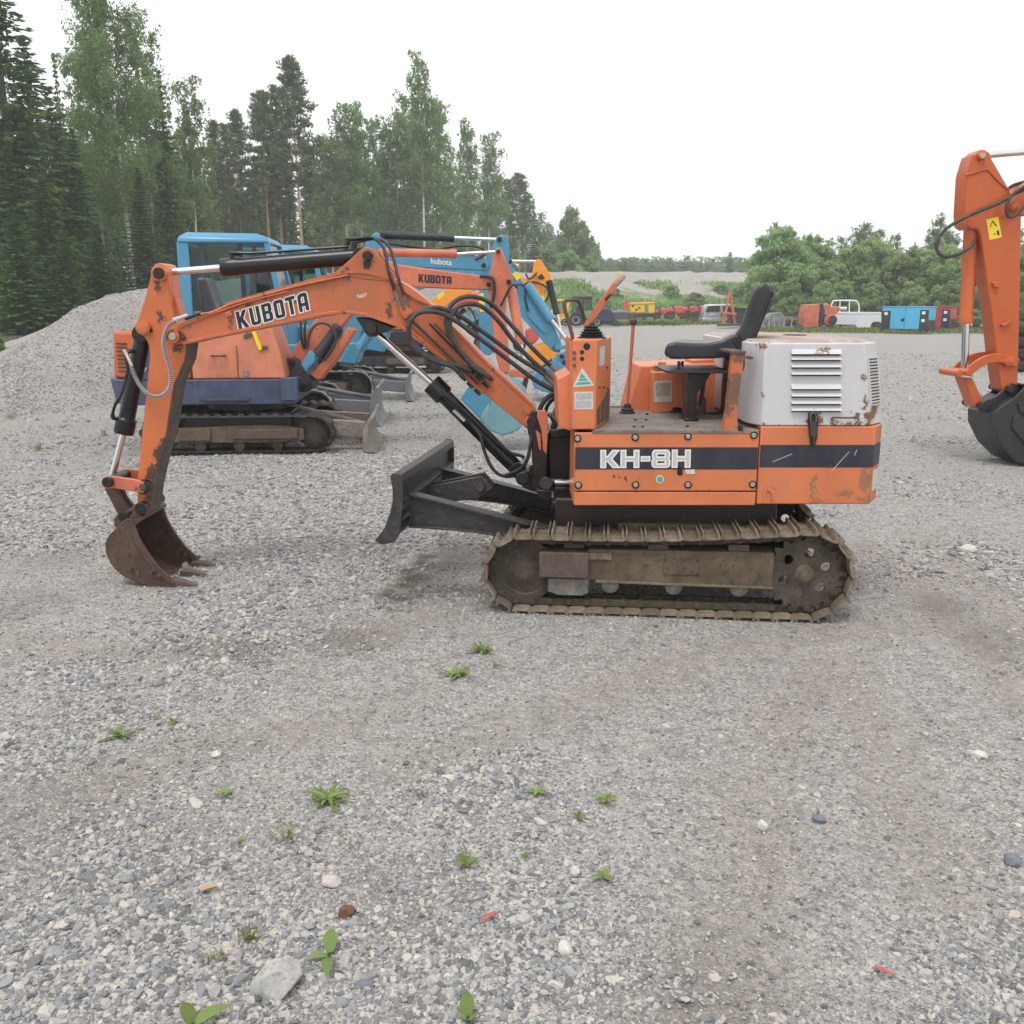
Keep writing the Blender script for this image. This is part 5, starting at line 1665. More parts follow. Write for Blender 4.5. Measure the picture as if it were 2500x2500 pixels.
sprocket(-HALF, 1)
sprocket(HALF, -1)
part('drive_motor', MB().lathe([(.07, 0), (.08, .02), (.08, .3), (.05, .32)], T(US, -HALF + .19, ZS), TW).lathe([(.07, 0), (.08, .02), (.08, .3), (.05, .32)], T(US, HALF - .5, ZS), TW), M['grease'], UF)
part('frame_end', MB().loft([[T(u, -HALF + .07, .19), T(u, -HALF + .2, .19), T(u, -HALF + .2, .33), T(u, -HALF + .07, .33)] for u in (.522, .575)]), M['grease'], UF, 0.003)

# --- dozer blade --------------------------------------------------------------------
LW = Vector((math.sin(R(8.5)), math.cos(R(8.5)), 0))
YBL = 4.62
bl = [(952, 1162), (957, 1156), (972, 1156), (980, 1161), (983, 1185), (984, 1223), (980, 1262), (975, 1304), (963, 1324), (945, 1328), (929, 1329), (915, 1320), (938, 1290), (952, 1252), (958, 1223), (958, 1194), (954, 1174)]
bn = [P(x, y, YBL) for x, y in bl]
BW = 1.24
BL = part('dozer_blade', MB().plate(bn, LW, .018), M['dark_steel'], EXC, 0.003)
part('end_plate', MB().plate([v + LW * (BW - .018) for v in bn], LW, .018), M['dark_steel'], BL, 0.003)
fc = [P(x, y, YBL) for x, y in ((957, 1159), (960, 1185), (962, 1223), (956, 1254), (942, 1292), (922, 1322))]
rg = []
for v in fc:
    rg.append([v + LW * .01, v + LW * (BW - .01), v + LW * (BW - .01) + Vector((.016, 0, .003)), v + LW * .01 + Vector((.016, 0, .003))])
part('blade_face', MB().loft(rg), M['dark_steel'], BL, 0.002)
tc = [P(958, 1157, YBL), P(980, 1160, YBL), P(982, 1180, YBL), P(962, 1178, YBL)]
part('top_channel', MB().plate([v + LW * .012 for v in tc], LW, BW - .024), M['dark_steel'], BL, 0.004)
rb = [P(964, 1222, YBL), P(984, 1226, YBL), P(984, 1236, YBL), P(964, 1234, YBL)]
part('rib', MB().plate([v + LW * .012 for v in rb], LW, BW - .024), M['dark_steel'], BL, 0.003)
rb = [P(958, 1292, YBL), P(976, 1296, YBL), P(974, 1306, YBL), P(952, 1304, YBL)]
part('rib', MB().plate([v + LW * .012 for v in rb], LW, BW - .024), M['dark_steel'], BL, 0.003)
for w0 in (.18, .94):
    # push arm: an I-shaped beam from the blade to the frame
    base = P(978, 1260, YBL) + LW * w0
    ua = T(-.42, -HALF + .24 + (w0 - .18) * 1.0, .30)
    def arm(t, dz):
        q = base.lerp(ua, t)
        return Vector((q.x, q.y, q.z + dz))
    web = MB()
    nseg = 8
    rings = []
    for k in range(nseg + 1):
        t = k / nseg
        hu = .075 - .03 * t
        hd = -.095 + .045 * t + .035 * math.sin(math.pi * t)
        rings.append([arm(t, hd), arm(t, hd) + LW * .016, arm(t, hu) + LW * .016, arm(t, hu)])
    web.loft(rings)
    A_ = part('push_arm', web, M['dark_steel'], BL, 0.002)
    for side in (0, 1):
        rings = []
        for k in range(nseg + 1):
            t = k / nseg
            hh = (.075 - .03 * t) if side == 0 else (-.095 + .045 * t + .035 * math.sin(math.pi * t))
            q = arm(t, hh)
            rings.append([q - LW * .035, q + LW * .05, q + LW * .05 + Vector((0, 0, .012)), q - LW * .035 + Vector((0, 0, .012))])
        part('arm_flange', MB().loft(rings), M['dark_steel'], A_, 0.002)
mid0 = P(978, 1240, YBL) + LW * .62
m1 = T(-.45, .0, .40)
part('lift_cylinder', MB().lathe([(.03, 0), (.045, .01), (.045, .42), (.035, .45)], T(-.62, 0.0, .435), T(-.1, 0, .46) - T(-.62, 0, .435)), M['grease'], BL)
part('lift_bracket', MB().plate([mid0 + LW * -.06, mid0 + LW * -.06 + Vector((.30, 0, .06)), mid0 + LW * -.06 + Vector((.36, 0, -.01)), mid0 + LW * -.06 + Vector((.28, 0, -.07)), mid0 + LW * -.06 + Vector((0, 0, -.10))], LW, .02)
     .plate([mid0 + LW * .06, mid0 + LW * .06 + Vector((.30, 0, .06)), mid0 + LW * .06 + Vector((.36, 0, -.01)), mid0 + LW * .06 + Vector((.28, 0, -.07)), mid0 + LW * .06 + Vector((0, 0, -.10))], LW, .02), M['dark_steel'], BL, 0.004)
part('pin', MB().cyl(mid0 - LW * .09 + Vector((.30, 0, 0)), mid0 + LW * .09 + Vector((.30, 0, 0)), .022), M['worn_steel'], BL, 0.003)

# ------------------------------------------------------------------ parked machines behind
class Frame:
    def __init__(s, X, Y, yaw):
        s.o = Vector((X, Y, 0))
        s.u = Vector((math.cos(yaw), math.sin(yaw), 0))
        s.w = Vector((-math.sin(yaw), math.cos(yaw), 0))

    def __call__(s, u, w, z):
        return s.o + s.u * u + s.w * w + Vector((0, 0, z))

    def mb(s, m):
        return m.xform(lambda v: s(v.x, v.y, v.z))


def belt_path(L, H, n, lug):
    r = H / 2
    hs = (L - H) / 2
    per = 4 * hs + 2 * math.pi * r
    out = []
    for k in range(n):
        s = per * k / n
        if s < 2 * hs:
            p, nn = Vector((-hs + s, 2 * r)), Vector((0, 1))
        elif s < 2 * hs + math.pi * r:
            a = math.pi / 2 - (s - 2 * hs) / r
            nn = Vector((math.cos(a), math.sin(a))); p = Vector((hs, r)) + nn * r
        elif s < 4 * hs + math.pi * r:
            p, nn = Vector((hs - (s - 2 * hs - math.pi * r), 0)), Vector((0, -1))
        else:
            a = -math.pi / 2 - (s - 4 * hs - math.pi * r) / r
            nn = Vector((math.cos(a), math.sin(a))); p = Vector((-hs, r)) + nn * r
        out.append((p, nn, s))
    return out


def crawler(root, F, w0, w1, L, H, chalk=False, zg=0.0):
    n = 150
    rings = []
    for k, (p, nn, s) in enumerate(belt_path(L - .04, H - .04, n, 0)):
        o = .020 if (k % 4) < 2 else -.002
        q0, q1 = p - nn * .018, p + nn * o
        rings.append([(q0.x, w0, q0.y + .02 + zg), (q0.x, w1, q0.y + .02 + zg), (q1.x, w1 - .01, q1.y + .02 + zg), (q1.x, w0 + .01, q1.y + .02 + zg)])
    rings.append(rings[0])
    m = MB().loft(rings, caps=False)
    c = part('rubber_track', F.mb(m), M['rubber_track'], root, 0.0)
    if chalk:
        rings = []
        for k, (p, nn, s) in enumerate(belt_path(L - .04, H - .04, n, 0)):
            o = .021 if (k % 4) < 2 else .006
            q0, q1 = p + nn * .004, p + nn * (o + .002)
            rings.append([(q0.x, w0 - .003, q0.y + .02 + zg), (q0.x, w0 + .05, q0.y + .02 + zg), (q1.x, w0 + .05, q1.y + .021 + zg), (q1.x, w0 - .003, q1.y + .021 + zg)])
        rings.append(rings[0])
        part('dusty_edge', F.mb(MB().loft(rings, caps=False)), M['track_chalk'], c, 0.0)
    return c


def undercarriage(root, F, L, H, half, tw, mframe, mblade, blade_u, blade_h, chalk=False, blade=True):
    for s in (-1, 1):
        w0 = s * half
        w1 = w0 - s * tw
        a, b = min(w0, w1), max(w0, w1)
        crawler(root, F, a, b, L, H, chalk)
        wi0, wi1 = (a + .05, b - .05)
        part('track_frame', F.mb(MB().loft([[(u, wi0, z0), (u, wi1, z0), (u, wi1, z1), (u, wi0, z1)] for u, z0, z1 in ((-L * .33, H * .30, H * .66), (L * .0, H * .28, H * .70), (L * .20, H * .28, H * .70), (L * .34, H * .34, H * .62))])), mframe, root, 0.01)
        if s < 0:
            part('tensioner_box', F.mb(MB().box((L * .14, wi0 - .012, H * .50), (L * .34, .05, H * .24))), M['rust_brown'], root, 0.008)
            part('frame_cover', F.mb(MB().box((-L * .22, wi0 - .008, H * .50), (L * .16, .04, H * .30))), mframe, root, 0.008)
        for u in (-L / 2 + H / 2, L / 2 - H / 2):
            part('track_wheel', F.mb(MB().lathe([(.04, -.06), (.09, -.05), (H * .36, -.03), (H * .40, -.02), (H * .40, .06)], (u, (a + b) / 2, H / 2), (0, 1, 0), 24)), M['mud_dark'], root)
        for u in (-L * .2, 0, L * .2):
            part('track_roller', F.mb(MB().lathe([(.02, -.09), (H * .13, -.08), (H * .13, .08)], (u, (a + b) / 2, H * .20), (0, 1, 0), 16)), M['mud_dark'], root)
    part('lower_frame', F.mb(MB().box((0, 0, H * .75), (L * .55, half * 1.6, H * .5))), M['grease'], root, 0.01)
    part('turntable', F.mb(MB().lathe([(.40, 0), (.42, .02), (.42, .18), (.36, .2)], (0, 0, H * .92), (0, 0, 1))), M['grease'], root)
    if blade:
        u0 = blade_u
        prof = [(u0 - .06, .02), (u0 + .09, .0), (u0 + .03, .06), (u0 - .01, blade_h * .4), (u0 + .01, blade_h * .8), (u0 + .06, blade_h), (u0 + .02, blade_h), (u0 - .05, blade_h * .7), (u0 - .06, blade_h * .3)]
        m = MB()
        pz = [(x, z) for x, z in prof]
        m.prism(pz, -half, half)
        bl_ = part('dozer_blade', F.mb(m), mblade, root, 0.006)
        for w in (-half * .55, half * .55):
            part('push_arm', F.mb(MB().loft([[(u, w - .05, z0), (u, w + .05, z0), (u, w + .05, z1), (u, w - .05, z1)] for u, z0, z1 in ((u0 - .04, .12, .30), (L * .25, .22, .36))])), mblade, bl_, 0.008)
        part('lift_cylinder', F.mb(MB().cyl((u0 - .05, 0, blade_h * .6), (L * .2, 0, H * 1.05), .030)), mblade, bl_)


def arm_plate(name, pts, Y, wid, mat, root, bevel=0.012, smooth=True):
    return part(name, MB().px(pts, Y - wid / 2, Y + wid / 2), mat, root, bevel)


def ram(root, name, a, b, c, Y, r, rr, mat, rod=None):
    pa, pb, pc = P(*a, Y), P(*b, Y), P(*c, Y)
    d = (pc - pb).normalized()
    Ln = (pc - pb).length
    o = part(name, MB().lathe([(r * .6, 0), (r * 1.12, .006), (r * 1.12, .06), (r, .075), (r, Ln - .02), (r * .7, Ln)], pb, d, 18), mat, root)
    part('piston_rod', MB().cyl(pa, pb + d * .01, rr, None, 14), rod or M['chrome'], o)
    return o


def pins(root, Y, wid, lst, mat=None):
    for x, y, r in lst:
        part('pin', MB().disc(x, y, Y - wid / 2 - .03, Y + wid / 2 + .03, r, 18), mat or M['grease'], root, 0.004)


def scoop(root, name, pts, Y, wid, mat, teeth=None):
    """bucket: side cheeks, a curved shell between them; pts run from the top front round the back to the lip"""
    xz = PX(pts, Y - wid / 2)
    m = MB().prism(xz, Y - wid / 2, Y - wid / 2 + .02)
    b = part(name, m, mat, root, 0.006)
    part('cheek', MB().prism(xz, Y + wid / 2 - .02, Y + wid / 2), mat, b, 0.006)
    part('shell', MB().ribbon(xz, .02, Y - wid / 2 + .005, Y + wid / 2 - .005), mat, b, 0.004)
    return b


def cab(root, F, u0, u1, w0, w1, z0, z1, mat, slope=.16):
    """cab with corner posts, roof, sills and panes"""
    ut = u1 - slope
    cb = part('cab_roof', F.mb(MB().loft([[(u0 - .02, w0 - .02, z1 - .13), (ut + .04, w0 - .02, z1 - .13), (ut + .04, w1 + .02, z1 - .13), (u0 - .02, w1 + .02, z1 - .13)],
                                          [(u0 + .0, w0 + .0, z1 - .05), (ut + .0, w0 + .0, z1 - .06), (ut + .0, w1, z1 - .06), (u0, w1, z1 - .05)],
                                          [(u0 + .08, w0 + .08, z1), (ut - .12, w0 + .08, z1 - .012), (ut - .12, w1 - .08, z1 - .012), (u0 + .08, w1 - .08, z1)]])), mat, root, 0.03, 3)
    zs = z0 + .42
    for w, nm in ((w0, 'near'), (w1, 'far')):
        o = .03 if w == w0 else -.03
        part('cab_post', F.mb(MB().bar((u0 + .05, w + o, z0), (u0 + .05, w + o, z1 - .12), .06, .14, (1, 0, 0))), mat, root, 0.012)
        part('cab_post', F.mb(MB().bar((u1 - .02, w + o, zs), (ut, w + o, z1 - .12), .06, .07, (1, 0, 0))), mat, root, 0.012)
        part('cab_post', F.mb(MB().bar((u0 + (u1 - u0) * .60, w + o, zs), (u0 + (u1 - u0) * .58, w + o, z1 - .12), .04, .05, (1, 0, 0))), M['dark_grey'], root, 0.006)
        part('cab_panel', F.mb(MB().prism([(u0 + .10, z0), (u1, z0), (u1 - .01, zs), (u0 + .10, zs + .10)], w + o - .025, w + o + .025)), mat, root, 0.012)
        part('window', F.mb(MB().prism([(u0 + .12, zs + .09), (u1 - .04, zs), (ut - .02, z1 - .13), (u0 + .12, z1 - .13)], w + o - .004, w + o + .004)), M['glass'], root)
    part('window', F.mb(MB().loft([[(u1 - .004, w0 + .08, zs), (u1 + .004, w0 + .08, zs), (u1 + .004, w1 - .08, zs), (u1 - .004, w1 - .08, zs)], [(ut - .004, w0 + .08, z1 - .13), (ut + .004, w0 + .08, z1 - .13), (ut + .004, w1 - .08, z1 - .13), (ut - .004, w1 - .08, z1 - .13)]])), M['glass'], root)
    part('cab_panel', F.mb(MB().box((u1 - .02, (w0 + w1) / 2, (z0 + zs) / 2), (.04, w1 - w0 - .12, zs - z0))), mat, root, 0.01)
    part('window', F.mb(MB().box((u0 + .05, (w0 + w1) / 2, (zs + z1) / 2), (.01, w1 - w0 - .16, z1 - zs - .30))), M['glass'], root)
    part('cab_floor', F.mb(MB().box(((u0 + u1) / 2, (w0 + w1) / 2, z0 + .03), (u1 - u0 - .06, w1 - w0 - .06, .06))), M['dark_grey'], root)
    sx = u0 + .34
    part('driver_seat', F.mb(MB().prism([(sx - .16, z0 + .30), (sx + .28, z0 + .34), (sx + .28, z0 + .46), (sx - .02, z0 + .44), (sx - .12, z0 + .98), (sx - .22, z0 + .98)], (w0 + w1) / 2 - .24, (w0 + w1) / 2 + .24)), M['vinyl'], root, 0.04, 3)
    part('lever_stand', F.mb(MB().prism([(sx + .1, z0 + .06), (sx + .5, z0 + .06), (sx + .46, z0 + .58), (sx + .16, z0 + .58)], w0 + .10, w0 + .22).cyl((sx + .42, w0 + .16, z0 + .56), (sx + .46, w0 + .16, z0 + .82), .015)), M['dark_grey'], root, 0.01)
    return cb


# --- orange machine with the violet skirt ------------------------------------------------
FA = Frame(-2.90, 10.42, R(5))
A = thing('excavator', 'orange excavator with violet blue skirt and tan blade behind the stick of the front one', 'excavator', (-2.90, 10.42, 0), 'machines parked in the row behind')
undercarriage(A, FA, 1.98, .43, .70, .30, M['mud_frame'], M['tan_blade'], 1.34, .37)
part('skirt', FA.mb(MB().add(*(lambda pl, z0, z1: ([(x, y, z0) for x, y in [(a * .97, b * .97) for a, b in pl]] + [(x, y, z1) for x, y in pl], [tuple(range(len(pl) - 1, -1, -1)), tuple(range(len(pl), 2 * len(pl)))] + [(i, (i + 1) % len(pl), (i + 1) % len(pl) + len(pl), i + len(pl)) for i in range(len(pl))]))
     ([(-1.30, -.45), (-1.12, -.66), (.62, -.68), (.62, .68), (-1.12, .66), (-1.30, .45)], .52, .78))), M['purple'], A, 0.012)
part('skirt_corner', FA.mb(MB().box((.55, -.68, .68), (.17, .04, .24))), M['purple'], A, 0.01)
part('hood', FA.mb(MB().loft([[(-.42, -.66, .784), (.52, -.66, .784), (.52, .1, .784), (-.42, .1, .784)], [(-.42, -.64, 1.10), (.46, -.64, 1.10), (.46, .1, 1.10), (-.42, .1, 1.10)], [(-.40, -.56, 1.40), (.36, -.56, 1.40), (.36, .1, 1.40), (-.40, .1, 1.40)]])), M['orange_pale'], A, 0.02, 3)
part('hood_seam', FA.mb(MB().box((.04, -.661, .95), (.008, .006, .34))), M['rust_brown'], A)
part('rear_cover', FA.mb(MB().loft([[(-1.26, -.44, .784), (-1.0, -.64, .784), (-.43, -.66, .784), (-.43, .62, .784), (-1.0, .62, .784), (-1.26, .44, .784)], [(-1.24, -.44, 1.26), (-1.0, -.62, 1.26), (-.43, -.64, 1.26), (-.43, .62, 1.26), (-1.0, .62, 1.26), (-1.24, .44, 1.26)]])), M['orange_clean'], A, 0.03, 3)
part('violet_band', FA.mb(MB().prism([(-.98, .785), (-.86, .785), (-.70, 1.262), (-.80, 1.262)], -.672, -.655)), M['purple'], A, 0.003)
for z in (.86, .95):
    part('white_stripe', FA.mb(MB().prism([(-1.0, z), (-.88, z), (-.86, z + .045), (-.98, z + .045)], -.678, -.6735)), M['white'], A)
part('hood_handle', FA.mb(MB().tube(smooth_path([(-.20, -.655, 1.02), (-.20, -.69, 1.02), (-.08, -.69, 1.02), (-.08, -.655, 1.02)], 4), .010, 6)), M['dark_grey'], A)
for z in (.86, .90, .94, .98, 1.02, 1.06, 1.10, 1.14):
    part('vent_slot', FA.mb(MB().box((-1.13, -.54, z), (.16, .012, .014), Matrix.Rotation(-R(38), 3, 'Z'))), M['dark_grey'], A)
part('hood_hinge', FA.mb(MB().box((.30, -.652, 1.10), (.10, .02, .03))), M['rust_brown'], A, 0.004)
part('hood_latch', FA.mb(MB().box((.12, -.668, .84), (.05, .02, .06))), M['grey_scrap'], A, 0.004)
part('rust_patch', FA.mb(MB().prism([(.12, 1.18), (.17, 1.20), (.20, 1.24), (.15, 1.25), (.11, 1.22)], -.625, -.612)), M['rust_brown'], A)
part('skirt_step', FA.mb(MB().box((-.1, -.70, .575), (.5, .06, .03))), M['dark_steel'], A, 0.006)
part('tilt_seat', FA.mb(MB().prism([(-.36, 1.41), (.1, 1.41), (.1, 1.50), (-.22, 1.50), (-.30, 1.80), (-.40, 1.80)], -.30, .14)), M['vinyl'], A, 0.03, 3)
YA = 10.30
part('swing_bracket', MB().px([(674, 878), (700, 874), (716, 870), (730, 880), (742, 905), (768, 930), (762, 946), (750, 957), (672, 958), (672, 936), (708, 930), (704, 904), (686, 900)], YA - .16, YA + .16), M['dark_steel'], A, 0.012)
pins(A, YA, .32, [(711, 884, 7), (744, 943, 6), (758, 938, 5)])
AB = arm_plate('boom', [(706, 868), (740, 820), (774, 776), (830, 700), (862, 655), (880, 632), (905, 622), (930, 630), (975, 646), (1075, 660), (1170, 672), (1196, 676), (1206, 692), (1200, 707), (1180, 708), (1020, 702), (955, 695), (915, 705), (880, 745), (840, 790), (780, 870), (735, 905), (712, 896)], YA, .20, M['orange_faded'], A)
arm_plate('boom_cover', [(768, 925), (755, 912), (800, 870), (850, 798), (866, 806), (820, 880), (788, 918), (782, 928)], YA - .06, .24, M['orange'], AB)
ram(A, 'boom_cylinder', (745, 905), (776, 868), (828, 795), YA - .17, .058, .03, M['dark_grey'], M['blue'])
part('cylinder_foot', MB().px([(734, 890), (748, 868), (756, 855), (771, 865), (768, 885), (752, 900), (748, 912)], YA - .23, YA - .11), M['blue'], A, 0.012)
for pts in ([(742, 852, YA - .15), (736, 826, YA - .16), (734, 800, YA - .16), (736, 775, YA - .14)], [(748, 852, YA - .15), (744, 826, YA - .16), (744, 800, YA - .16), (748, 775, YA - .14)],
            [(750, 848, YA - .2), (756, 815, YA - .22), (770, 794, YA - .24), (790, 789, YA - .24), (812, 802, YA - .24), (820, 830, YA - .23), (808, 858, YA - .22), (790, 880, YA - .2)],
            [(640, 830, YA - .3), (644, 870, YA - .3), (650, 905, YA - .3)], [(648, 800, YA - .3), (640, 850, YA - .32), (655, 905, YA - .3)]):
    hose(A, pts, .014, M['hose_dusty'] if len(pts) > 6 else M['rubber'], 8)
part('valve_block', MB().px([(652, 850), (672, 848), (676, 905), (652, 915)], YA - .4, YA - .1), M['dark_steel'], A, 0.01)
part('yellow_strip', MB().px([(614, 808), (622, 808), (640, 852), (632, 856)], YA - .52, YA - .48), M['yellow_clean'], A)
AST = arm_plate('stick', [(1205, 622), (1210, 608), (1216, 603), (1224, 608), (1244, 659), (1253, 684), (1250, 700), (1237, 726), (1234, 770), (1240, 830), (1245, 904), (1240, 912), (1222, 908), (1212, 875), (1200, 780), (1192, 720), (1194, 690)], YA, .16, M['orange_faded'], A)
pins(AST, YA, .16, [(1216, 614, 5), (1242, 688, 6), (1193, 695, 6)])
ram(A, 'stick_cylinder', (1212, 615), (1116, 620), (925, 616), YA, .044, .016, M['orange_faded'])
ram(A, 'bucket_cylinder', (1277, 880), (1272, 840), (1247, 700), YA - .02, .052, .022, M['orange_faded'])
hose(A, [(1172, 674, YA - .1), (1200, 678, YA - .13), (1207, 700, YA - .14), (1204, 730, YA - .13), (1198, 750, YA - .1)], .018, M['rubber'])
hose(A, [(1222, 748, YA - .1), (1236, 720, YA - .12), (1244, 704, YA - .13), (1255, 695, YA - .12), (1262, 704, YA - .1)], .012, M['rubber'])
AL = part('bucket_link', MB().px([(1240, 905), (1252, 902), (1288, 908), (1292, 918), (1284, 922), (1244, 920)], YA - .13, YA - .10), M['orange_faded'], A, 0.006)
part('push_link', MB().px([(1280, 912), (1292, 914), (1290, 930), (1284, 955), (1274, 952), (1278, 930)], YA - .08, YA + .08), M['rust_bucket'], A, 0.006)
scoop(A, 'bucket', [(1232, 918), (1262, 934), (1282, 952), (1288, 985), (1282, 1022), (1264, 1050), (1228, 1062), (1196, 1050), (1176, 1022), (1192, 1000)], YA, .62, M['teal_paint'])
wpA, wwA = word_polys('KUBOTA', 0.11)
lettering('lettering', (1022, 688), (1102, 694), (1022, 669), YA - .10, M['letter_dark'], AB, wpA, wwA, None, 0.01, 0.004)

# --- blue machine with the cab ----------------------------------------------------------
FB = Frame(-3.35, 12.62, R(4))
B2 = thing('excavator', 'sky blue excavator with glazed cab rising behind the lettered boom', 'excavator', (-3.35, 12.62, 0), 'machines parked in the row behind')
undercarriage(B2, FB, 2.1, .48, .74, .30, M['dark_grey'], M['grey_blade'], 1.56, .50, True)
part('skirt', FB.mb(MB().box((-.25, 0, .74), (1.9, 1.42, .26))), M['dark_grey'], B2, 0.04, 3)
part('engine_cover', FB.mb(MB().loft([[(-1.25, -.70, .87), (-.75, -.70, .87), (-.75, .70, .87), (-1.25, .70, .87)], [(-1.2, -.68, 1.35), (-.75, -.68, 1.35), (-.75, .68, 1.35), (-1.2, .68, 1.35)]])), M['blue'], B2, 0.05, 3)
part('side_cover', FB.mb(MB().box((-.05, .40, 1.05), (1.3, .56, .40))), M['blue'], B2, 0.04, 3)
cab(B2, FB, -.73, .52, -.72, .24, .87, 2.38, M['blue_cab'], .20)
YBm = 12.3
part('swing_bracket', MB().px([(830, 880), (850, 838), (868, 836), (873, 850), (884, 842), (876, 872), (868, 889), (840, 888), (816, 884), (812, 872)], YBm - .18, YBm + .18), M['blue'], B2, 0.015)
arm_plate('swing_stub', [(676, 842), (716, 842), (718, 866), (690, 880), (676, 876)], YBm - .3, .3, M['blue'], B2)
BB = arm_plate('boom', [(820, 868), (840, 800), (862, 700), (880, 620), (900, 580), (918, 566), (932, 578), (945, 592), (1080, 611), (1180, 628), (1196, 646), (1190, 660), (1165, 660), (1000, 652), (945, 655), (915, 700), (890, 790), (868, 870)], YBm, .22, M['blue'], B2)
ram(B2, 'boom_cylinder', (862, 868), (874, 852), (903, 812), YBm - .05, .075, .05, M['blue'])
ram(B2, 'stick_cylinder', (1216, 585), (1110, 581), (928, 573), YBm, .050, .024, M['dark_grey'])
BS = arm_plate('stick', [(1204, 598), (1212, 580), (1222, 573), (1238, 574), (1244, 610), (1240, 680), (1222, 760), (1202, 860), (1196, 868), (1172, 862), (1168, 820), (1170, 700), (1180, 640)], YBm, .18, M['blue'], B2)
pins(BS, YBm, .18, [(1219, 584, 6), (1181, 648, 6), (933, 574, 6)])
for pl in ([(1168, 718), (1180, 714), (1184, 744), (1170, 748)], [(1170, 750), (1186, 746), (1188, 760), (1172, 762)]):
    part('yellow_sticker', MB().px(pl, YBm - .095, YBm - .091), M['yellow_clean'], BS)
hose(B2, [(945, 594, YBm - .12), (1040, 606, YBm - .13), (1110, 612, YBm - .13), (1160, 618, YBm - .12), (1188, 615, YBm - .1)], .016, M['rubber'])
hose(B2, [(1080, 606, YBm - .12), (1130, 600, YBm - .14), (1175, 606, YBm - .13), (1182, 622, YBm - .12), (1160, 634, YBm - .12)], .012, M['rubber'])
lettering('lettering', (1051, 643), (1103, 648), (1051, 629), YBm - .11, M['letter_white'], BB, None, 1, 'kubota', 0.012, 0.004)
scoop(B2, 'bucket', [(1190, 880), (1212, 920), (1214, 980), (1200, 1018), (1174, 1022), (1126, 975), (1150, 940), (1168, 905)], YBm, .60, M['blue'])
arm_plate('bucket_edge', [(1172, 1022), (1178, 1026), (1214, 984), (1208, 980)], YBm - .30, .06, M['rust_brown'], B2, 0.004)

# --- second blue machine ---------------------------------------------------------------
FC = Frame(-3.35, 15.75, R(4))
C3 = thing('excavator', 'second blue excavator whose slanting blue stick reaches down towards the console', 'excavator', (-3.35, 15.75, 0), 'machines parked in the row behind')
undercarriage(C3, FC, 2.2, .50, .75, .32, M['dark_grey'], M['grey_blade'], 1.66, .46, True)
part('skirt', FC.mb(MB().box((-.25, 0, .78), (1.95, 1.45, .28))), M['dark_grey'], C3, 0.04, 3)
part('engine_cover', FC.mb(MB().loft([[(-1.25, -.72, .92), (-.7, -.72, .92), (-.7, .72, .92), (-1.25, .72, .92)], [(-1.2, -.70, 1.42), (-.7, -.70, 1.42), (-.7, .70, 1.42), (-1.2, .70, 1.42)]])), M['blue'], C3, 0.05, 3)
cab(C3, FC, -.85, .45, -.74, .26, .92, 2.42, M['blue_cab'], .20)
YC = 15.4
arm_plate('yellow_panel', [(694, 788), (724, 780), (722, 830), (708, 845), (700, 846)], YC - .5, .05, M['yellow_clean'], C3)
CB = arm_plate('boom', [(880, 850), (900, 780), (940, 700), (990, 655), (1080, 648), (1180, 650), (1246, 660), (1256, 680), (1240, 698), (1180, 690), (1060, 695), (1000, 715), (960, 780), (935, 860)], YC, .24, M['blue'], C3)
CS = arm_plate('stick', [(1236, 640), (1250, 650), (1278, 690), (1300, 712), (1345, 780), (1372, 842), (1366, 862), (1350, 858), (1330, 838), (1270, 770), (1246, 720), (1232, 668)], YC, .20, M['blue'], C3)
arm_plate('stick_rib', [(1282, 740), (1290, 735), (1330, 795), (1336, 812), (1326, 812), (1300, 785), (1286, 768)], YC - .11, .03, M['blue'], CS, 0.004)
part('yellow_sticker', MB().px([(1250, 668), (1262, 662), (1271, 678), (1262, 686)], YC - .105, YC - .101), M['yellow_clean'], CS)
pins(CS, YC, .2, [(1284, 696, 5), (1355, 848, 5)])
ram(C3, 'bucket_cylinder', (1392, 842), (1346, 782), (1286, 694), YC - .12, .075, .034, M['blue'])
arm_plate('link_arm', [(1352, 845), (1390, 842), (1390, 850), (1356, 856)], YC - .12, .06, M['blue'], C3, 0.008)
arm_plate('quick_hitch', [(1362, 866), (1386, 858), (1392, 880), (1384, 905), (1350, 902), (1352, 882)], YC, .26, M['blue'], C3, 0.012)
pins(C3, YC, .26, [(1372, 870, 5), (1378, 885, 5)])
scoop(C3, 'bucket', [(1350, 880), (1384, 900), (1394, 930), (1380, 952), (1340, 958), (1306, 948), (1297, 925), (1320, 905)], YC, .66, M['blue'])
hose(C3, [(1252, 700, YC - .12), (1270, 694, YC - .15), (1284, 705, YC - .16), (1282, 730, YC - .15), (1290, 760, YC - .14)], .014, M['rubber'])

# --- yellow machine with black skirt -----------------------------------------------------
FD = Frame(-2.75, 21.9, R(4))
D4 = thing('excavator', 'orange yellow excavator with black skirt farthest back in the parked row', 'excavator', (-2.75, 21.9, 0), 'machines parked in the row behind')
undercarriage(D4, FD, 2.5, .56, .80, .36, M['dark_grey'], M['grey_blade'], 1.9, .45, False, False)
part('skirt', FD.mb(MB().loft([[(-1.3, -.78, .62), (1.15, -.78, .62), (1.15, .78, .62), (-1.3, .78, .62)], [(-1.3, -.8, .95), (1.25, -.8, .95), (1.25, .8, .95), (-1.3, .8, .95)]])), M['dark_grey'], D4, 0.03, 3)
part('engine_cover', FD.mb(MB().loft([[(-1.3, -.78, .96), (1.1, -.78, .96), (1.1, .78, .96), (-1.3, .78, .96)], [(-1.28, -.76, 1.5), (-.2, -.76, 1.5), (-.2, .76, 1.5), (-1.28, .76, 1.5)]])), M['yellow'], D4, 0.05, 3)
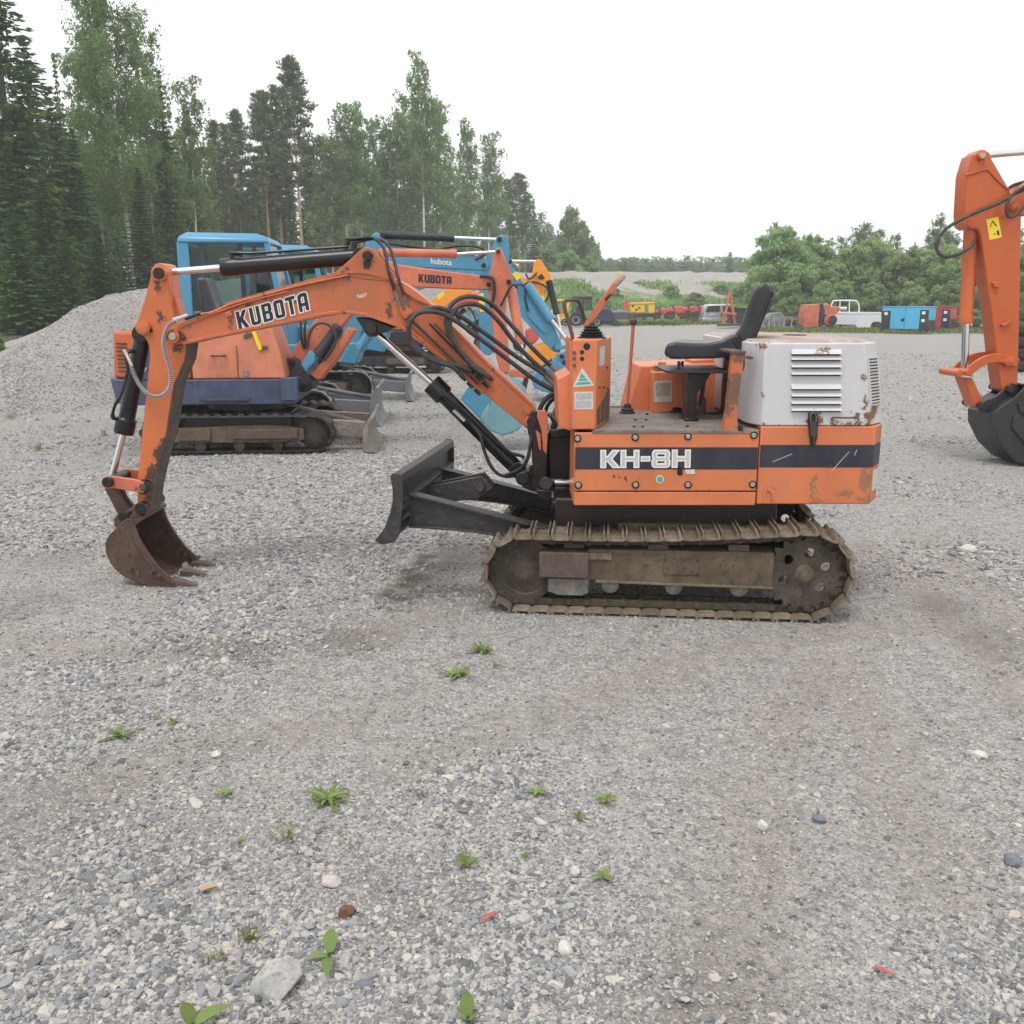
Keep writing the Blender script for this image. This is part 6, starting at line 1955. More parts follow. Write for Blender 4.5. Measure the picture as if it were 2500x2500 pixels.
lettering('lettering', (849, 838), (868, 838), (849, 824), 21.10, M['letter_white'], D4, None, 1, '-5', 0.02, 0.02)
YD = 21.5
arm_plate('boom', [(965, 850), (990, 790), (1050, 735), (1110, 690), (1180, 655), (1240, 660), (1316, 694), (1322, 712), (1300, 722), (1230, 706), (1170, 704), (1095, 742), (1040, 790), (1010, 860)], YD, .26, M['yellow'], D4)
part('yellow_sticker', MB().px([(1066, 724), (1082, 712), (1086, 720), (1070, 732)], YD - .135, YD - .131), M['yellow_clean'], D4)
DS = arm_plate('stick', [(1304, 640), (1312, 632), (1322, 636), (1346, 674), (1342, 690), (1330, 704), (1334, 760), (1352, 826), (1346, 834), (1332, 830), (1316, 770), (1300, 720), (1290, 684), (1300, 668)], YD, .22, M['yellow'], D4)
arm_plate('stick_opening', [(1313, 676), (1322, 668), (1330, 678), (1326, 682), (1315, 682)], YD - .005, .235, M['dark_grey'], DS, 0.0)
ram(D4, 'stick_cylinder', (1308, 638), (1250, 637), (1130, 640), YD, .06, .028, M['black_paint'])
ram(D4, 'bucket_cylinder', (1372, 830), (1360, 768), (1340, 684), YD - .1, .075, .04, M['black_paint'])
part('yellow_sticker', MB().px([(1320, 724), (1330, 722), (1331, 738), (1321, 740)], YD - .115, YD - .111), M['yellow_clean'], DS)
hose(D4, [(1284, 668, YD - .1), (1290, 680, YD - .16), (1302, 676, YD - .18), (1310, 666, YD - .14)], .02, M['rubber'])
hose(D4, [(1286, 690, YD - .12), (1312, 690, YD - .16), (1336, 704, YD - .18), (1338, 724, YD - .16), (1326, 742, YD - .13)], .02, M['rubber'])
scoop(D4, 'bucket', [(1330, 838), (1352, 842), (1362, 868), (1340, 892), (1300, 892), (1282, 868), (1296, 850)], YD, .70, M['yellow'])

# --- orange arm at the right edge; its machine stands outside the picture ---------------------
FE = Frame(8.6, 9.75, R(180))
E5 = thing('excavator', 'bright orange excavator arm with dark bucket at the right edge of the picture', 'excavator', (8.6, 9.75, 0))
undercarriage(E5, FE, 2.3, .52, .80, .34, M['dark_grey'], M['grey_blade'], 1.75, .48)
part('skirt', FE.mb(MB().box((-.25, 0, .80), (2.0, 1.5, .30))), M['dark_grey'], E5, 0.04, 3)
part('engine_cover', FE.mb(MB().box((-.9, 0, 1.3), (.8, 1.44, .70))), M['orange_clean'], E5, 0.06, 3)
cab(E5, FE, -.5, .75, -.05, .78, .95, 2.5, M['orange_clean'], .2)
YE = 9.32
EB = arm_plate('boom', [(2462, 498), (2470, 486), (2500, 452), (2700, 330), (2860, 300), (2960, 330), (3080, 560), (3180, 880), (3150, 900), (3110, 880), (3000, 640), (2900, 440), (2800, 430), (2640, 470), (2500, 528), (2474, 524), (2464, 512)], YE, .24, M['orange_clean'], E5)
ES = arm_plate('stick', [(2382, 374), (2391, 366), (2404, 365), (2416, 372), (2424, 392), (2462, 458), (2472, 478), (2490, 500), (2494, 524), (2489, 806), (2485, 938), (2464, 962), (2444, 952), (2434, 880), (2421, 764), (2398, 600), (2392, 566), (2384, 558), (2366, 560), (2354, 550), (2353, 536), (2360, 430), (2374, 384)], YE, .22, M['orange_clean'], E5)
part('stick_edge', MB().ribbon(PX([(2376, 378), (2361, 428), (2355, 528)], YE - .11), .012, YE - .112, YE + .112), M['orange_clean'], ES, 0.003)
part('weld_rib', MB().tube([P(2357, 428, YE - .115), P(2400, 415, YE - .115), P(2412, 414, YE - .115), P(2440, 444, YE - .115), P(2464, 464, YE - .115)], .010, 8), M['orange_clean'], ES)
for x, y, r in ((2400, 380, 9), (2368, 545, 8), (2480, 505, 11), (2467, 884, 12)):
    part('pin', MB().lathe([(r * .004 * .7, 0), (r * .004, .01), (r * .004, .06)], P(x, y, YE - .16), (0, 1, 0)), M['orange_clean'], ES)
part('pin_cap', MB().disc(2400, 380, YE - .175, YE - .158, 7, 6), M['bolt'], ES)
part('warning_sticker', MB().px([(2408, 536), (2437, 529), (2446, 579), (2416, 586)], YE - .1125, YE - .1105), M['yellow_clean'], ES)
part('sticker_print', MB().px([(2416, 556), (2423, 538), (2434, 551), (2432, 553), (2423, 542), (2419, 554)], YE - .1140, YE - .1124).px([(2433, 564), (2438, 562), (2441, 574), (2436, 575)], YE - .1140, YE - .1124).px([(2425, 571), (2432, 570), (2432, 572), (2425, 573)], YE - .1140, YE - .1124), M['letter_dark'], ES)
part('lug', MB().px([(2425, 690), (2443, 688), (2442, 702), (2428, 702)], YE - .15, YE - .11), M['orange_clean'], ES, 0.006)
part('lug', MB().px([(2446, 792), (2468, 783), (2470, 788), (2450, 799)], YE - .15, YE - .11), M['orange_clean'], ES, 0.006)
ram(E5, 'bucket_cylinder', (2355, 900), (2358, 790), (2370, 552), YE, .062, .036, M['orange_clean'])
ram(E5, 'stick_cylinder', (2404, 379), (2560, 366), (2760, 350), YE, .06, .030, M['orange_clean'])
for dy in (-.15, .12):
    pth = smooth_path([Vector((a, 0, b)) for a, b in PX([(2345, 910), (2364, 892), (2392, 876), (2425, 872), (2467, 884)], YE)], 5)
    part('bucket_link', MB().ribbon([(v.x, v.z) for v in pth], .085, YE + dy, YE + dy + .03), M['orange_clean'], E5, 0.006)
part('pin', MB().disc(2344, 912, YE - .2, YE + .2, 9).disc(2366, 910, YE - .18, YE + .18, 8), M['orange_clean'], E5, 0.006)
arm_plate('push_link', [(2352, 922), (2374, 922), (2398, 972), (2390, 994), (2378, 994), (2372, 976)], YE, .20, M['orange_clean'], E5, 0.01)
EK = scoop(E5, 'bucket', [(2506, 940), (2540, 966), (2610, 1004), (2690, 1100), (2610, 1136), (2530, 1140), (2484, 1128), (2448, 1092), (2424, 1042), (2424, 1012), (2444, 994), (2476, 972)], YE, .50, M['bucket_dark'])
for yy in (YE - .13, YE + .10):
    part('bucket_ear', MB().px([(2392, 1004), (2384, 990), (2398, 980), (2430, 968), (2456, 946), (2470, 935), (2486, 938), (2487, 960), (2476, 968), (2456, 972), (2420, 1000), (2408, 1008)], yy, yy + .03), M['bucket_dark'], EK, 0.008)
part('wear_plate', MB().px([(2484, 982), (2540, 976), (2690, 1095), (2650, 1110), (2490, 1004)], YE - .27, YE - .252), M['bucket_dark'], EK, 0.006)
part('wear_plate', MB().px([(2476, 1016), (2488, 1012), (2580, 1122), (2540, 1128), (2470, 1044)], YE - .27, YE - .252), M['bucket_dark'], EK, 0.006)
pins(EK, YE, .34, [(2470, 952, 8), (2402, 992, 8)])
hose(E5, [(2380, 586, YE - .08), (2372, 600, YE - .12), (2345, 618, YE - .14), (2312, 627, YE - .15), (2292, 618, YE - .15), (2287, 598, YE - .15), (2300, 568, YE - .16), (2330, 545, YE - .17), (2380, 520, YE - .18), (2440, 495, YE - .18), (2480, 472, YE - .18), (2520, 455, YE - .16)], .016, M['hose_dusty'], 10)
hose(E5, [(2520, 445, YE - .2), (2480, 468, YE - .2), (2460, 495, YE - .2), (2458, 520, YE - .2), (2468, 530, YE - .2), (2486, 520, YE - .2), (2510, 490, YE - .2)], .014, M['hose_dusty'], 10)
hose(E5, [(2462, 460, YE + .05), (2480, 450, YE + .05), (2520, 440, YE + .05)], .016, M['rubber'], 10)
hose(E5, [(2384, 372, YE - .02), (2372, 390, YE - .06), (2364, 430, YE - .06), (2358, 480, YE - .05), (2355, 530, YE - .04)], .012, M['rubber'], 8)

# ------------------------------------------------------------------ far side of the yard
def wheelset(root, lst, Y, wid, rim=None):
    for x, y, r in lst:
        c = P(x, y, Y)
        rad = r / FPX * Y
        t = part('wheel', MB().lathe([(rad * .55, 0), (rad * .9, 0), (rad, wid * .2), (rad, wid * .8), (rad * .9, wid), (rad * .55, wid)], c, (0, 1, 0), 22), M['tyre'], root)
        part('rim', MB().lathe([(rad * .15, .01), (rad * .3, .03), (rad * .52, -.005), (rad * .56, -.012), (rad * .56, wid)], c, (0, 1, 0), 20), rim or M['rim'], t)


def far_thing(name, label, cat, x, Y, group=None):
    return thing(name, label, cat, (P(x, 780, Y).x, Y, 0), group)


# dark blue tractor with front loader
YT_ = 60.0
TR = far_thing('tractor', 'dark blue cab tractor with front loader parked before the grassy bank', 'tractor', 1420, YT_)
part('engine_hood', MB().px([(1446, 752), (1490, 754), (1496, 762), (1494, 786), (1446, 788)], YT_, YT_ + .8), M['navy'], TR, 0.05)
part('chassis', MB().px([(1398, 776), (1490, 776), (1488, 790), (1400, 790)], YT_ + .1, YT_ + .7), M['dark_grey'], TR, 0.02)
part('mudguard', MB().px([(1394, 768), (1402, 760), (1418, 762), (1424, 776), (1414, 772), (1402, 770)], YT_ - .25, YT_ + .05), M['navy'], TR, 0.02)
part('cab_roof', MB().px([(1394, 728), (1400, 723), (1444, 723), (1448, 729), (1444, 733), (1396, 733)], YT_ - .1, YT_ + 1.0), M['dark_grey'], TR, 0.03)
for x0, x1 in ((1400, 1396), (1424, 1424), (1442, 1446)):
    part('cab_post', MB().bar(P(x0, 732, YT_), P(x1, 762, YT_), .06, .06).bar(P(x0, 732, YT_ + .9), P(x1, 762, YT_ + .9), .06, .06), M['dark_grey'], TR)
part('window', MB().px([(1401, 734), (1423, 734), (1423, 760), (1398, 760)], YT_ + .01, YT_ + .03), M['glass'], TR)
part('window', MB().px([(1425, 734), (1441, 734), (1445, 756), (1425, 760)], YT_ + .01, YT_ + .03), M['glass'], TR)
part('seat', MB().px([(1408, 748), (1414, 748), (1416, 762), (1426, 764), (1426, 768), (1408, 768)], YT_ + .3, YT_ + .7), M['dark_grey'], TR, 0.02)
wheelset(TR, [(1406, 781, 15), (1458, 786, 10)], YT_ - .25, .35)
wheelset(TR, [(1410, 780, 15), (1462, 786, 10)], YT_ + .95, .35)
part('loader_arm', MB().px([(1470, 756), (1488, 756), (1502, 778), (1498, 782), (1484, 762), (1470, 762)], YT_ - .05, YT_ + .05).px([(1470, 756), (1488, 756), (1502, 778), (1498, 782), (1484, 762), (1470, 762)], YT_ + .8, YT_ + .9), M['navy'], TR)
part('loader_bucket', MB().px([(1494, 782), (1504, 778), (1512, 788), (1512, 797), (1496, 796)], YT_ - .3, YT_ + 1.1), M['dark_grey'], TR, 0.02)

# yellow loader partly hidden behind the yellow arm
YL = 58.0
LD = far_thing('loader', 'yellow loader frame half hidden behind the orange yellow stick', 'loader', 1372, YL)
part('mast_frame', MB().px([(1352, 730), (1392, 730), (1392, 735), (1352, 735)], YL, YL + .1).px([(1352, 735), (1360, 735), (1368, 785), (1358, 785)], YL, YL + .12).px([(1386, 735), (1392, 735), (1384, 785), (1376, 785)], YL + .3, YL + .4), M['gen_yellow'], LD, 0.01)
part('body', MB().px([(1346, 756), (1384, 758), (1388, 784), (1346, 786)], YL + .15, YL + 1.2), M['gen_yellow'], LD, 0.05)
part('red_cover', MB().px([(1358, 752), (1378, 754), (1378, 764), (1358, 764)], YL + .05, YL + .14), M['red'], LD, 0.02)
wheelset(LD, [(1356, 786, 10), (1380, 787, 9)], YL - .1, .3)

# red snow blower chute with trailer bed
YR = 64.0
SB = far_thing('snow_blower', 'red implement with tall curved chute beside the yellow generator', 'implement', 1528, YR)
part('chute', MB().px([(1521, 762), (1522, 742), (1528, 733), (1536, 731), (1533, 738), (1532, 750), (1533, 762)], YR, YR + .3), M['red'], SB, 0.02)
part('bed', MB().px([(1494, 762), (1548, 764), (1546, 778), (1500, 780)], YR, YR + 1.1), M['rust_brown'], SB, 0.03)
part('tarpaulin', MB().px([(1494, 760), (1520, 757), (1540, 762), (1496, 764)], YR - .02, YR + 1.0), M['teal_paint'], SB, 0.02)
part('drawbar', MB().px([(1500, 780), (1540, 780), (1540, 783), (1500, 783)], YR + .3, YR + .5), M['white'], SB)
wheelset(SB, [(1542, 776, 7)], YR - .1, .25)

# yellow towed generator
YG = 66.0
GE = far_thing('generator', 'yellow towable generator on a trailer at the foot of the bank', 'generator', 1567, YG)
part('housing', MB().px([(1538, 742), (1598, 740), (1598, 764), (1539, 762)], YG, YG + 1.1), M['gen_yellow'], GE, 0.03)
part('roof', MB().px([(1536, 739), (1599, 737), (1599, 741), (1537, 743)], YG - .06, YG + 1.16), M['gen_yellow'], GE, 0.015)
part('control_door', MB().px([(1574, 744), (1583, 744), (1583, 763), (1574, 763)], YG - .02, YG + .01), M['grey_scrap'], GE)
for x, y in ((1545, 747), (1561, 752), (1554, 756)):
    part('vent', MB().px([(x - 3, y - 2), (x + 3, y - 2), (x + 3, y + 2), (x - 3, y + 2)], YG - .015, YG + .01), M['dark_grey'], GE)
part('trailer_frame', MB().px([(1536, 765), (1604, 766), (1604, 774), (1540, 775)], YG + .05, YG + 1.0), M['dark_grey'], GE, 0.02)
wheelset(GE, [(1552, 774, 8), (1574, 776, 6)], YG - .12, .25)
part('jack_stand', MB().cyl(P(1598, 764, YG + .3), P(1599, 783, YG + .3), .05), M['grey_scrap'], GE)

# small red tractors in a row
for k, (x, s, yb, Yt, lab) in enumerate(((1616, 1.0, 778, 66, 'small red tractor nearest the yellow generator'), (1652, 1.25, 779, 64, 'red tractor with rounded hood, second in the row from the generator'), (1688, 1.1, 775, 70, 'red tractor with pale seat, third in the row from the generator'),
                                     (1712, 1.1, 773, 72, 'red tractor just left of the silver estate car'), (1672, .9, 772, 76, 'faint red tractor behind the middle of the row'))):
    t = far_thing('small_tractor', lab, 'tractor', x, Yt, 'small red tractors in a row')
    q = lambda pts: [(x + a * s, yb + b * s) for a, b in pts]
    part('hood', MB().px(q([(-4, -24), (8, -26), (16, -22), (18, -12), (-4, -10)]), Yt, Yt + .5), M['red'], t, 0.08, 3)
    part('seat_deck', MB().px(q([(-16, -18), (-4, -17), (-4, -8), (-16, -8)]), Yt + .05, Yt + .45), M['dark_grey'], t, 0.03)
    part('mudguard', MB().px(q([(-20, -12), (-16, -20), (-8, -20), (-4, -12), (-8, -15), (-15, -15)]), Yt - .2, Yt - .02), M['red'], t, 0.02)
    part('steering_wheel', MB().cyl(P(*q([(-5, -18)])[0], Yt + .2), P(*q([(-9, -27)])[0], Yt + .2), .03).lathe([(.16, 0), (.18, .02), (.16, .04)], P(*q([(-9, -27)])[0], Yt + .2), (-.5, 0, 1), 14), M['dark_grey'], t)
    wheelset(t, [q([(-12, -8)])[0] + (8.5 * s,), q([(12, -6)])[0] + (6 * s,)], Yt - .15, .22, M['red'])
    wheelset(t, [q([(-11, -8)])[0] + (8.5 * s,), q([(13, -6)])[0] + (6 * s,)], Yt + .5, .22, M['red'])

# silver estate car, seen from behind at an angle
YV = 70.0
CR = far_thing('car', 'silver estate car parked with its tailgate towards the yard', 'car', 1745, YV)
hs_ = PX([(1716, 789), (1716, 772), (1720, 764), (1726, 748), (1732, 743), (1790, 742), (1806, 745), (1818, 762), (1842, 766), (1850, 774), (1850, 789)], YV)
part('body', MB().prism(hs_, YV, YV + 1.7), M['silver'], CR, 0.10, 3)
part('rear_window', MB().px([(1722, 762), (1728, 747), (1758, 746), (1757, 761)], YV - .025, YV + .01), M['dark_glass'], CR, 0.02)
part('side_window', MB().px([(1766, 747), (1800, 747), (1812, 761), (1766, 762)], YV - .02, YV + .01), M['dark_glass'], CR, 0.02)
part('bumper', MB().px([(1713, 776), (1760, 778), (1760, 787), (1714, 786)], YV - .10, YV + .02), M['silver'], CR, 0.04)
part('tail_light', MB().px([(1760, 762), (1764, 762), (1764, 772), (1760, 772)], YV - .03, YV + .01), M['gen_red'], CR)
part('number_plate', MB().px([(1733, 766), (1746, 766), (1746, 769), (1733, 769)], YV - .03, YV + .01), M['white'], CR)
wheelset(CR, [(1727, 789, 7.5), (1775, 789, 7.5), (1828, 789, 7.5)], YV - .06, .22, M['grey_scrap'])

# orange A frame
YF_ = 57.0
AF = far_thing('lifting_frame', 'orange A shaped frame standing in front of the silver car', 'frame', 1781, YF_)
part('leg', MB().bar(P(1781, 714, YF_), P(1766, 792, YF_), .14, .12), M['orange_faded'], AF, 0.01)
part('leg', MB().bar(P(1783, 714, YF_ + .1), P(1794, 790, YF_ + .1), .14, .12), M['orange_faded'], AF, 0.01)
part('cross_bar', MB().bar(P(1764, 764, YF_ - .1), P(1798, 766, YF_ - .1), .10, .10), M['orange_faded'], AF, 0.01)
part('base', MB().px([(1756, 790), (1806, 790), (1806, 796), (1756, 797)], YF_ - .2, YF_ + .5), M['rust_brown'], AF, 0.02)
DB = far_thing('loader_bucket', 'black loader bucket leaning behind the orange A shaped frame', 'bucket', 1800, YF_ + 1.6)
part('shell', MB().px([(1778, 754), (1830, 754), (1836, 792), (1808, 796), (1786, 790)], YF_ + 1.5, YF_ + 2.4), M['dark_grey'], DB, 0.05)
part('lip', MB().px([(1776, 750), (1828, 752), (1828, 757), (1776, 756)], YF_ + 1.4, YF_ + 1.6), M['black_paint'], DB, 0.01)

# scrap frames
YQ = 56.0
SF = far_thing('scrap_frame', 'pile of grey metal frames and attachments right of the seat', 'scrap', 1900, YQ)
part('hopper', MB().px([(1872, 776), (1884, 764), (1908, 763), (1918, 776), (1918, 800), (1876, 802)], YQ + .4, YQ + 1.2), M['grey_scrap'], SF, 0.04)
for a in ((1862, 1940, 774), (1864, 1946, 778), (1858, 1926, 800)):
    part('beam', MB().bar(P(a[0], a[2], YQ), P(a[1], a[2] + 1, YQ), .12, .10), M['grey_scrap'], SF, 0.01)
for x in (1864, 1880, 1892, 1904, 1916, 1934):
    part('bar', MB().bar(P(x, 776, YQ), P(x - 3, 804, YQ - .2), .09, .09), M['grey_scrap'], SF, 0.01)
for x in (1889, 1900):
    part('hook', MB().tube(smooth_path([P(x, 778, YQ - .1), P(x - 3, 786, YQ - .15), P(x - 2, 796, YQ - .15), P(x + 5, 797, YQ - .15)], 4), .06, 8), M['grey_scrap'], SF)

# orange pump engine
YO = 54.0
OM = far_thing('pump_engine', 'orange engine driven pump on skids beside the white pickup bed', 'pump', 2005, YO)
part('housing', MB().px([(1961, 768), (1968, 744), (2000, 742), (2002, 744), (1998, 798), (1962, 800)], YO, YO + 1.0), M['orange_faded'], OM, 0.04)
part('door', MB().px([(1966, 770), (1990, 768), (1990, 788), (1966, 790)], YO - .03, YO + .01), M['orange_faded'], OM, 0.01)
part('flywheel', MB().px([(2000, 742), (2010, 740), (2014, 760), (2008, 790), (2000, 792)], YO + .1, YO + .8), M['dark_grey'], OM, 0.03)
part('pump_casing', MB().lathe([(.10, 0), (.30, .05), (.38, .2), (.38, .5), (.2, .6)], P(2026, 782, YO + .1), (0.3, 1, 0)), M['orange_faded'], OM)
part('inlet', MB().lathe([(.20, 0), (.24, .01), (.24, .2)], P(2033, 781, YO - .1), (0.3, 1, 0)), M['dark_grey'], OM)
part('engine_block', MB().px([(2010, 744), (2020, 740), (2030, 748), (2050, 748), (2046, 764), (2030, 772), (2012, 770)], YO + .2, YO + .8), M['orange_faded'], OM, 0.05)
part('air_pipe', MB().cyl(P(2048, 754, YO + .4), P(2066, 754, YO + .4), .10, .12), M['sticker'], OM)
part('skid', MB().px([(1958, 800), (2044, 797), (2040, 806), (1962, 808)], YO, YO + .9), M['rust_brown'], OM, 0.02)
wheelset(OM, [(1950, 800, 8)], YO - .05, .2)

# white pickup bed with roll bar
YW = 56.0
PU = far_thing('pickup_bed', 'white pickup bed with tubular rack between the orange pump and the blue generator', 'pickup', 2095, YW)
part('bed_side', MB().px([(2038, 764), (2152, 764), (2152, 790), (2145, 784), (2136, 784), (2128, 790), (2122, 806), (2094, 806), (2090, 793), (2036, 792)], YW, YW + .06), M['white_paint'], PU, 0.02)
part('bed_side', MB().px([(2038, 764), (2152, 764), (2152, 790), (2036, 792)], YW + 1.5, YW + 1.56), M['white_paint'], PU, 0.02)
part('tailgate', MB().px([(2038, 765), (2044, 765), (2042, 792), (2036, 792)], YW + .06, YW + 1.5), M['white_paint'], PU, 0.02)
for k in range(12):
    x = 2048 + k * 4
    part('tailgate_rib', MB().px([(x, 770), (x + 2, 770), (x + 2, 786), (x, 786)], YW - .02, YW + .005), M['white_paint'], PU)
part('bed_rail', MB().px([(2036, 761), (2152, 762), (2152, 766), (2036, 766)], YW - .03, YW + .12), M['white'], PU, 0.01)
part('bed_floor', MB().px([(2040, 786), (2150, 786), (2150, 792), (2040, 792)], YW + .06, YW + 1.5), M['dark_grey'], PU)
for dy in (.05, 1.45):
    part('rack', MB().tube(smooth_path([P(2097, 764, YW + dy), P(2097, 748, YW + dy), P(2092, 736, YW + dy), P(2084, 734, YW + dy), P(2040, 734, YW + dy), P(2033, 738, YW + dy), P(2029, 748, YW + dy), P(2027, 764, YW + dy)], 4), .045, 8), M['white'], PU)
for x in (2051, 2074):
    part('rack_post', MB().cyl(P(x, 734, YW + .05), P(x - 1, 764, YW + .05), .035), M['white'], PU)
part('rack_bar', MB().cyl(P(2090, 735, YW + .05), P(2090, 735, YW + 1.45), .04), M['white'], PU)
wheelset(PU, [(2144, 798, 11)], YW - .02, .28, M['grey_scrap'])

# generator sets
def genset(name, label, pA, pB, Y0, turn, H, main, win, L, D):
    va = math.atan((pA[0] - 1250) / FPX)
    p_ = Vector((math.cos(va), -math.sin(va), 0))
    v_ = Vector((math.sin(va), math.cos(va), 0))
    d = p_ * math.cos(turn) - v_ * math.sin(turn)
    e = p_ * math.sin(turn) + v_ * math.cos(turn)
    o = P(pA[0], pA[1], Y0)
    o.z = 0
    F = lambda a, b, z: o + d * a + e * b + Vector((0, 0, z))
    t = thing(name, label, 'generator', (o.x, o.y, 0), 'generator sets in a line')
    bx = lambda a0, a1, b0, b1, z0, z1: MB().box(((a0 + a1) / 2, (b0 + b1) / 2, (z0 + z1) / 2), (a1 - a0, b1 - b0, z1 - z0)).xform(lambda q: F(q.x, q.y, q.z))
    part('base_skid', bx(0, L, 0, D, .02, .16), M['dark_grey'], t, 0.01)
    part('housing', bx(.0, L, .0, D, .165, H), main, t, 0.03)
    part('end_panel', bx(-.004, .48, -.012, .2, .17, H * .86), M['dark_grey'], t, 0.01)
    part('end_panel', bx(L - .40, L + .004, -.012, .2, .17, H * .90), M['dark_grey'], t, 0.01)
    part('door_seam', bx(.48 + (L - .88) / 2 - .006, .48 + (L - .88) / 2 + .006, -.010, .02, .2, H * .95), M['dark_grey'], t)
    part('door_handle', bx(.48 + (L - .88) * .38, .48 + (L - .88) * .48, -.018, .02, H * .44, H * .56), M['black_paint'], t)
    for a, z in ((.14, .78), (L - .30, .82), (L - .30, .52)):
        part('label', bx(a, a + .18, -.018, -.0125, H * z - .12, H * z + .03), M['white'], t)
    part('control_panel', bx(L - .02, L + .012, .05, D - .05, .17, H * .50), M['dark_grey'], t, 0.005)
    part('control_window', bx(L - .02, L + .015, .12, D - .12, H * .56, H * .92), win, t, 0.005)
    for k in range(3):
        part('socket', bx(L + .01, L + .03, .2 + k * .22, .3 + k * .22, H * .34, H * .42), M['black_paint'] if k else M['gen_red'], t)
    part('roof_rail', bx(-.02, L + .02, -.02, D + .02, H - .005, H + .04), main, t, 0.01)
    return t


genset('generator', 'sky blue and grey generator set beside the white pickup', (2150, 805), None, 51.5, R(24), 1.30, M['gen_blue'], M['gen_blue'], 2.42, 1.05)
genset('generator', 'red and grey generator set behind the end of the blue one', (2232, 805), None, 53.6, R(24), 1.30, M['gen_red'], M['red'], 1.85, 1.0)
# red and teal machine half hidden between the arms
YK = 30.0
RM = far_thing('combine', 'red and teal farm machine half hidden between the blue and orange sticks', 'machine', 1150, YK)
part('hood', MB().px([(1092, 742), (1110, 722), (1150, 714), (1200, 716), (1206, 740), (1200, 752), (1100, 756)], YK, YK + 1.2), M['red'], RM, 0.06, 3)
part('teal_panel', MB().px([(1126, 770), (1150, 752), (1176, 748), (1174, 776), (1140, 796), (1124, 790)], YK - .1, YK), M['teal_paint'], RM, 0.03)
part('frame', MB().px([(1098, 756), (1200, 752), (1230, 800), (1240, 838), (1180, 842), (1140, 812)], YK + .1, YK + 1.1), M['grease'], RM, 0.03)
for k in range(5):
    part('pipe', MB().tube(smooth_path([P(1120 + 14 * k, 760 + 6 * k, YK - .05), P(1132 + 14 * k, 748 + 4 * k, YK - .12), P(1146 + 14 * k, 770 + 6 * k, YK - .1), P(1150 + 14 * k, 800 + 6 * k, YK)], 4), .03, 6), M['hose_dusty'] if k % 2 else M['grey_scrap'], RM)
part('front_cover', MB().px([(1282, 806), (1296, 798), (1314, 806), (1316, 828), (1302, 842), (1284, 836)], YK - .1, YK + .5), M['red'], RM, 0.06, 3)
wheelset(RM, [(1176, 838, 20), (1268, 842, 16)], YK - .15, .35, M['red'])
# dark stack at the right edge
TS = far_thing('tyre_stack', 'stack of black tyres glimpsed right of the orange stick', 'tyres', 2512, 22.0)
for k in range(4):
    c = Vector((P(2512, 780, 22).x, 22.0, .14 + k * .27))
    part('tyre', MB().lathe([(.28, -.12), (.42, -.13), (.50, -.06), (.50, .06), (.42, .13), (.28, .12)], c, (0, 0, 1), 26), M['tyre'], TS)

# ------------------------------------------------------------------ trees and plants
class Leaves:
    """collects small leaf faces: centre, two half axes, a tint"""
    def __init__(s):
        s.q, s.t = [], []

    def add(s, c, a, b, tint, pointed=False):
        """c (n,3) centres, a, b (n,3) half axes"""
        n = len(c)
        quad = np.stack([c - a, c + b * 0.9 - a * 0.1, c + a, c - b * 0.9 + a * 0.1], 1)
        s.q.append(quad)
        s.t.append(np.broadcast_to(np.asarray(tint, float), (n,)).copy())

    def mesh(s, name, mat):
        q = np.concatenate(s.q).reshape(-1, 3)
        t = np.concatenate(s.t)
        n = len(t)
        me = bpy.data.meshes.new(name)
        me.vertices.add(len(q))
        me.vertices.foreach_set('co', q.ravel())
        me.loops.add(4 * n)
        me.loops.foreach_set('vertex_index', np.arange(4 * n, dtype=np.int32))
        me.polygons.add(n)
        me.polygons.foreach_set('loop_start', np.arange(0, 4 * n, 4, dtype=np.int32))
        me.polygons.foreach_set('loop_total', np.full(n, 4, dtype=np.int32))
        at = me.attributes.new('leaf', 'FLOAT', 'FACE')
        at.data.foreach_set('value', np.clip(t, 0, 1))
        me.update(calc_edges=True)
        me.materials.append(mat)
        return me


def unit(n, r):
    v = r.normal(size=(n, 3))
    return v / np.linalg.norm(v, axis=1, keepdims=True)


def rand_axes(n, r, droop=0.0, size=0.1, aspect=0.6):
    a = unit(n, r)
    a[:, 2] = a[:, 2] - droop
    a /= np.linalg.norm(a, axis=1, keepdims=True)
    b = np.cross(a, unit(n, r))
    b /= np.linalg.norm(b, axis=1, keepdims=True) + 1e-9
    s = size * r.uniform(0.6, 1.35, (n, 1))
    return a * s, b * s * aspect


def trunk_mb(h, r0, r, lean=0.01, top=0.12, n=9, segs=12):
    pts, rad = [], []
    ph = r.uniform(0, 6.28)
    for k in range(segs + 1):
        t = k / segs
        pts.append(Vector((math.sin(t * 3 + ph) * lean * h * t, math.cos(t * 2.3 + ph) * lean * h * t, h * t - .15 * (1 - t))))
        rad.append(r0 * ((1 - t) ** 0.85 * (1 - top) + top * (1 - t) + 0.01) + (r0 * .35 * max(0, 1 - t * 12)))
    m = MB().tube(pts, rad, n)
    return m, pts, rad


def at_h(pts, h, z):
    t = max(0, min(1, z / h)) * (len(pts) - 1)
    i = min(int(t), len(pts) - 2)
    return pts[i].lerp(pts[i + 1], t - i)


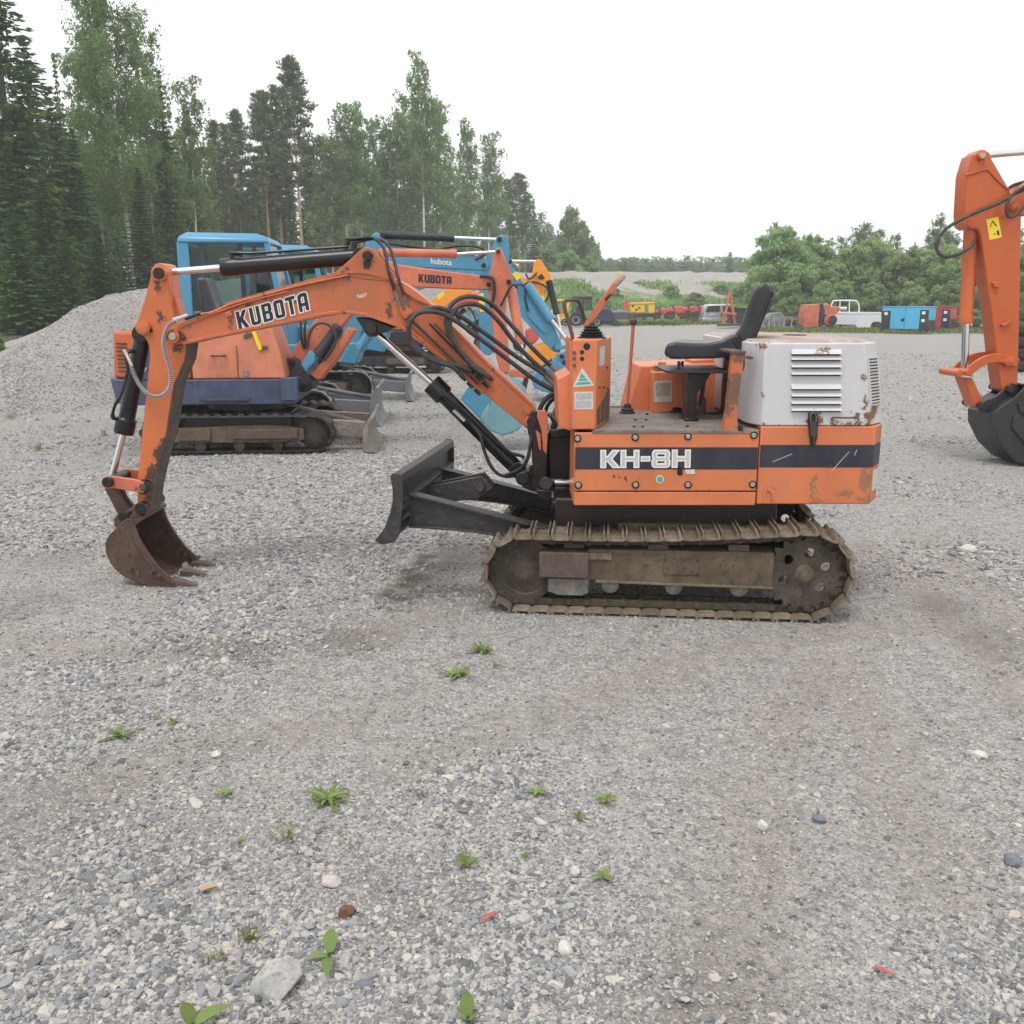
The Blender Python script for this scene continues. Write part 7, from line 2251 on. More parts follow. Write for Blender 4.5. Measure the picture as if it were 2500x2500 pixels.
def make_spruce(seed, h=18.0, rmax=2.6, bare=0.10, leafs=0.17, dens=1.0, ragged=0.25):
    r = np.random.default_rng(seed)
    m, pts, rad = trunk_mb(h, .20 * h / 18, r, .004)
    L = Leaves()
    tw = MB()
    z = h * bare
    while z < h - .15:
        t = z / h
        R_ = rmax * min(1.0, (1 - t) ** 0.82 * 1.05 + .02) * r.uniform(1 - ragged, 1.12)
        if t < bare + .12:
            R_ *= .5 + .5 * (t - bare) / .12
        nb = int(r.integers(5, 8))
        a0 = r.uniform(0, 6.28)
        for k in range(nb):
            az = a0 + 6.28 * k / nb + r.normal(0, .25)
            ln = R_ * r.uniform(.65, 1.12)
            if r.uniform() < .06: continue
            dirv = np.array([math.cos(az), math.sin(az), 0])
            c0 = np.array(at_h(pts, h, z))
            ns = max(3, int(ln / .16 * dens))
            f = r.uniform(.08, 1.0, ns)
            f.sort()
            up = .25 * (t - .35)
            pos = c0 + dirv * (f[:, None] * ln)
            pos[:, 2] += up * ln * f - .22 * ln * f * f * (1.2 - t) + .12 * ln * f ** 4
            side = np.cross(dirv, [0, 0, 1])
            spread = (1 - f) * .32 * ln + .07
            pos += side * (r.normal(0, 1, ns) * spread * .55)[:, None]
            pos[:, 2] += r.normal(0, .05, ns) - .08
            n_ = len(pos)
            a = dirv[None] * r.uniform(.5, 1.1, (n_, 1)) + side[None] * r.normal(0, .55, (n_, 1))
            a[:, 2] -= r.uniform(.15, .9, n_) * (1.1 - t)
            a /= np.linalg.norm(a, axis=1, keepdims=True)
            b = np.cross(a, unit(n_, r)); b /= np.linalg.norm(b, axis=1, keepdims=True) + 1e-9
            sz = leafs * r.uniform(.7, 1.4, (n_, 1))
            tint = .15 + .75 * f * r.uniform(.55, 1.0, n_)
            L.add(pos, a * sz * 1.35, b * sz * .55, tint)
            # hanging twigs
            n2 = n_ // 2
            if n2:
                p2 = pos[:n2] + np.array([0, 0, -.14]) * r.uniform(.3, 1.2, (n2, 1))
                a2 = np.tile([0, 0, -1.0], (n2, 1)) + r.normal(0, .35, (n2, 3))
                b2 = np.cross(a2, unit(n2, r)); b2 /= np.linalg.norm(b2, axis=1, keepdims=True) + 1e-9
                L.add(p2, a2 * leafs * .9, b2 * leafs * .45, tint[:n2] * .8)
        z += r.uniform(.26, .42) * (h / 18) ** .5
    # dead lower branches
    for k in range(14):
        z = r.uniform(.03, bare + .05) * h
        az = r.uniform(0, 6.28)
        p0 = at_h(pts, h, z)
        tw.tube([p0, p0 + Vector((math.cos(az), math.sin(az), r.uniform(-.2, .1))) * r.uniform(.5, 1.3)], [.02, .006], 4)
    return m, tw, L


def make_birch(seed, h=18.0, rmax=2.2, bare=0.30, leafs=0.10, n_leaf=15000, top_r=.25, lower=1.0):
    r = np.random.default_rng(seed)
    m, pts, rad = trunk_mb(h, .14 * h / 18, r, .010, .08)
    L = Leaves()
    limbs = []
    nb = int(34 * h / 18)
    for k in range(nb):
        t = bare + (1 - bare) * (k / nb) ** .9 * .97 + r.normal(0, .01)
        t = min(.985, max(bare * .9, t))
        az = k * 2.4 + r.normal(0, .4)
        prof = math.sin(min(1, (1 - t) / (1 - bare) * 1.15 + .10) * math.pi * .62)
        ln = rmax * (top_r + (1 - top_r) * prof) * r.uniform(.55, 1.1)
        p0 = at_h(pts, h, t * h)
        d = Vector((math.cos(az), math.sin(az), r.uniform(.5, 1.1)))
        p1 = p0 + d * ln * .6
        p2 = p1 + Vector((math.cos(az + r.normal(0, .3)), math.sin(az), r.uniform(-.1, .35))) * ln * .55
        m.tube([p0, p1, p2], [.03 * (1.1 - t) + .008, .018 * (1.1 - t) + .005, .004], 5)
        limbs.append((p0, p1, p2, ln, t))
    w = np.array([l[3] ** 1.2 for l in limbs])
    w /= w.sum()
    cnt = r.multinomial(n_leaf // 12, w)
    for (p0, p1, p2, ln, t), c in zip(limbs, cnt):
        for _ in range(c):
            f = r.uniform(.18, 1.0)
            base = (p0.lerp(p1, f / .55) if f < .55 else p1.lerp(p2, (f - .55) / .45))
            st = np.array(base) + r.normal(0, .10 + .10 * ln, 3)
            hang = r.uniform(.3, 1.25) * (.5 + .5 * ln / rmax) * lower
            n_ = 12
            s = r.uniform(0, 1, n_)
            pos = st[None] + np.stack([r.normal(0, .09, n_), r.normal(0, .09, n_), -s * hang], 1)
            a, b = rand_axes(n_, r, .7, leafs, .62)
            L.add(pos, a, b, r.uniform(.05, .95, n_) * r.uniform(.6, 1.0))
    return m, None, L


def make_pine(seed, h=18.0, rmax=2.6, bare=0.52, leafs=0.12, puffs=90):
    r = np.random.default_rng(seed)
    m, pts, rad = trunk_mb(h, .20 * h / 18, r, .006, .16)
    L = Leaves()
    tw = MB()
    for k in range(puffs):
        t = bare + (1 - bare) * ((k + .5) / puffs)
        az = k * 2.39996 + r.normal(0, .4)
        x = (1 - t) / (1 - bare)
        prof = (x ** .55) * (1.0 if x < .75 else 1.0 - (x - .75) * 1.4)
        ln = rmax * max(.08, prof) * r.uniform(.45, 1.1)
        p0 = at_h(pts, h, t * h)
        p1 = p0 + Vector((math.cos(az) * ln, math.sin(az) * ln, ln * r.uniform(.05, .45)))
        m.tube([p0, p0.lerp(p1, .5) - Vector((0, 0, .04 * ln)), p1], [.03 * x + .012, .018 * x + .008, .006], 5)
        for q in range(3):
            c = np.array(p0.lerp(p1, r.uniform(.55, 1.05))) + r.normal(0, .22, 3) * [1, 1, .5]
            n_ = 30
            off = unit(n_, r) * (r.uniform(0, 1, (n_, 1)) ** .5) * np.array([.48, .48, .24]) * r.uniform(.75, 1.25)
            a = off / (np.linalg.norm(off, axis=1, keepdims=True) + 1e-9) + np.array([0, 0, .5])
            a /= np.linalg.norm(a, axis=1, keepdims=True)
            b = np.cross(a, unit(n_, r)); b /= np.linalg.norm(b, axis=1, keepdims=True) + 1e-9
            sz = leafs * r.uniform(.7, 1.3, (n_, 1))
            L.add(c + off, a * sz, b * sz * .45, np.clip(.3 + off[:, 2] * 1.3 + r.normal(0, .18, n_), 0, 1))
    for k in range(16):
        z = r.uniform(.25, bare) * h
        az = r.uniform(0, 6.28)
        p0 = at_h(pts, h, z)
        tw.tube([p0, p0 + Vector((math.cos(az), math.sin(az), r.uniform(-.1, .25))) * r.uniform(.4, 1.4)], [.018, .005], 4)
    return m, tw, L


def make_bush(seed, h=5.0, rx=2.4, leafs=0.10, n_leaf=9000, stems=7, clumps=46, ry=None):
    r = np.random.default_rng(seed)
    L = Leaves()
    m = MB()
    for k in range(stems):
        az = r.uniform(0, 6.28)
        d = r.uniform(.1, .55) * rx
        pts = [Vector((math.cos(az) * d * .15, math.sin(az) * d * .15, -.1)), Vector((math.cos(az) * d * .5, math.sin(az) * d * .5, h * .4)), Vector((math.cos(az) * d, math.sin(az) * d, h * r.uniform(.65, .97)))]
        m.tube(smooth_path(pts, 4), [.05 * (1 - i / 9) + .008 for i in range(9)], 6)
    per = n_leaf // clumps
    for k in range(clumps):
        zz = r.uniform(.06, 1) ** .8
        az = r.uniform(0, 6.28)
        rr = rx * math.sqrt(max(.02, 1 - (zz * 1.02 - .30) ** 2 / .56)) if zz > .3 else rx
        rad = rr * r.uniform(.35, 1.0)
        c = np.array([math.cos(az) * rad, math.sin(az) * rad, zz * h * (1 - .30 * (rad / rx) ** 2) * r.uniform(.86, 1.06)])
        s = r.uniform(.16, .52) * (h / 5) ** .5
        off = unit(per, r) * (r.uniform(0, 1, (per, 1)) ** .45) * s * np.array([1, 1, .85])
        a, b = rand_axes(per, r, .15, leafs, .62)
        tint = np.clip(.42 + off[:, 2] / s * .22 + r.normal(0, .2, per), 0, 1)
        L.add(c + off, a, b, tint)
    return m, None, L


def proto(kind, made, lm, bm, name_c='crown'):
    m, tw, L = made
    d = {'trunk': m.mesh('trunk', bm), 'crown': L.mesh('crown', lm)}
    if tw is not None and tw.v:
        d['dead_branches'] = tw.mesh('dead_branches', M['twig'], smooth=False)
    return d


PR = {
    'spruce_near': [proto('s', make_spruce(s, 20, 3.0, .03, .115, 3.2, .16), M['leaf_spruce'], M['bark_spruce']) for s in (1, 2)],
    'spruce': [proto('s', make_spruce(s, 18, 2.3, b, .16, 1.25), M['leaf_spruce'], M['bark_spruce']) for s, b in ((3, .08), (4, .16), (5, .10))],
    'birch_near': [proto('b', make_birch(11, 20, 2.6, .30, .085, 32000, .35, 1.1), M['leaf_birch'], M['bark_birch'])],
    'birch': [proto('b', make_birch(s, 18, rm, b, .115, nl), M['leaf_birch'], M['bark_birch']) for s, rm, b, nl in ((12, 1.8, .46, 8500), (13, 2.1, .30, 11000), (14, 1.5, .45, 7500), (15, 2.0, .25, 11000))],
    'pine': [proto('p', make_pine(s, 18, rm, b, .15, n), M['leaf_pine'], M['bark_pine']) for s, rm, b, n in ((21, 2.7, .50, 100), (22, 2.0, .42, 80))],
    'bush': [proto('u', make_bush(s, 5, 2.1, .115, 9500, 9, c), M['leaf_bush'], M['bark_spruce']) for s, c in ((31, 95), (32, 80), (33, 110))],
    'bush_near': [proto('u', make_bush(34, 5, 2.0, .07, 60000, 7, 60), M['leaf_bush'], M['bark_spruce'])],
}
PH = {'spruce_near': 20, 'spruce': 18, 'birch_near': 20, 'birch': 18, 'pine': 18, 'bush': 5, 'bush_near': 5}
NAME = {'spruce_near': 'spruce_tree', 'spruce': 'spruce_tree', 'birch_near': 'birch_tree', 'birch': 'birch_tree', 'pine': 'pine_tree', 'bush': 'leafy_shrub', 'bush_near': 'leafy_shrub'}
TREES = []


def plant(kind, px_, ytop, Y, base=0.6, wide=1.0, var=None, label=None, group='trees of the forest edge', lean=0.0):
    top = P(px_, ytop, Y)
    h = top.z - base
    lst = PR[kind]
    v = lst[(len(TREES) if var is None else var) % len(lst)]
    o = bpy.data.objects.new(NAME[kind], None)
    o.empty_display_size = .5
    s = h / PH[kind]
    sw = s * wide if kind.startswith('bush') else (0.35 * s + 0.65) * wide
    o.location = (top.x, Y, base)
    o.rotation_euler = (0, lean, random.uniform(0, 6.28))
    if lean:
        o.rotation_euler = (0, lean, 0)
    o.scale = (sw, sw, s)
    link(o)
    for nm, me in v.items():
        c = bpy.data.objects.new({'dead_branches': 'dead_branch'}.get(nm, nm), me)
        link(c, o)
        if nm == 'dead_branches':
            c['kind'] = 'stuff'
        if nm == 'crown':
            c['kind'] = 'stuff'
    tag(o, label, {'spruce_tree': 'spruce', 'birch_tree': 'birch', 'pine_tree': 'pine', 'leafy_shrub': 'shrub'}[NAME[kind]], group)
    TREES.append((px_, Y, kind, o, label is not None))
    return o


# the left edge of the forest
plant('spruce_near', -45, -230, 38, .5, 1.2, 0, 'huge dark spruce cut by the left picture edge')
plant('spruce_near', 58, 74, 42, .5, 1.25, 1, 'dark spruce with pointed top just right of the left picture edge')
plant('spruce', 128, 118, 50, .6, .42, 1, 'thin half bare spruce top between the dark spruce and the great birch')
plant('birch_near', 262, -90, 46, .7, .82, 0, 'great birch with white trunk rising out of the picture top', lean=-.03)
plant('birch', 205, 60, 49, .6, .75, 1, 'birch with drooping twigs close left of the great birch')
plant('birch', 335, 60, 50, .6, .72, 3, 'birch with drooping twigs close right of the great birch')
plant('spruce_near', 172, 300, 42, .6, .72, 0, 'dark spruce at the foot of the great birch, on its left')
plant('spruce_near', 388, 160, 50, .7, .62, 1, 'narrow spruce directly right of the great birch')
plant('spruce_near', 335, 400, 44, .7, .7, 0, 'bushy dark spruce under the right side of the great birch')
plant('spruce_near', 95, 420, 36, .5, .72, 1, 'low dark spruce in front at the left end of the gravel bank')
plant('birch', 452, 195, 58, .7, .7, 0, 'slim birch in the gap left of the pines')
plant('bush_near', -62, 690, 19.5, .3, .7, 0, 'light green shrub at the left picture edge', 'shrubs at the forest foot')
plant('spruce_near', 150, 560, 34, .5, .6, 0, 'low dark spruce at the end of the gravel bank')
plant('spruce_near', 30, 500, 33, .4, .7, 1, 'low spruce below the pointed dark spruce')
plant('spruce_near', 235, 540, 38, .6, .62, 0, 'low spruce beside the white trunk of the great birch')
plant('spruce_near', 5, 330, 37, .4, .9, 0, 'dark spruce low in front of the huge one at the left edge')
plant('spruce_near', 118, 230, 44, .4, 1.05, 1, 'dark spruce between the pointed one and the great birch')
plant('spruce', 470, 330, 60, .7, .62, 2, 'dim spruce behind the slim birch')
plant('pine', 517, 298, 72, .8, .62, 1, 'narrow pine, leftmost of the three between birch and tall pine')
plant('pine', 545, 306, 74, .8, .5, 1, 'narrow pine, middle one of the three between birch and tall pine')
plant('pine', 572, 272, 76, .8, .58, 0, 'narrow pine, rightmost of the three left of the tall pine')
plant('pine', 638, 225, 78, .8, .80, 0, 'broad dark pine directly left of the tall pine')
plant('pine', 668, 215, 80, .8, .80, 1, 'second broad pine leaning against the tall pine')
TP = plant('pine', 722, 143, 76, .8, .78, 0, 'tall pine with long bare orange trunk standing out of the forest', lean=-.03)
plant('birch', 800, 330, 76, 1.2, 1.0, 1, 'rounded birch right of the tall pine, leftmost of its group')
plant('birch', 836, 254, 78, 1.2, 1.0, 0, 'birch with two tops, second from the tall pine')
plant('birch', 872, 248, 80, 1.2, .9, 2, 'slender birch, third from the tall pine')
plant('birch', 916, 285, 82, 1.2, .9, 3, 'full birch in the dip before the tallest birch')
plant('birch', 965, 270, 82, 1.2, 1.0, 1, 'leafy birch close left of the tallest birch')
plant('birch', 1026, 138, 80, 1.2, .85, 0, 'tallest birch with bare white lower trunk and thin top')
plant('birch', 990, 225, 84, 1.2, .9, 3, 'birch crown behind the left of the tallest birch')
plant('birch', 1068, 235, 84, 1.2, .9, 1, 'birch close right of the tallest birch')
plant('birch', 1136, 290, 92, 1.5, .75, 2, 'slim birch with round top, second right of the tallest birch')
plant('birch', 1105, 400, 90, 1.5, .9, 3, 'lower birch between the two slim ones')
plant('birch', 1192, 328, 98, 1.8, .9, 0, 'airy birch at the right end of the birch group')
plant('birch', 1215, 420, 104, 1.8, .8, 3, 'small birch at the right end of the birch group')
plant('pine', 1240, 440, 110, 2, .8, 1, 'grey green pine, first beyond the birches')
plant('pine', 1268, 425, 114, 2, .8, 0, 'grey green pine with flat top, second beyond the birches')
plant('spruce', 1302, 482, 118, 2, .8, 2, 'dark spruce where the forest drops towards the bank')
plant('spruce', 1328, 560, 125, 3, .7, 0, 'small spruce at the low end of the forest')
plant('bush', 1397, 514, 112, 2.2, .68, 2, 'broad bushy tree standing alone on the bank')
plant('bush', 1428, 556, 114, 2.2, .6, 2, 'leafy smaller tree at the right of the bushy one')
plant('spruce', 1462, 590, 125, 3.2, .8, 1, 'small pointed spruce at the end of the bank trees')
plant('bush', 1345, 600, 108, 2.6, 1.0, 0, 'bright green shrub below the small spruce', 'shrubs on the embankment')
plant('bush', 1382, 612, 106, 2.6, 1.2, 1, 'bright green shrub under the bushy birch', 'shrubs on the embankment')
plant('bush', 1440, 628, 108, 3.0, 1.1, 2, 'low green shrub at the right of the bushy birch', 'shrubs on the embankment')

for x, yt, Y, kd, w, lb in ((1284, 470, 116, 'birch', .8, 'birch between the flat topped pine and the dark spruce'), (1318, 515, 120, 'birch', .8, 'birch just right of the dark spruce'), (1342, 545, 122, 'birch', .85, 'small birch stepping down towards the bank'),
                            (1362, 560, 118, 'spruce', .8, 'small spruce close left of the broad bushy tree'), (1412, 530, 118, 'birch', .9, 'birch close behind the broad bushy tree'), (1450, 598, 118, 'birch', .8, 'last small birch of the row on the bank'), (1372, 590, 108, 'birch', .8, 'low leafy birch in front of the small spruce')):
    plant(kd, x, yt, Y, 2.2, w, None, lb)

# undergrowth and rows behind the edge: the skyline of the forest, stepped back
SKY = [(-300, -50), (-60, 120), (0, 200), (60, 230), (130, 280), (170, 230), (260, 130), (350, 150), (390, 210), (450, 240), (490, 330), (570, 310), (640, 280), (700, 250), (745, 290), (780, 360), (835, 310), (915, 340), (960, 320), (1025, 260), (1075, 300), (1135, 350), (1190, 390), (1240, 480), (1300, 530), (1330, 600)]
EDGE = [(-300, 44), (0, 48), (300, 54), (500, 66), (700, 82), (900, 90), (1100, 100), (1330, 126)]


def interp(tab, x):
    return float(np.interp(x, [a for a, b in tab], [b for a, b in tab]))


rr_ = random.Random(5)
for row, (dd, drop, step) in enumerate(((3, 170, 44), (10, 110, 46), (18, 80, 50))):
    x = -160 + 20 * row
    while x < 1325:
        Y = interp(EDGE, x) + dd + rr_.uniform(-1.5, 1.5)
        yt = interp(SKY, x) + drop + rr_.uniform(-40, 90)
        kinds = ['spruce', 'spruce', 'birch'] if x < 460 else (['pine', 'spruce', 'spruce', 'birch'] if x < 760 else ['birch', 'birch', 'spruce'])
        plant(rr_.choice(kinds), x, yt, Y, .6 + max(0, (Y - 60) * .02), rr_.uniform(.6, .85))
        x += step * rr_.uniform(.7, 1.3)
# low spruces that close the view between the trunks
for x in range(380, 1290, 48):
    if 690 < x < 800: continue
    Y = interp(EDGE, x) + rr_.uniform(5, 14)
    plant('spruce' if x < 800 or rr_.random() < .6 else 'bush', x + rr_.uniform(-15, 15), interp(SKY, x) * .25 + 400 + rr_.uniform(0, 90), Y, .6 + max(0, (Y - 60) * .02), 1.15, None, None, 'low trees between the trunks')

for x in range(470, 1010, 30):
    plant(rr_.choice(['spruce', 'spruce', 'birch']), x + rr_.uniform(-10, 10), 405 + rr_.uniform(-40, 50), interp(EDGE, x) + rr_.uniform(20, 30), .8, .95, None, None, 'low trees between the trunks')

# far tree line beyond the embankment
for x in range(1470, 1870, 9):
    Y = 190 + rr_.uniform(-15, 20)
    plant(rr_.choice(['birch', 'birch', 'spruce']), x + rr_.uniform(-6, 6), 634 + rr_.uniform(-8, 8), Y, -2.0, rr_.uniform(1.3, 2.0), None, None, 'far tree line')
plant('spruce', 1782, 615, 175, 2.0, 1.8, 0, 'dark broad tree standing above the far tree line', 'far tree line')
plant('birch', 1845, 622, 165, 2.0, 1.6, 1, 'round tree at the right end of the far tree line', 'far tree line')

# thicket on the right
for (x, yt, Y, w, kd, lb) in ((1872, 640, 66, 1.0, 'bush', 'dark green shrub at the left end of the thicket'), (1905, 560, 66, 1.15, 'bush', 'tall leafy shrub behind the seat, highest at the left of the thicket'), (1948, 590, 68, 1.05, 'bush', 'leafy shrub second from the left of the thicket'),
                              (1992, 585, 72, .9, 'bush', 'light green shrub above the orange pump'), (2040, 640, 66, 1.0, 'bush', 'low shrub in the dip of the thicket'), (2080, 612, 70, 1.0, 'bush', 'shrub behind the tubular rack of the pickup'),
                              (2122, 590, 68, 1.05, 'bush', 'full shrub above the pickup bed'), (2168, 600, 70, 1.0, 'bush', 'shrub behind the grey end of the blue generator'), (2212, 612, 66, 1.0, 'bush', 'shrub behind the blue generator'),
                              (2258, 618, 68, 1.0, 'bush', 'shrub behind the red generator'), (2300, 600, 64, 1.05, 'bush', 'shrub right of the red generator'), (2350, 610, 62, 1.1, 'bush', 'dark shrub behind the orange cylinder'),
                              (2400, 630, 60, 1.1, 'bush', 'dark shrub seen between cylinder and stick'), (2450, 610, 60, 1.1, 'bush', 'shrub hidden behind the orange stick'), (2510, 600, 60, 1.1, 'bush', 'shrub at the right picture edge'), (2570, 600, 58, 1.1, 'bush', 'shrub beyond the right picture edge'),
                              (1930, 680, 62, .9, 'bush', 'dark low shrub behind the scrap frames'), (2010, 690, 61, .9, 'bush', 'dark low shrub behind the orange pump'), (2060, 690, 62, .9, 'bush', 'dark low shrub behind the pickup rack'), (2140, 690, 62, 1.0, 'bush', 'low shrub behind the pickup cab'),
                              (2230, 690, 61, 1.0, 'bush', 'low shrub close behind the blue generator'), (2330, 690, 58, 1.0, 'bush', 'low dark shrub right of the generators'),
                              (2106, 545, 84, .95, 'birch', 'grey green birch rising behind the thicket'), (2295, 520, 72, .55, 'birch', 'thin young birch left of the orange arm'), (2235, 588, 80, .35, 'spruce', 'thin bare spruce top above the thicket'), (1890, 545, 72, .5, 'birch', 'wispy birch top above the tall shrub')):
    plant(kd, x, yt, Y, 0.0, w, None, lb, 'shrubs of the right thicket')

for k, (x, yt, Y, w) in enumerate(((1925, 600, 69, .7), (1970, 570, 71, .6), (2025, 600, 72, .6), (2062, 575, 74, .6), (2140, 560, 72, .6), (2185, 570, 72, .6), (2245, 600, 70, .6), (2275, 575, 72, .55), (2325, 560, 66, .6), (2480, 560, 64, .7))):
    plant('birch', x, yt, Y, 0.0, w, 1 + 2 * (k % 2), '%s young birch from the left poking out of the right thicket' % ['first', 'second', 'third', 'fourth', 'fifth', 'sixth', 'seventh', 'eighth', 'ninth', 'tenth'][k], 'shrubs of the right thicket')

# labels for the trees of the back rows: counted from the left in their group
ORD = ['first', 'second', 'third', 'fourth', 'fifth', 'sixth', 'seventh', 'eighth', 'ninth', 'tenth', 'eleventh', 'twelfth', 'thirteenth', 'fourteenth', 'fifteenth', 'sixteenth', 'seventeenth', 'eighteenth', 'nineteenth', 'twentieth']
for i in range(20, 99):
    tens = ['twenty', 'thirty', 'forty', 'fifty', 'sixty', 'seventy', 'eighty', 'ninety'][i // 10 - 2]
    if i >= 20:
        ORD.append('thirtieth' if i + 1 == 30 else 'fortieth' if i + 1 == 40 else 'fiftieth' if i + 1 == 50 else ((['twenty', 'thirty', 'forty', 'fifty', 'sixty', 'seventy', 'eighty', 'ninety'][(i + 1) // 10 - 2]) + ' ' + ORD[(i + 1) % 10 - 1]) if (i + 1) % 10 else 'sixtieth')
cnt = {}
for px_, Y, kind, o, has in sorted(TREES, key=lambda q: q[0]):
    if has: continue
    w = {'spruce_tree': 'spruce', 'birch_tree': 'birch', 'pine_tree': 'pine', 'leafy_shrub': 'shrub'}[NAME[kind]]
    g = {'trees of the forest edge': 'inside the forest behind the edge trees', 'low trees between the trunks': 'filling the gaps low between the forest trunks', 'far tree line': 'in the far tree line above the gravel embankment'}[o['group']]
    k = (w, g)
    cnt[k] = cnt.get(k, 0) + 1
    o['label'] = '%s %s from the left %s' % (ORD[cnt[k] - 1], w, g)

# ------------------------------------------------------------------ grass and weeds along the far bank and the yard edge
def grass_patch(name, label, pts, hgt, wid, mat, seed):
    r = np.random.default_rng(seed)
    L = Leaves()
    c = np.array(pts)
    n = len(c)
    a = np.stack([r.normal(0, .35, n), r.normal(0, .35, n), np.ones(n)], 1)
    a /= np.linalg.norm(a, axis=1, keepdims=True)
    h = hgt * r.uniform(.4, 1.5, (n, 1))
    b = np.cross(a, unit(n, r))
    b /= np.linalg.norm(b, axis=1, keepdims=True)
    L.add(c + a * h * .8, a * h, b * wid * r.uniform(.6, 1.4, (n, 1)), r.uniform(0, 1, n))
    o = bpy.data.objects.new(name, L.mesh(name, mat))
    link(o)
    return tag(o, label, 'grass', None, 'stuff')


emb = bpy.data.objects['embankment'].data
co = np.empty(len(emb.vertices) * 3)
emb.vertices.foreach_get('co', co)
co = co.reshape(-1, 3)
sel = co[(co[:, 2] > -.05) & (co[:, 2] < 3.3) & (co[:, 0] > 0)]
msk = fbm(sel[:, 0] * .22, sel[:, 1] * .22, 77, 3) + (1.2 - sel[:, 2]) * .10 > .42
sel = sel[msk]
idx = rng.integers(0, len(sel), 60000)
pts = sel[idx] + np.stack([rng.normal(0, .6, 60000), rng.normal(0, .3, 60000), rng.normal(0, .05, 60000)], 1)
grass_patch('bank_grass', 'tall green grass and weeds covering the slope of the embankment', pts, .20, .10, M['leaf_bush'], 3)
n = 14000
xe = rng.uniform(13.5, 40, n)
ye = 50 + rng.normal(0, 1.4, n) + (xe - 20) * -.10 + 2.5
grass_patch('edge_grass', 'strip of dry grass and weeds along the edge of the yard', np.stack([xe, ye, np.zeros(n)], 1), .10, .04, M['leaf_grass'], 4)
n = 7000
xe = rng.uniform(2.5, 26, n)
ye = 66 + rng.normal(0, 1.6, n) + (xe) * .22
grass_patch('edge_grass', 'low grass between the parked tractors and the embankment foot', np.stack([xe, ye, np.zeros(n)], 1), .12, .06, M['leaf_grass'], 5)
# shrubs on the slope
for x, y, Y, w, lb in ((1420, 700, 84, 1.3, 'green shrub on the slope above the dark blue tractor'), (1500, 712, 84, 1.2, 'green shrub on the slope above the loader bucket'), (1560, 696, 90, 1.4, 'green shrub on the slope above the yellow generator'),
                       (1640, 705, 88, 1.3, 'green shrub on the slope above the red tractors'), (1700, 722, 84, 1.5, 'round shrub on the slope left above the silver car'), (1760, 700, 92, 1.4, 'green shrub on the slope above the silver car'),
                       (1800, 715, 84, 1.6, 'green shrub on the slope right of the A shaped frame'), (1840, 690, 80, 1.3, 'green shrub where the slope meets the thicket'), (1835, 735, 76, 1.2, 'low green shrub behind the seat back'),
                       (1470, 735, 80, 1.4, 'low shrub right behind the dark blue tractor'), (1690, 745, 80, 1.5, 'low dark shrub behind the last red tractor')):
    b = P(x, y, Y)
    plant('bush', x, y - 8, Y, b.z - 1.1, w * 1.3, None, lb, 'shrubs on the embankment')

# ------------------------------------------------------------------ weeds in the yard
def leaf_blade(m, base, az, ln, wid, lift, curl=.6, n=5):
    d = Vector((math.cos(az), math.sin(az), 0))
    s = Vector((-math.sin(az), math.cos(az), 0))
    L_, R_ = [], []
    for k in range(n + 1):
        t = k / n
        w = wid * math.sin(math.pi * (0.08 + .92 * t) ** .8) * .5 + .0005
        p = base + d * ln * t + Vector((0, 0, lift * ln * (t - curl * t * t)))
        L_.append(p + s * w + Vector((0, 0, w * .3)))
        R_.append(p - s * w + Vector((0, 0, w * .3)))
    o = len(m.v)
    for a, b in zip(L_, R_):
        m.v += [tuple(a), tuple(b)]
    for k in range(n):
        m.f.append((o + 2 * k, o + 2 * k + 1, o + 2 * k + 3, o + 2 * k + 2))


def leaf_attr(me, r, per=5):
    at = me.attributes.new('leaf', 'FLOAT', 'FACE')
    v = [r.uniform(.2, .95) for _ in range(len(me.polygons) // per + 1)]
    at.data.foreach_set('value', [v[i // per] for i in range(len(me.polygons))])


def weed(px_, py_, size, leaves, kind, label, cat='weed'):
    g = G(px_, py_)
    g.z = gzf(g.x, g.y) + .004
    r = random.Random(int(px_ * 7 + py_))
    m = MB()
    size *= .85
    for k in range(leaves):
        az = 6.28 * k / leaves * (1 if kind != 'grass' else 3.7) + r.uniform(-.4, .4)
        if kind == 'rosette':
            leaf_blade(m, Vector((r.gauss(0, size * .08), r.gauss(0, size * .08), 0)), az + r.uniform(-.5, .5), size * r.uniform(.35, 1.1), size * r.uniform(.09, .19), r.uniform(.05, 1.1), r.uniform(.5, .9))
        elif kind == 'broad':
            leaf_blade(m, Vector((0, 0, .003)), az, size * r.uniform(.7, 1.1), size * r.uniform(.38, .52), r.uniform(.5, 1.1))
        else:
            leaf_blade(m, Vector((r.gauss(0, size * .22), r.gauss(0, size * .16), 0)), az, size * r.uniform(.25, .7), size * .035, r.uniform(.9, 2.4), .5, 4)
    me = m.mesh('plant', M['leaf_weed'] if kind != 'grass' else M['leaf_grass'])
    leaf_attr(me, r)
    nm = 'weed_plant' if kind != 'grass' else 'grass_tuft'
    o = bpy.data.objects.new(nm, me)
    o.location = g
    link(o)
    return tag(o, label, cat)


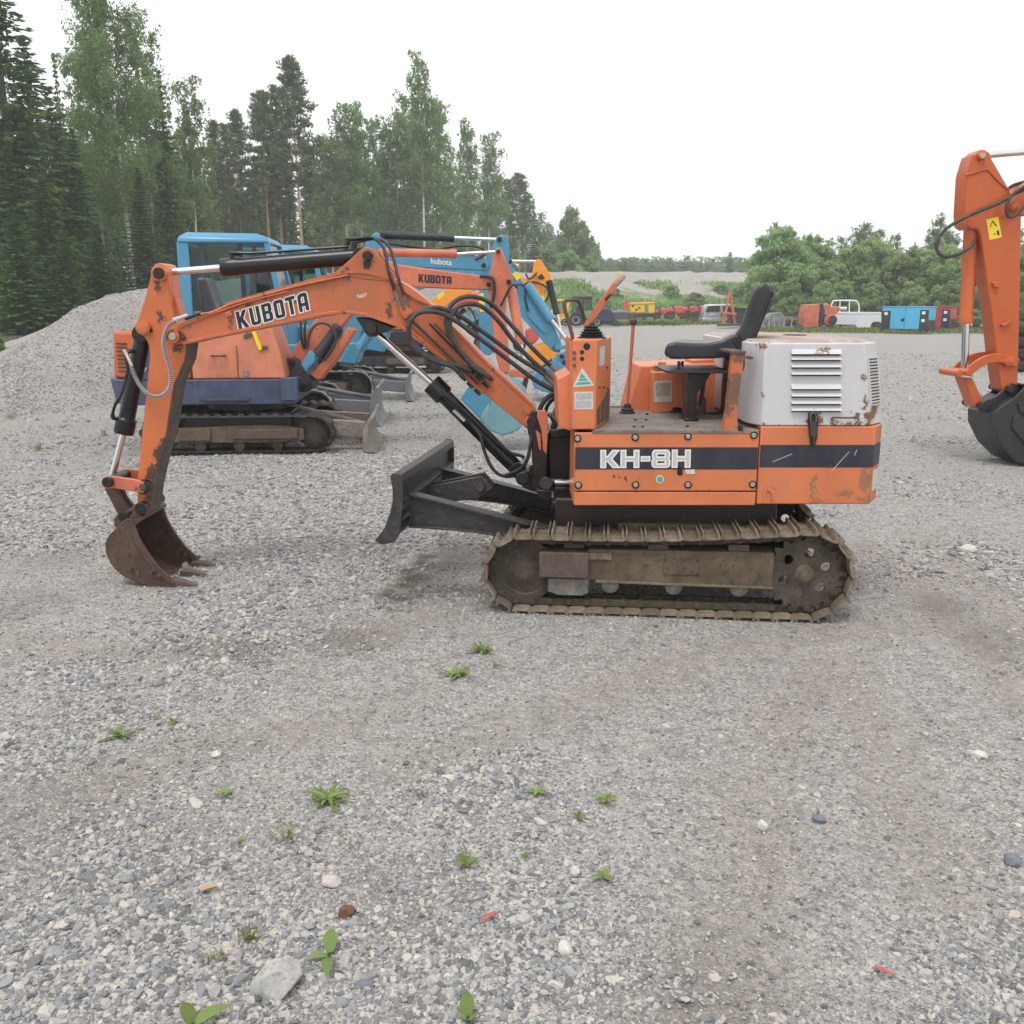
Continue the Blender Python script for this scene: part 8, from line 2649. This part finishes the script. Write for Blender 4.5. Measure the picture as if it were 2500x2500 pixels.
weed(296, 1800, .095, 13, 'rosette', 'bright green leafy weed at the left, nearest below the bucket')
weed(425, 1768, .035, 5, 'broad', 'tiny green weed right of the bright leafy one')
weed(382, 1756, .022, 5, 'broad', 'smallest green speck between two weeds at the left')
weed(800, 1958, .115, 22, 'rosette', 'large spreading rosette weed in the middle of the foreground')
weed(552, 1944, .04, 5, 'broad', 'small flat weed left of the large rosette')
weed(1018, 1945, .06, 12, 'grass', 'thin dry grass tuft right of the large rosette', 'grass')
weed(700, 2055, .085, 26, 'grass', 'wispy dry grass tuft below the large rosette', 'grass')
weed(588, 2056, .035, 6, 'rosette', 'little upright weed left of the wispy grass tuft')
weed(855, 2072, .05, 9, 'grass', 'sparse green sprigs right of the wispy grass tuft', 'grass')
weed(725, 2090, .05, 10, 'grass', 'pale green sprigs just under the wispy grass tuft', 'grass')
weed(1130, 2080, .05, 10, 'grass', 'narrow green tuft above the small leafy weed', 'grass')
weed(1138, 2110, .05, 5, 'broad', 'small leafy weed in the middle below the narrow tuft')
weed(1283, 2090, .028, 4, 'broad', 'tiny two leafed weed right of the middle')
weed(1310, 1935, .045, 6, 'broad', 'green weed left of a pair in the middle right')
weed(1482, 1958, .05, 6, 'broad', 'green weed with upright leaf right of its neighbour')
weed(1412, 1998, .032, 5, 'broad', 'small green weed between and below two others')
weed(1475, 2142, .045, 5, 'broad', 'green weed lowest of those right of the middle')
weed(1180, 1590, .10, 24, 'rosette', 'green weed patch close below the front of the track')
weed(1115, 1648, .12, 20, 'rosette', 'flat green weed with long leaves left below the track')
weed(1210, 1628, .06, 14, 'grass', 'small grass sprigs between two weed patches by the track', 'grass')
weed(610, 2300, .075, 24, 'grass', 'mossy green sprigs left of the brown stone', 'grass')
weed(520, 2350, .05, 14, 'grass', 'green sprigs left of the pale boulder', 'grass')
weed(560, 2385, .04, 10, 'grass', 'few green sprigs just left of the pale boulder', 'grass')
weed(255, 1066, .16, 30, 'grass', 'green grass tuft on the yard behind the bucket cylinder', 'grass')
weed(92, 1098, .16, 30, 'grass', 'dry grass tuft at the left before the gravel bank', 'grass')
weed(25, 1024, .20, 34, 'grass', 'dry grass tuft nearest the left picture edge', 'grass')
weed(2010, 1705, .04, 8, 'grass', 'faint yellowish sprigs right below the track', 'grass')


def big_weed(name, label, leaves, org):
    """three-leafed plant, each leaf an object"""
    g = G(*org)
    g.z = gzf(g.x, g.y) + .004
    o = thing(name, label, 'weed', tuple(g))
    r = random.Random(3)
    for (dx, dy, px2, wd, lift) in leaves:
        tip = G(*px2)
        d = Vector((tip.x - g.x, tip.y - g.y, 0))
        m = MB()
        leaf_blade(m, Vector((dx, dy, .01)), math.atan2(d.y, d.x), d.length, wd, lift, .7, 9)
        me = m.mesh('leaf', M['leaf_weed'])
        leaf_attr(me, r, 99)
        link(bpy.data.objects.new('leaf', me), o)
    part('stem', MB().tube([g + Vector((0, 0, -.01)), g + Vector((.002, 0, .02))], .003, 6), M['leaf_weed'], o)
    return o


big_weed('weed_plant', 'three leafed green weed right of the pale boulder', [(0, .012, (808, 2292), .034, .55), (-.004, 0, (752, 2352), .024, .5), (0, -.006, (800, 2404), .026, .45)], (803, 2342))
big_weed('weed_plant', 'green weed with pointed leaves cut by the bottom edge, left of the middle', [(0, 0, (448, 2472), .03, .8), (0, 0, (570, 2478), .035, .5)], (470, 2515))
big_weed('weed_plant', 'pair of upright green leaves at the bottom edge near the middle', [(0, 0, (1141, 2445), .03, 1.0), (0, 0, (1120, 2480), .02, .8), (0, 0, (1165, 2488), .02, .6)], (1140, 2496))


# ------------------------------------------------------------------ single stones and scraps
def rock(name, label, px_, py_, sx, sy, sz, mat, seed, cat='stone', rough=.22, rz=0.0, sub=4):
    import bmesh
    g = G(px_, py_)
    bm = bmesh.new()
    bmesh.ops.create_icosphere(bm, subdivisions=sub, radius=1.0)
    off = Vector((seed * 3.1, seed * 1.7, seed * .9))
    r_ = np.random.default_rng(int(seed * 17))
    cuts = [(Vector(q), r_.uniform(.70, .92)) for q in unit(16, r_)]
    for v in bm.verts:
        p = v.co.copy()
        for q, d in cuts:
            e = p.dot(q) - d
            if e > 0:
                p -= q * e
        p *= 1.18 * (1 + rough * .16 * mnoise.fractal(p * 3.0 + off, 1.0, 2.0, 4))
        v.co = Vector((p.x * sx, p.y * sy, p.z * sz))
    me = bpy.data.meshes.new(name)
    bm.to_mesh(me)
    bm.free()
    me.materials.append(mat)
    me.polygons.foreach_set('use_smooth', [True] * len(me.polygons))
    me.set_sharp_from_angle(angle=R(20))
    o = bpy.data.objects.new(name, me)
    o.location = (g.x, g.y, gzf(g.x, g.y) + sz * .55)
    o.rotation_euler = (0.05, 0.1, rz)
    link(o)
    return tag(o, label, cat)


M['boulder'] = mudmetal('pale_grey_boulder', (0.33, 0.325, 0.305), (0.46, 0.45, 0.42), (0.20, 0.20, 0.195), 0.9, 18)
M['pink_stone'] = mudmetal('pinkish_granite', (0.44, 0.38, 0.37), (0.56, 0.50, 0.49), (0.27, 0.23, 0.23), 0.9, 60)
M['brown_stone'] = mudmetal('brown_brick_stone', (0.13, 0.06, 0.03), (0.19, 0.09, 0.05), (0.09, 0.05, 0.03), 0.85, 30)
M['white_stone'] = mudmetal('whitish_stone', (0.50, 0.48, 0.44), (0.62, 0.60, 0.56), (0.38, 0.36, 0.33), 0.85, 30)
M['slate'] = mudmetal('blue_grey_slate', (0.13, 0.14, 0.165), (0.20, 0.21, 0.24), (0.10, 0.105, 0.12), 0.7, 24)
M['red_plastic'] = plain('red_plastic', (0.40, 0.10, 0.10), 0.6)
M['dry_leaf'] = plain('dry_leaf', (0.40, 0.28, 0.14), 0.8)
rock('boulder', 'big pale grey boulder in the bottom left foreground', 676, 2412, .052, .042, .040, M['boulder'], 1.0, 'boulder', .28, .5, 4)
rock('stone', 'light pinkish stone left above the brown one', 806, 2155, .026, .020, .017, M['pink_stone'], 2.0)
rock('stone', 'reddish brown brick like stone', 846, 2230, .020, .016, .019, M['brown_stone'], 3.0, 'stone', .12, .6)
rock('stone', 'rounded whitish stone in the lower middle', 1380, 2320, .018, .016, .018, M['white_stone'], 4.0)
rock('stone', 'white stone near the middle of the foreground', 1404, 2128, .013, .011, .014, M['white_stone'], 5.0)
rock('stone', 'flat blue grey slate right of the three leafed weed', 886, 2400, .024, .012, .008, M['slate'], 6.0, 'stone', .12, .5)
rock('stone', 'light blue grey slate left in the gravel by the small weed', 527, 1842, .017, .014, .012, M['white_stone'], 7.0)
rock('stone', 'white stone lying alone right of the rear of the tracks', 2362, 1346, .05, .035, .03, M['white_stone'], 8.0)
rock('stone', 'dark flat slate in the right foreground', 1998, 1998, .022, .012, .012, M['slate'], 9.0, 'stone', .12, -.8)
rock('stone', 'pale upright stone in the right foreground', 1860, 2018, .016, .012, .016, M['white_stone'], 10.0)
rock('stone', 'round grey stone at the lower right edge', 2472, 2105, .024, .020, .016, M['slate'], 11.0)
rock('stone', 'broad pale stone at the right edge of the gravel', 2390, 1845, .028, .018, .014, M['white_stone'], 12.0)


def scrap(name, label, a, b, wd, mat, cat):
    pa, pb = G(*a), G(*b)
    for q in (pa, pb):
        q.z = gzf(q.x, q.y) + .014
    mid = (pa + pb) / 2
    d = (pb - pa)
    s = Vector((-d.y, d.x, 0)).normalized() * wd / 2
    m = MB().loft([[p - s * k, p + s * k, p + s * k + Vector((0, 0, .002)), p - s * k + Vector((0, 0, .002))] for p, k in ((pa, .7), (pa.lerp(pb, .4) + Vector((0, 0, .004)), 1.0), (pb, .55))])
    o = bpy.data.objects.new(name, m.mesh(name, mat, tuple(mid)))
    o.location = mid
    link(o)
    return tag(o, label, cat)


scrap('plastic_scrap', 'thin red plastic strip lying in the right foreground', (2134, 2362), (2182, 2382), .014, M['red_plastic'], 'scrap')
scrap('plastic_scrap', 'red plastic piece in the gravel right of the brown stone', (1180, 2252), (1212, 2232), .016, M['red_plastic'], 'scrap')
scrap('dry_leaf', 'tan dry leaf on the gravel left of the pinkish stone', (490, 2180), (530, 2170), .018, M['dry_leaf'], 'leaf')

# ------------------------------------------------------------------ damp air over the yard
hz = MB().box((0, 195, 17.0), (880, 500, 36.0))
t_ = bpy.data.materials.new('haze')
t_.use_nodes = True
nt = t_.node_tree
for n_ in list(nt.nodes):
    nt.nodes.remove(n_)
ho = nt.nodes.new('ShaderNodeOutputMaterial')
hv = nt.nodes.new('ShaderNodeVolumePrincipled')
hv.inputs['Color'].default_value = (0.93, 0.96, 1.0, 1)
hv.inputs['Density'].default_value = 0.0012
hv.inputs['Anisotropy'].default_value = 0.1
nt.links.new(hv.outputs[0], ho.inputs['Volume'])
tag(part('haze', hz, t_, None, smooth=False), 'thin pale haze in the air', None, None, 'stuff')
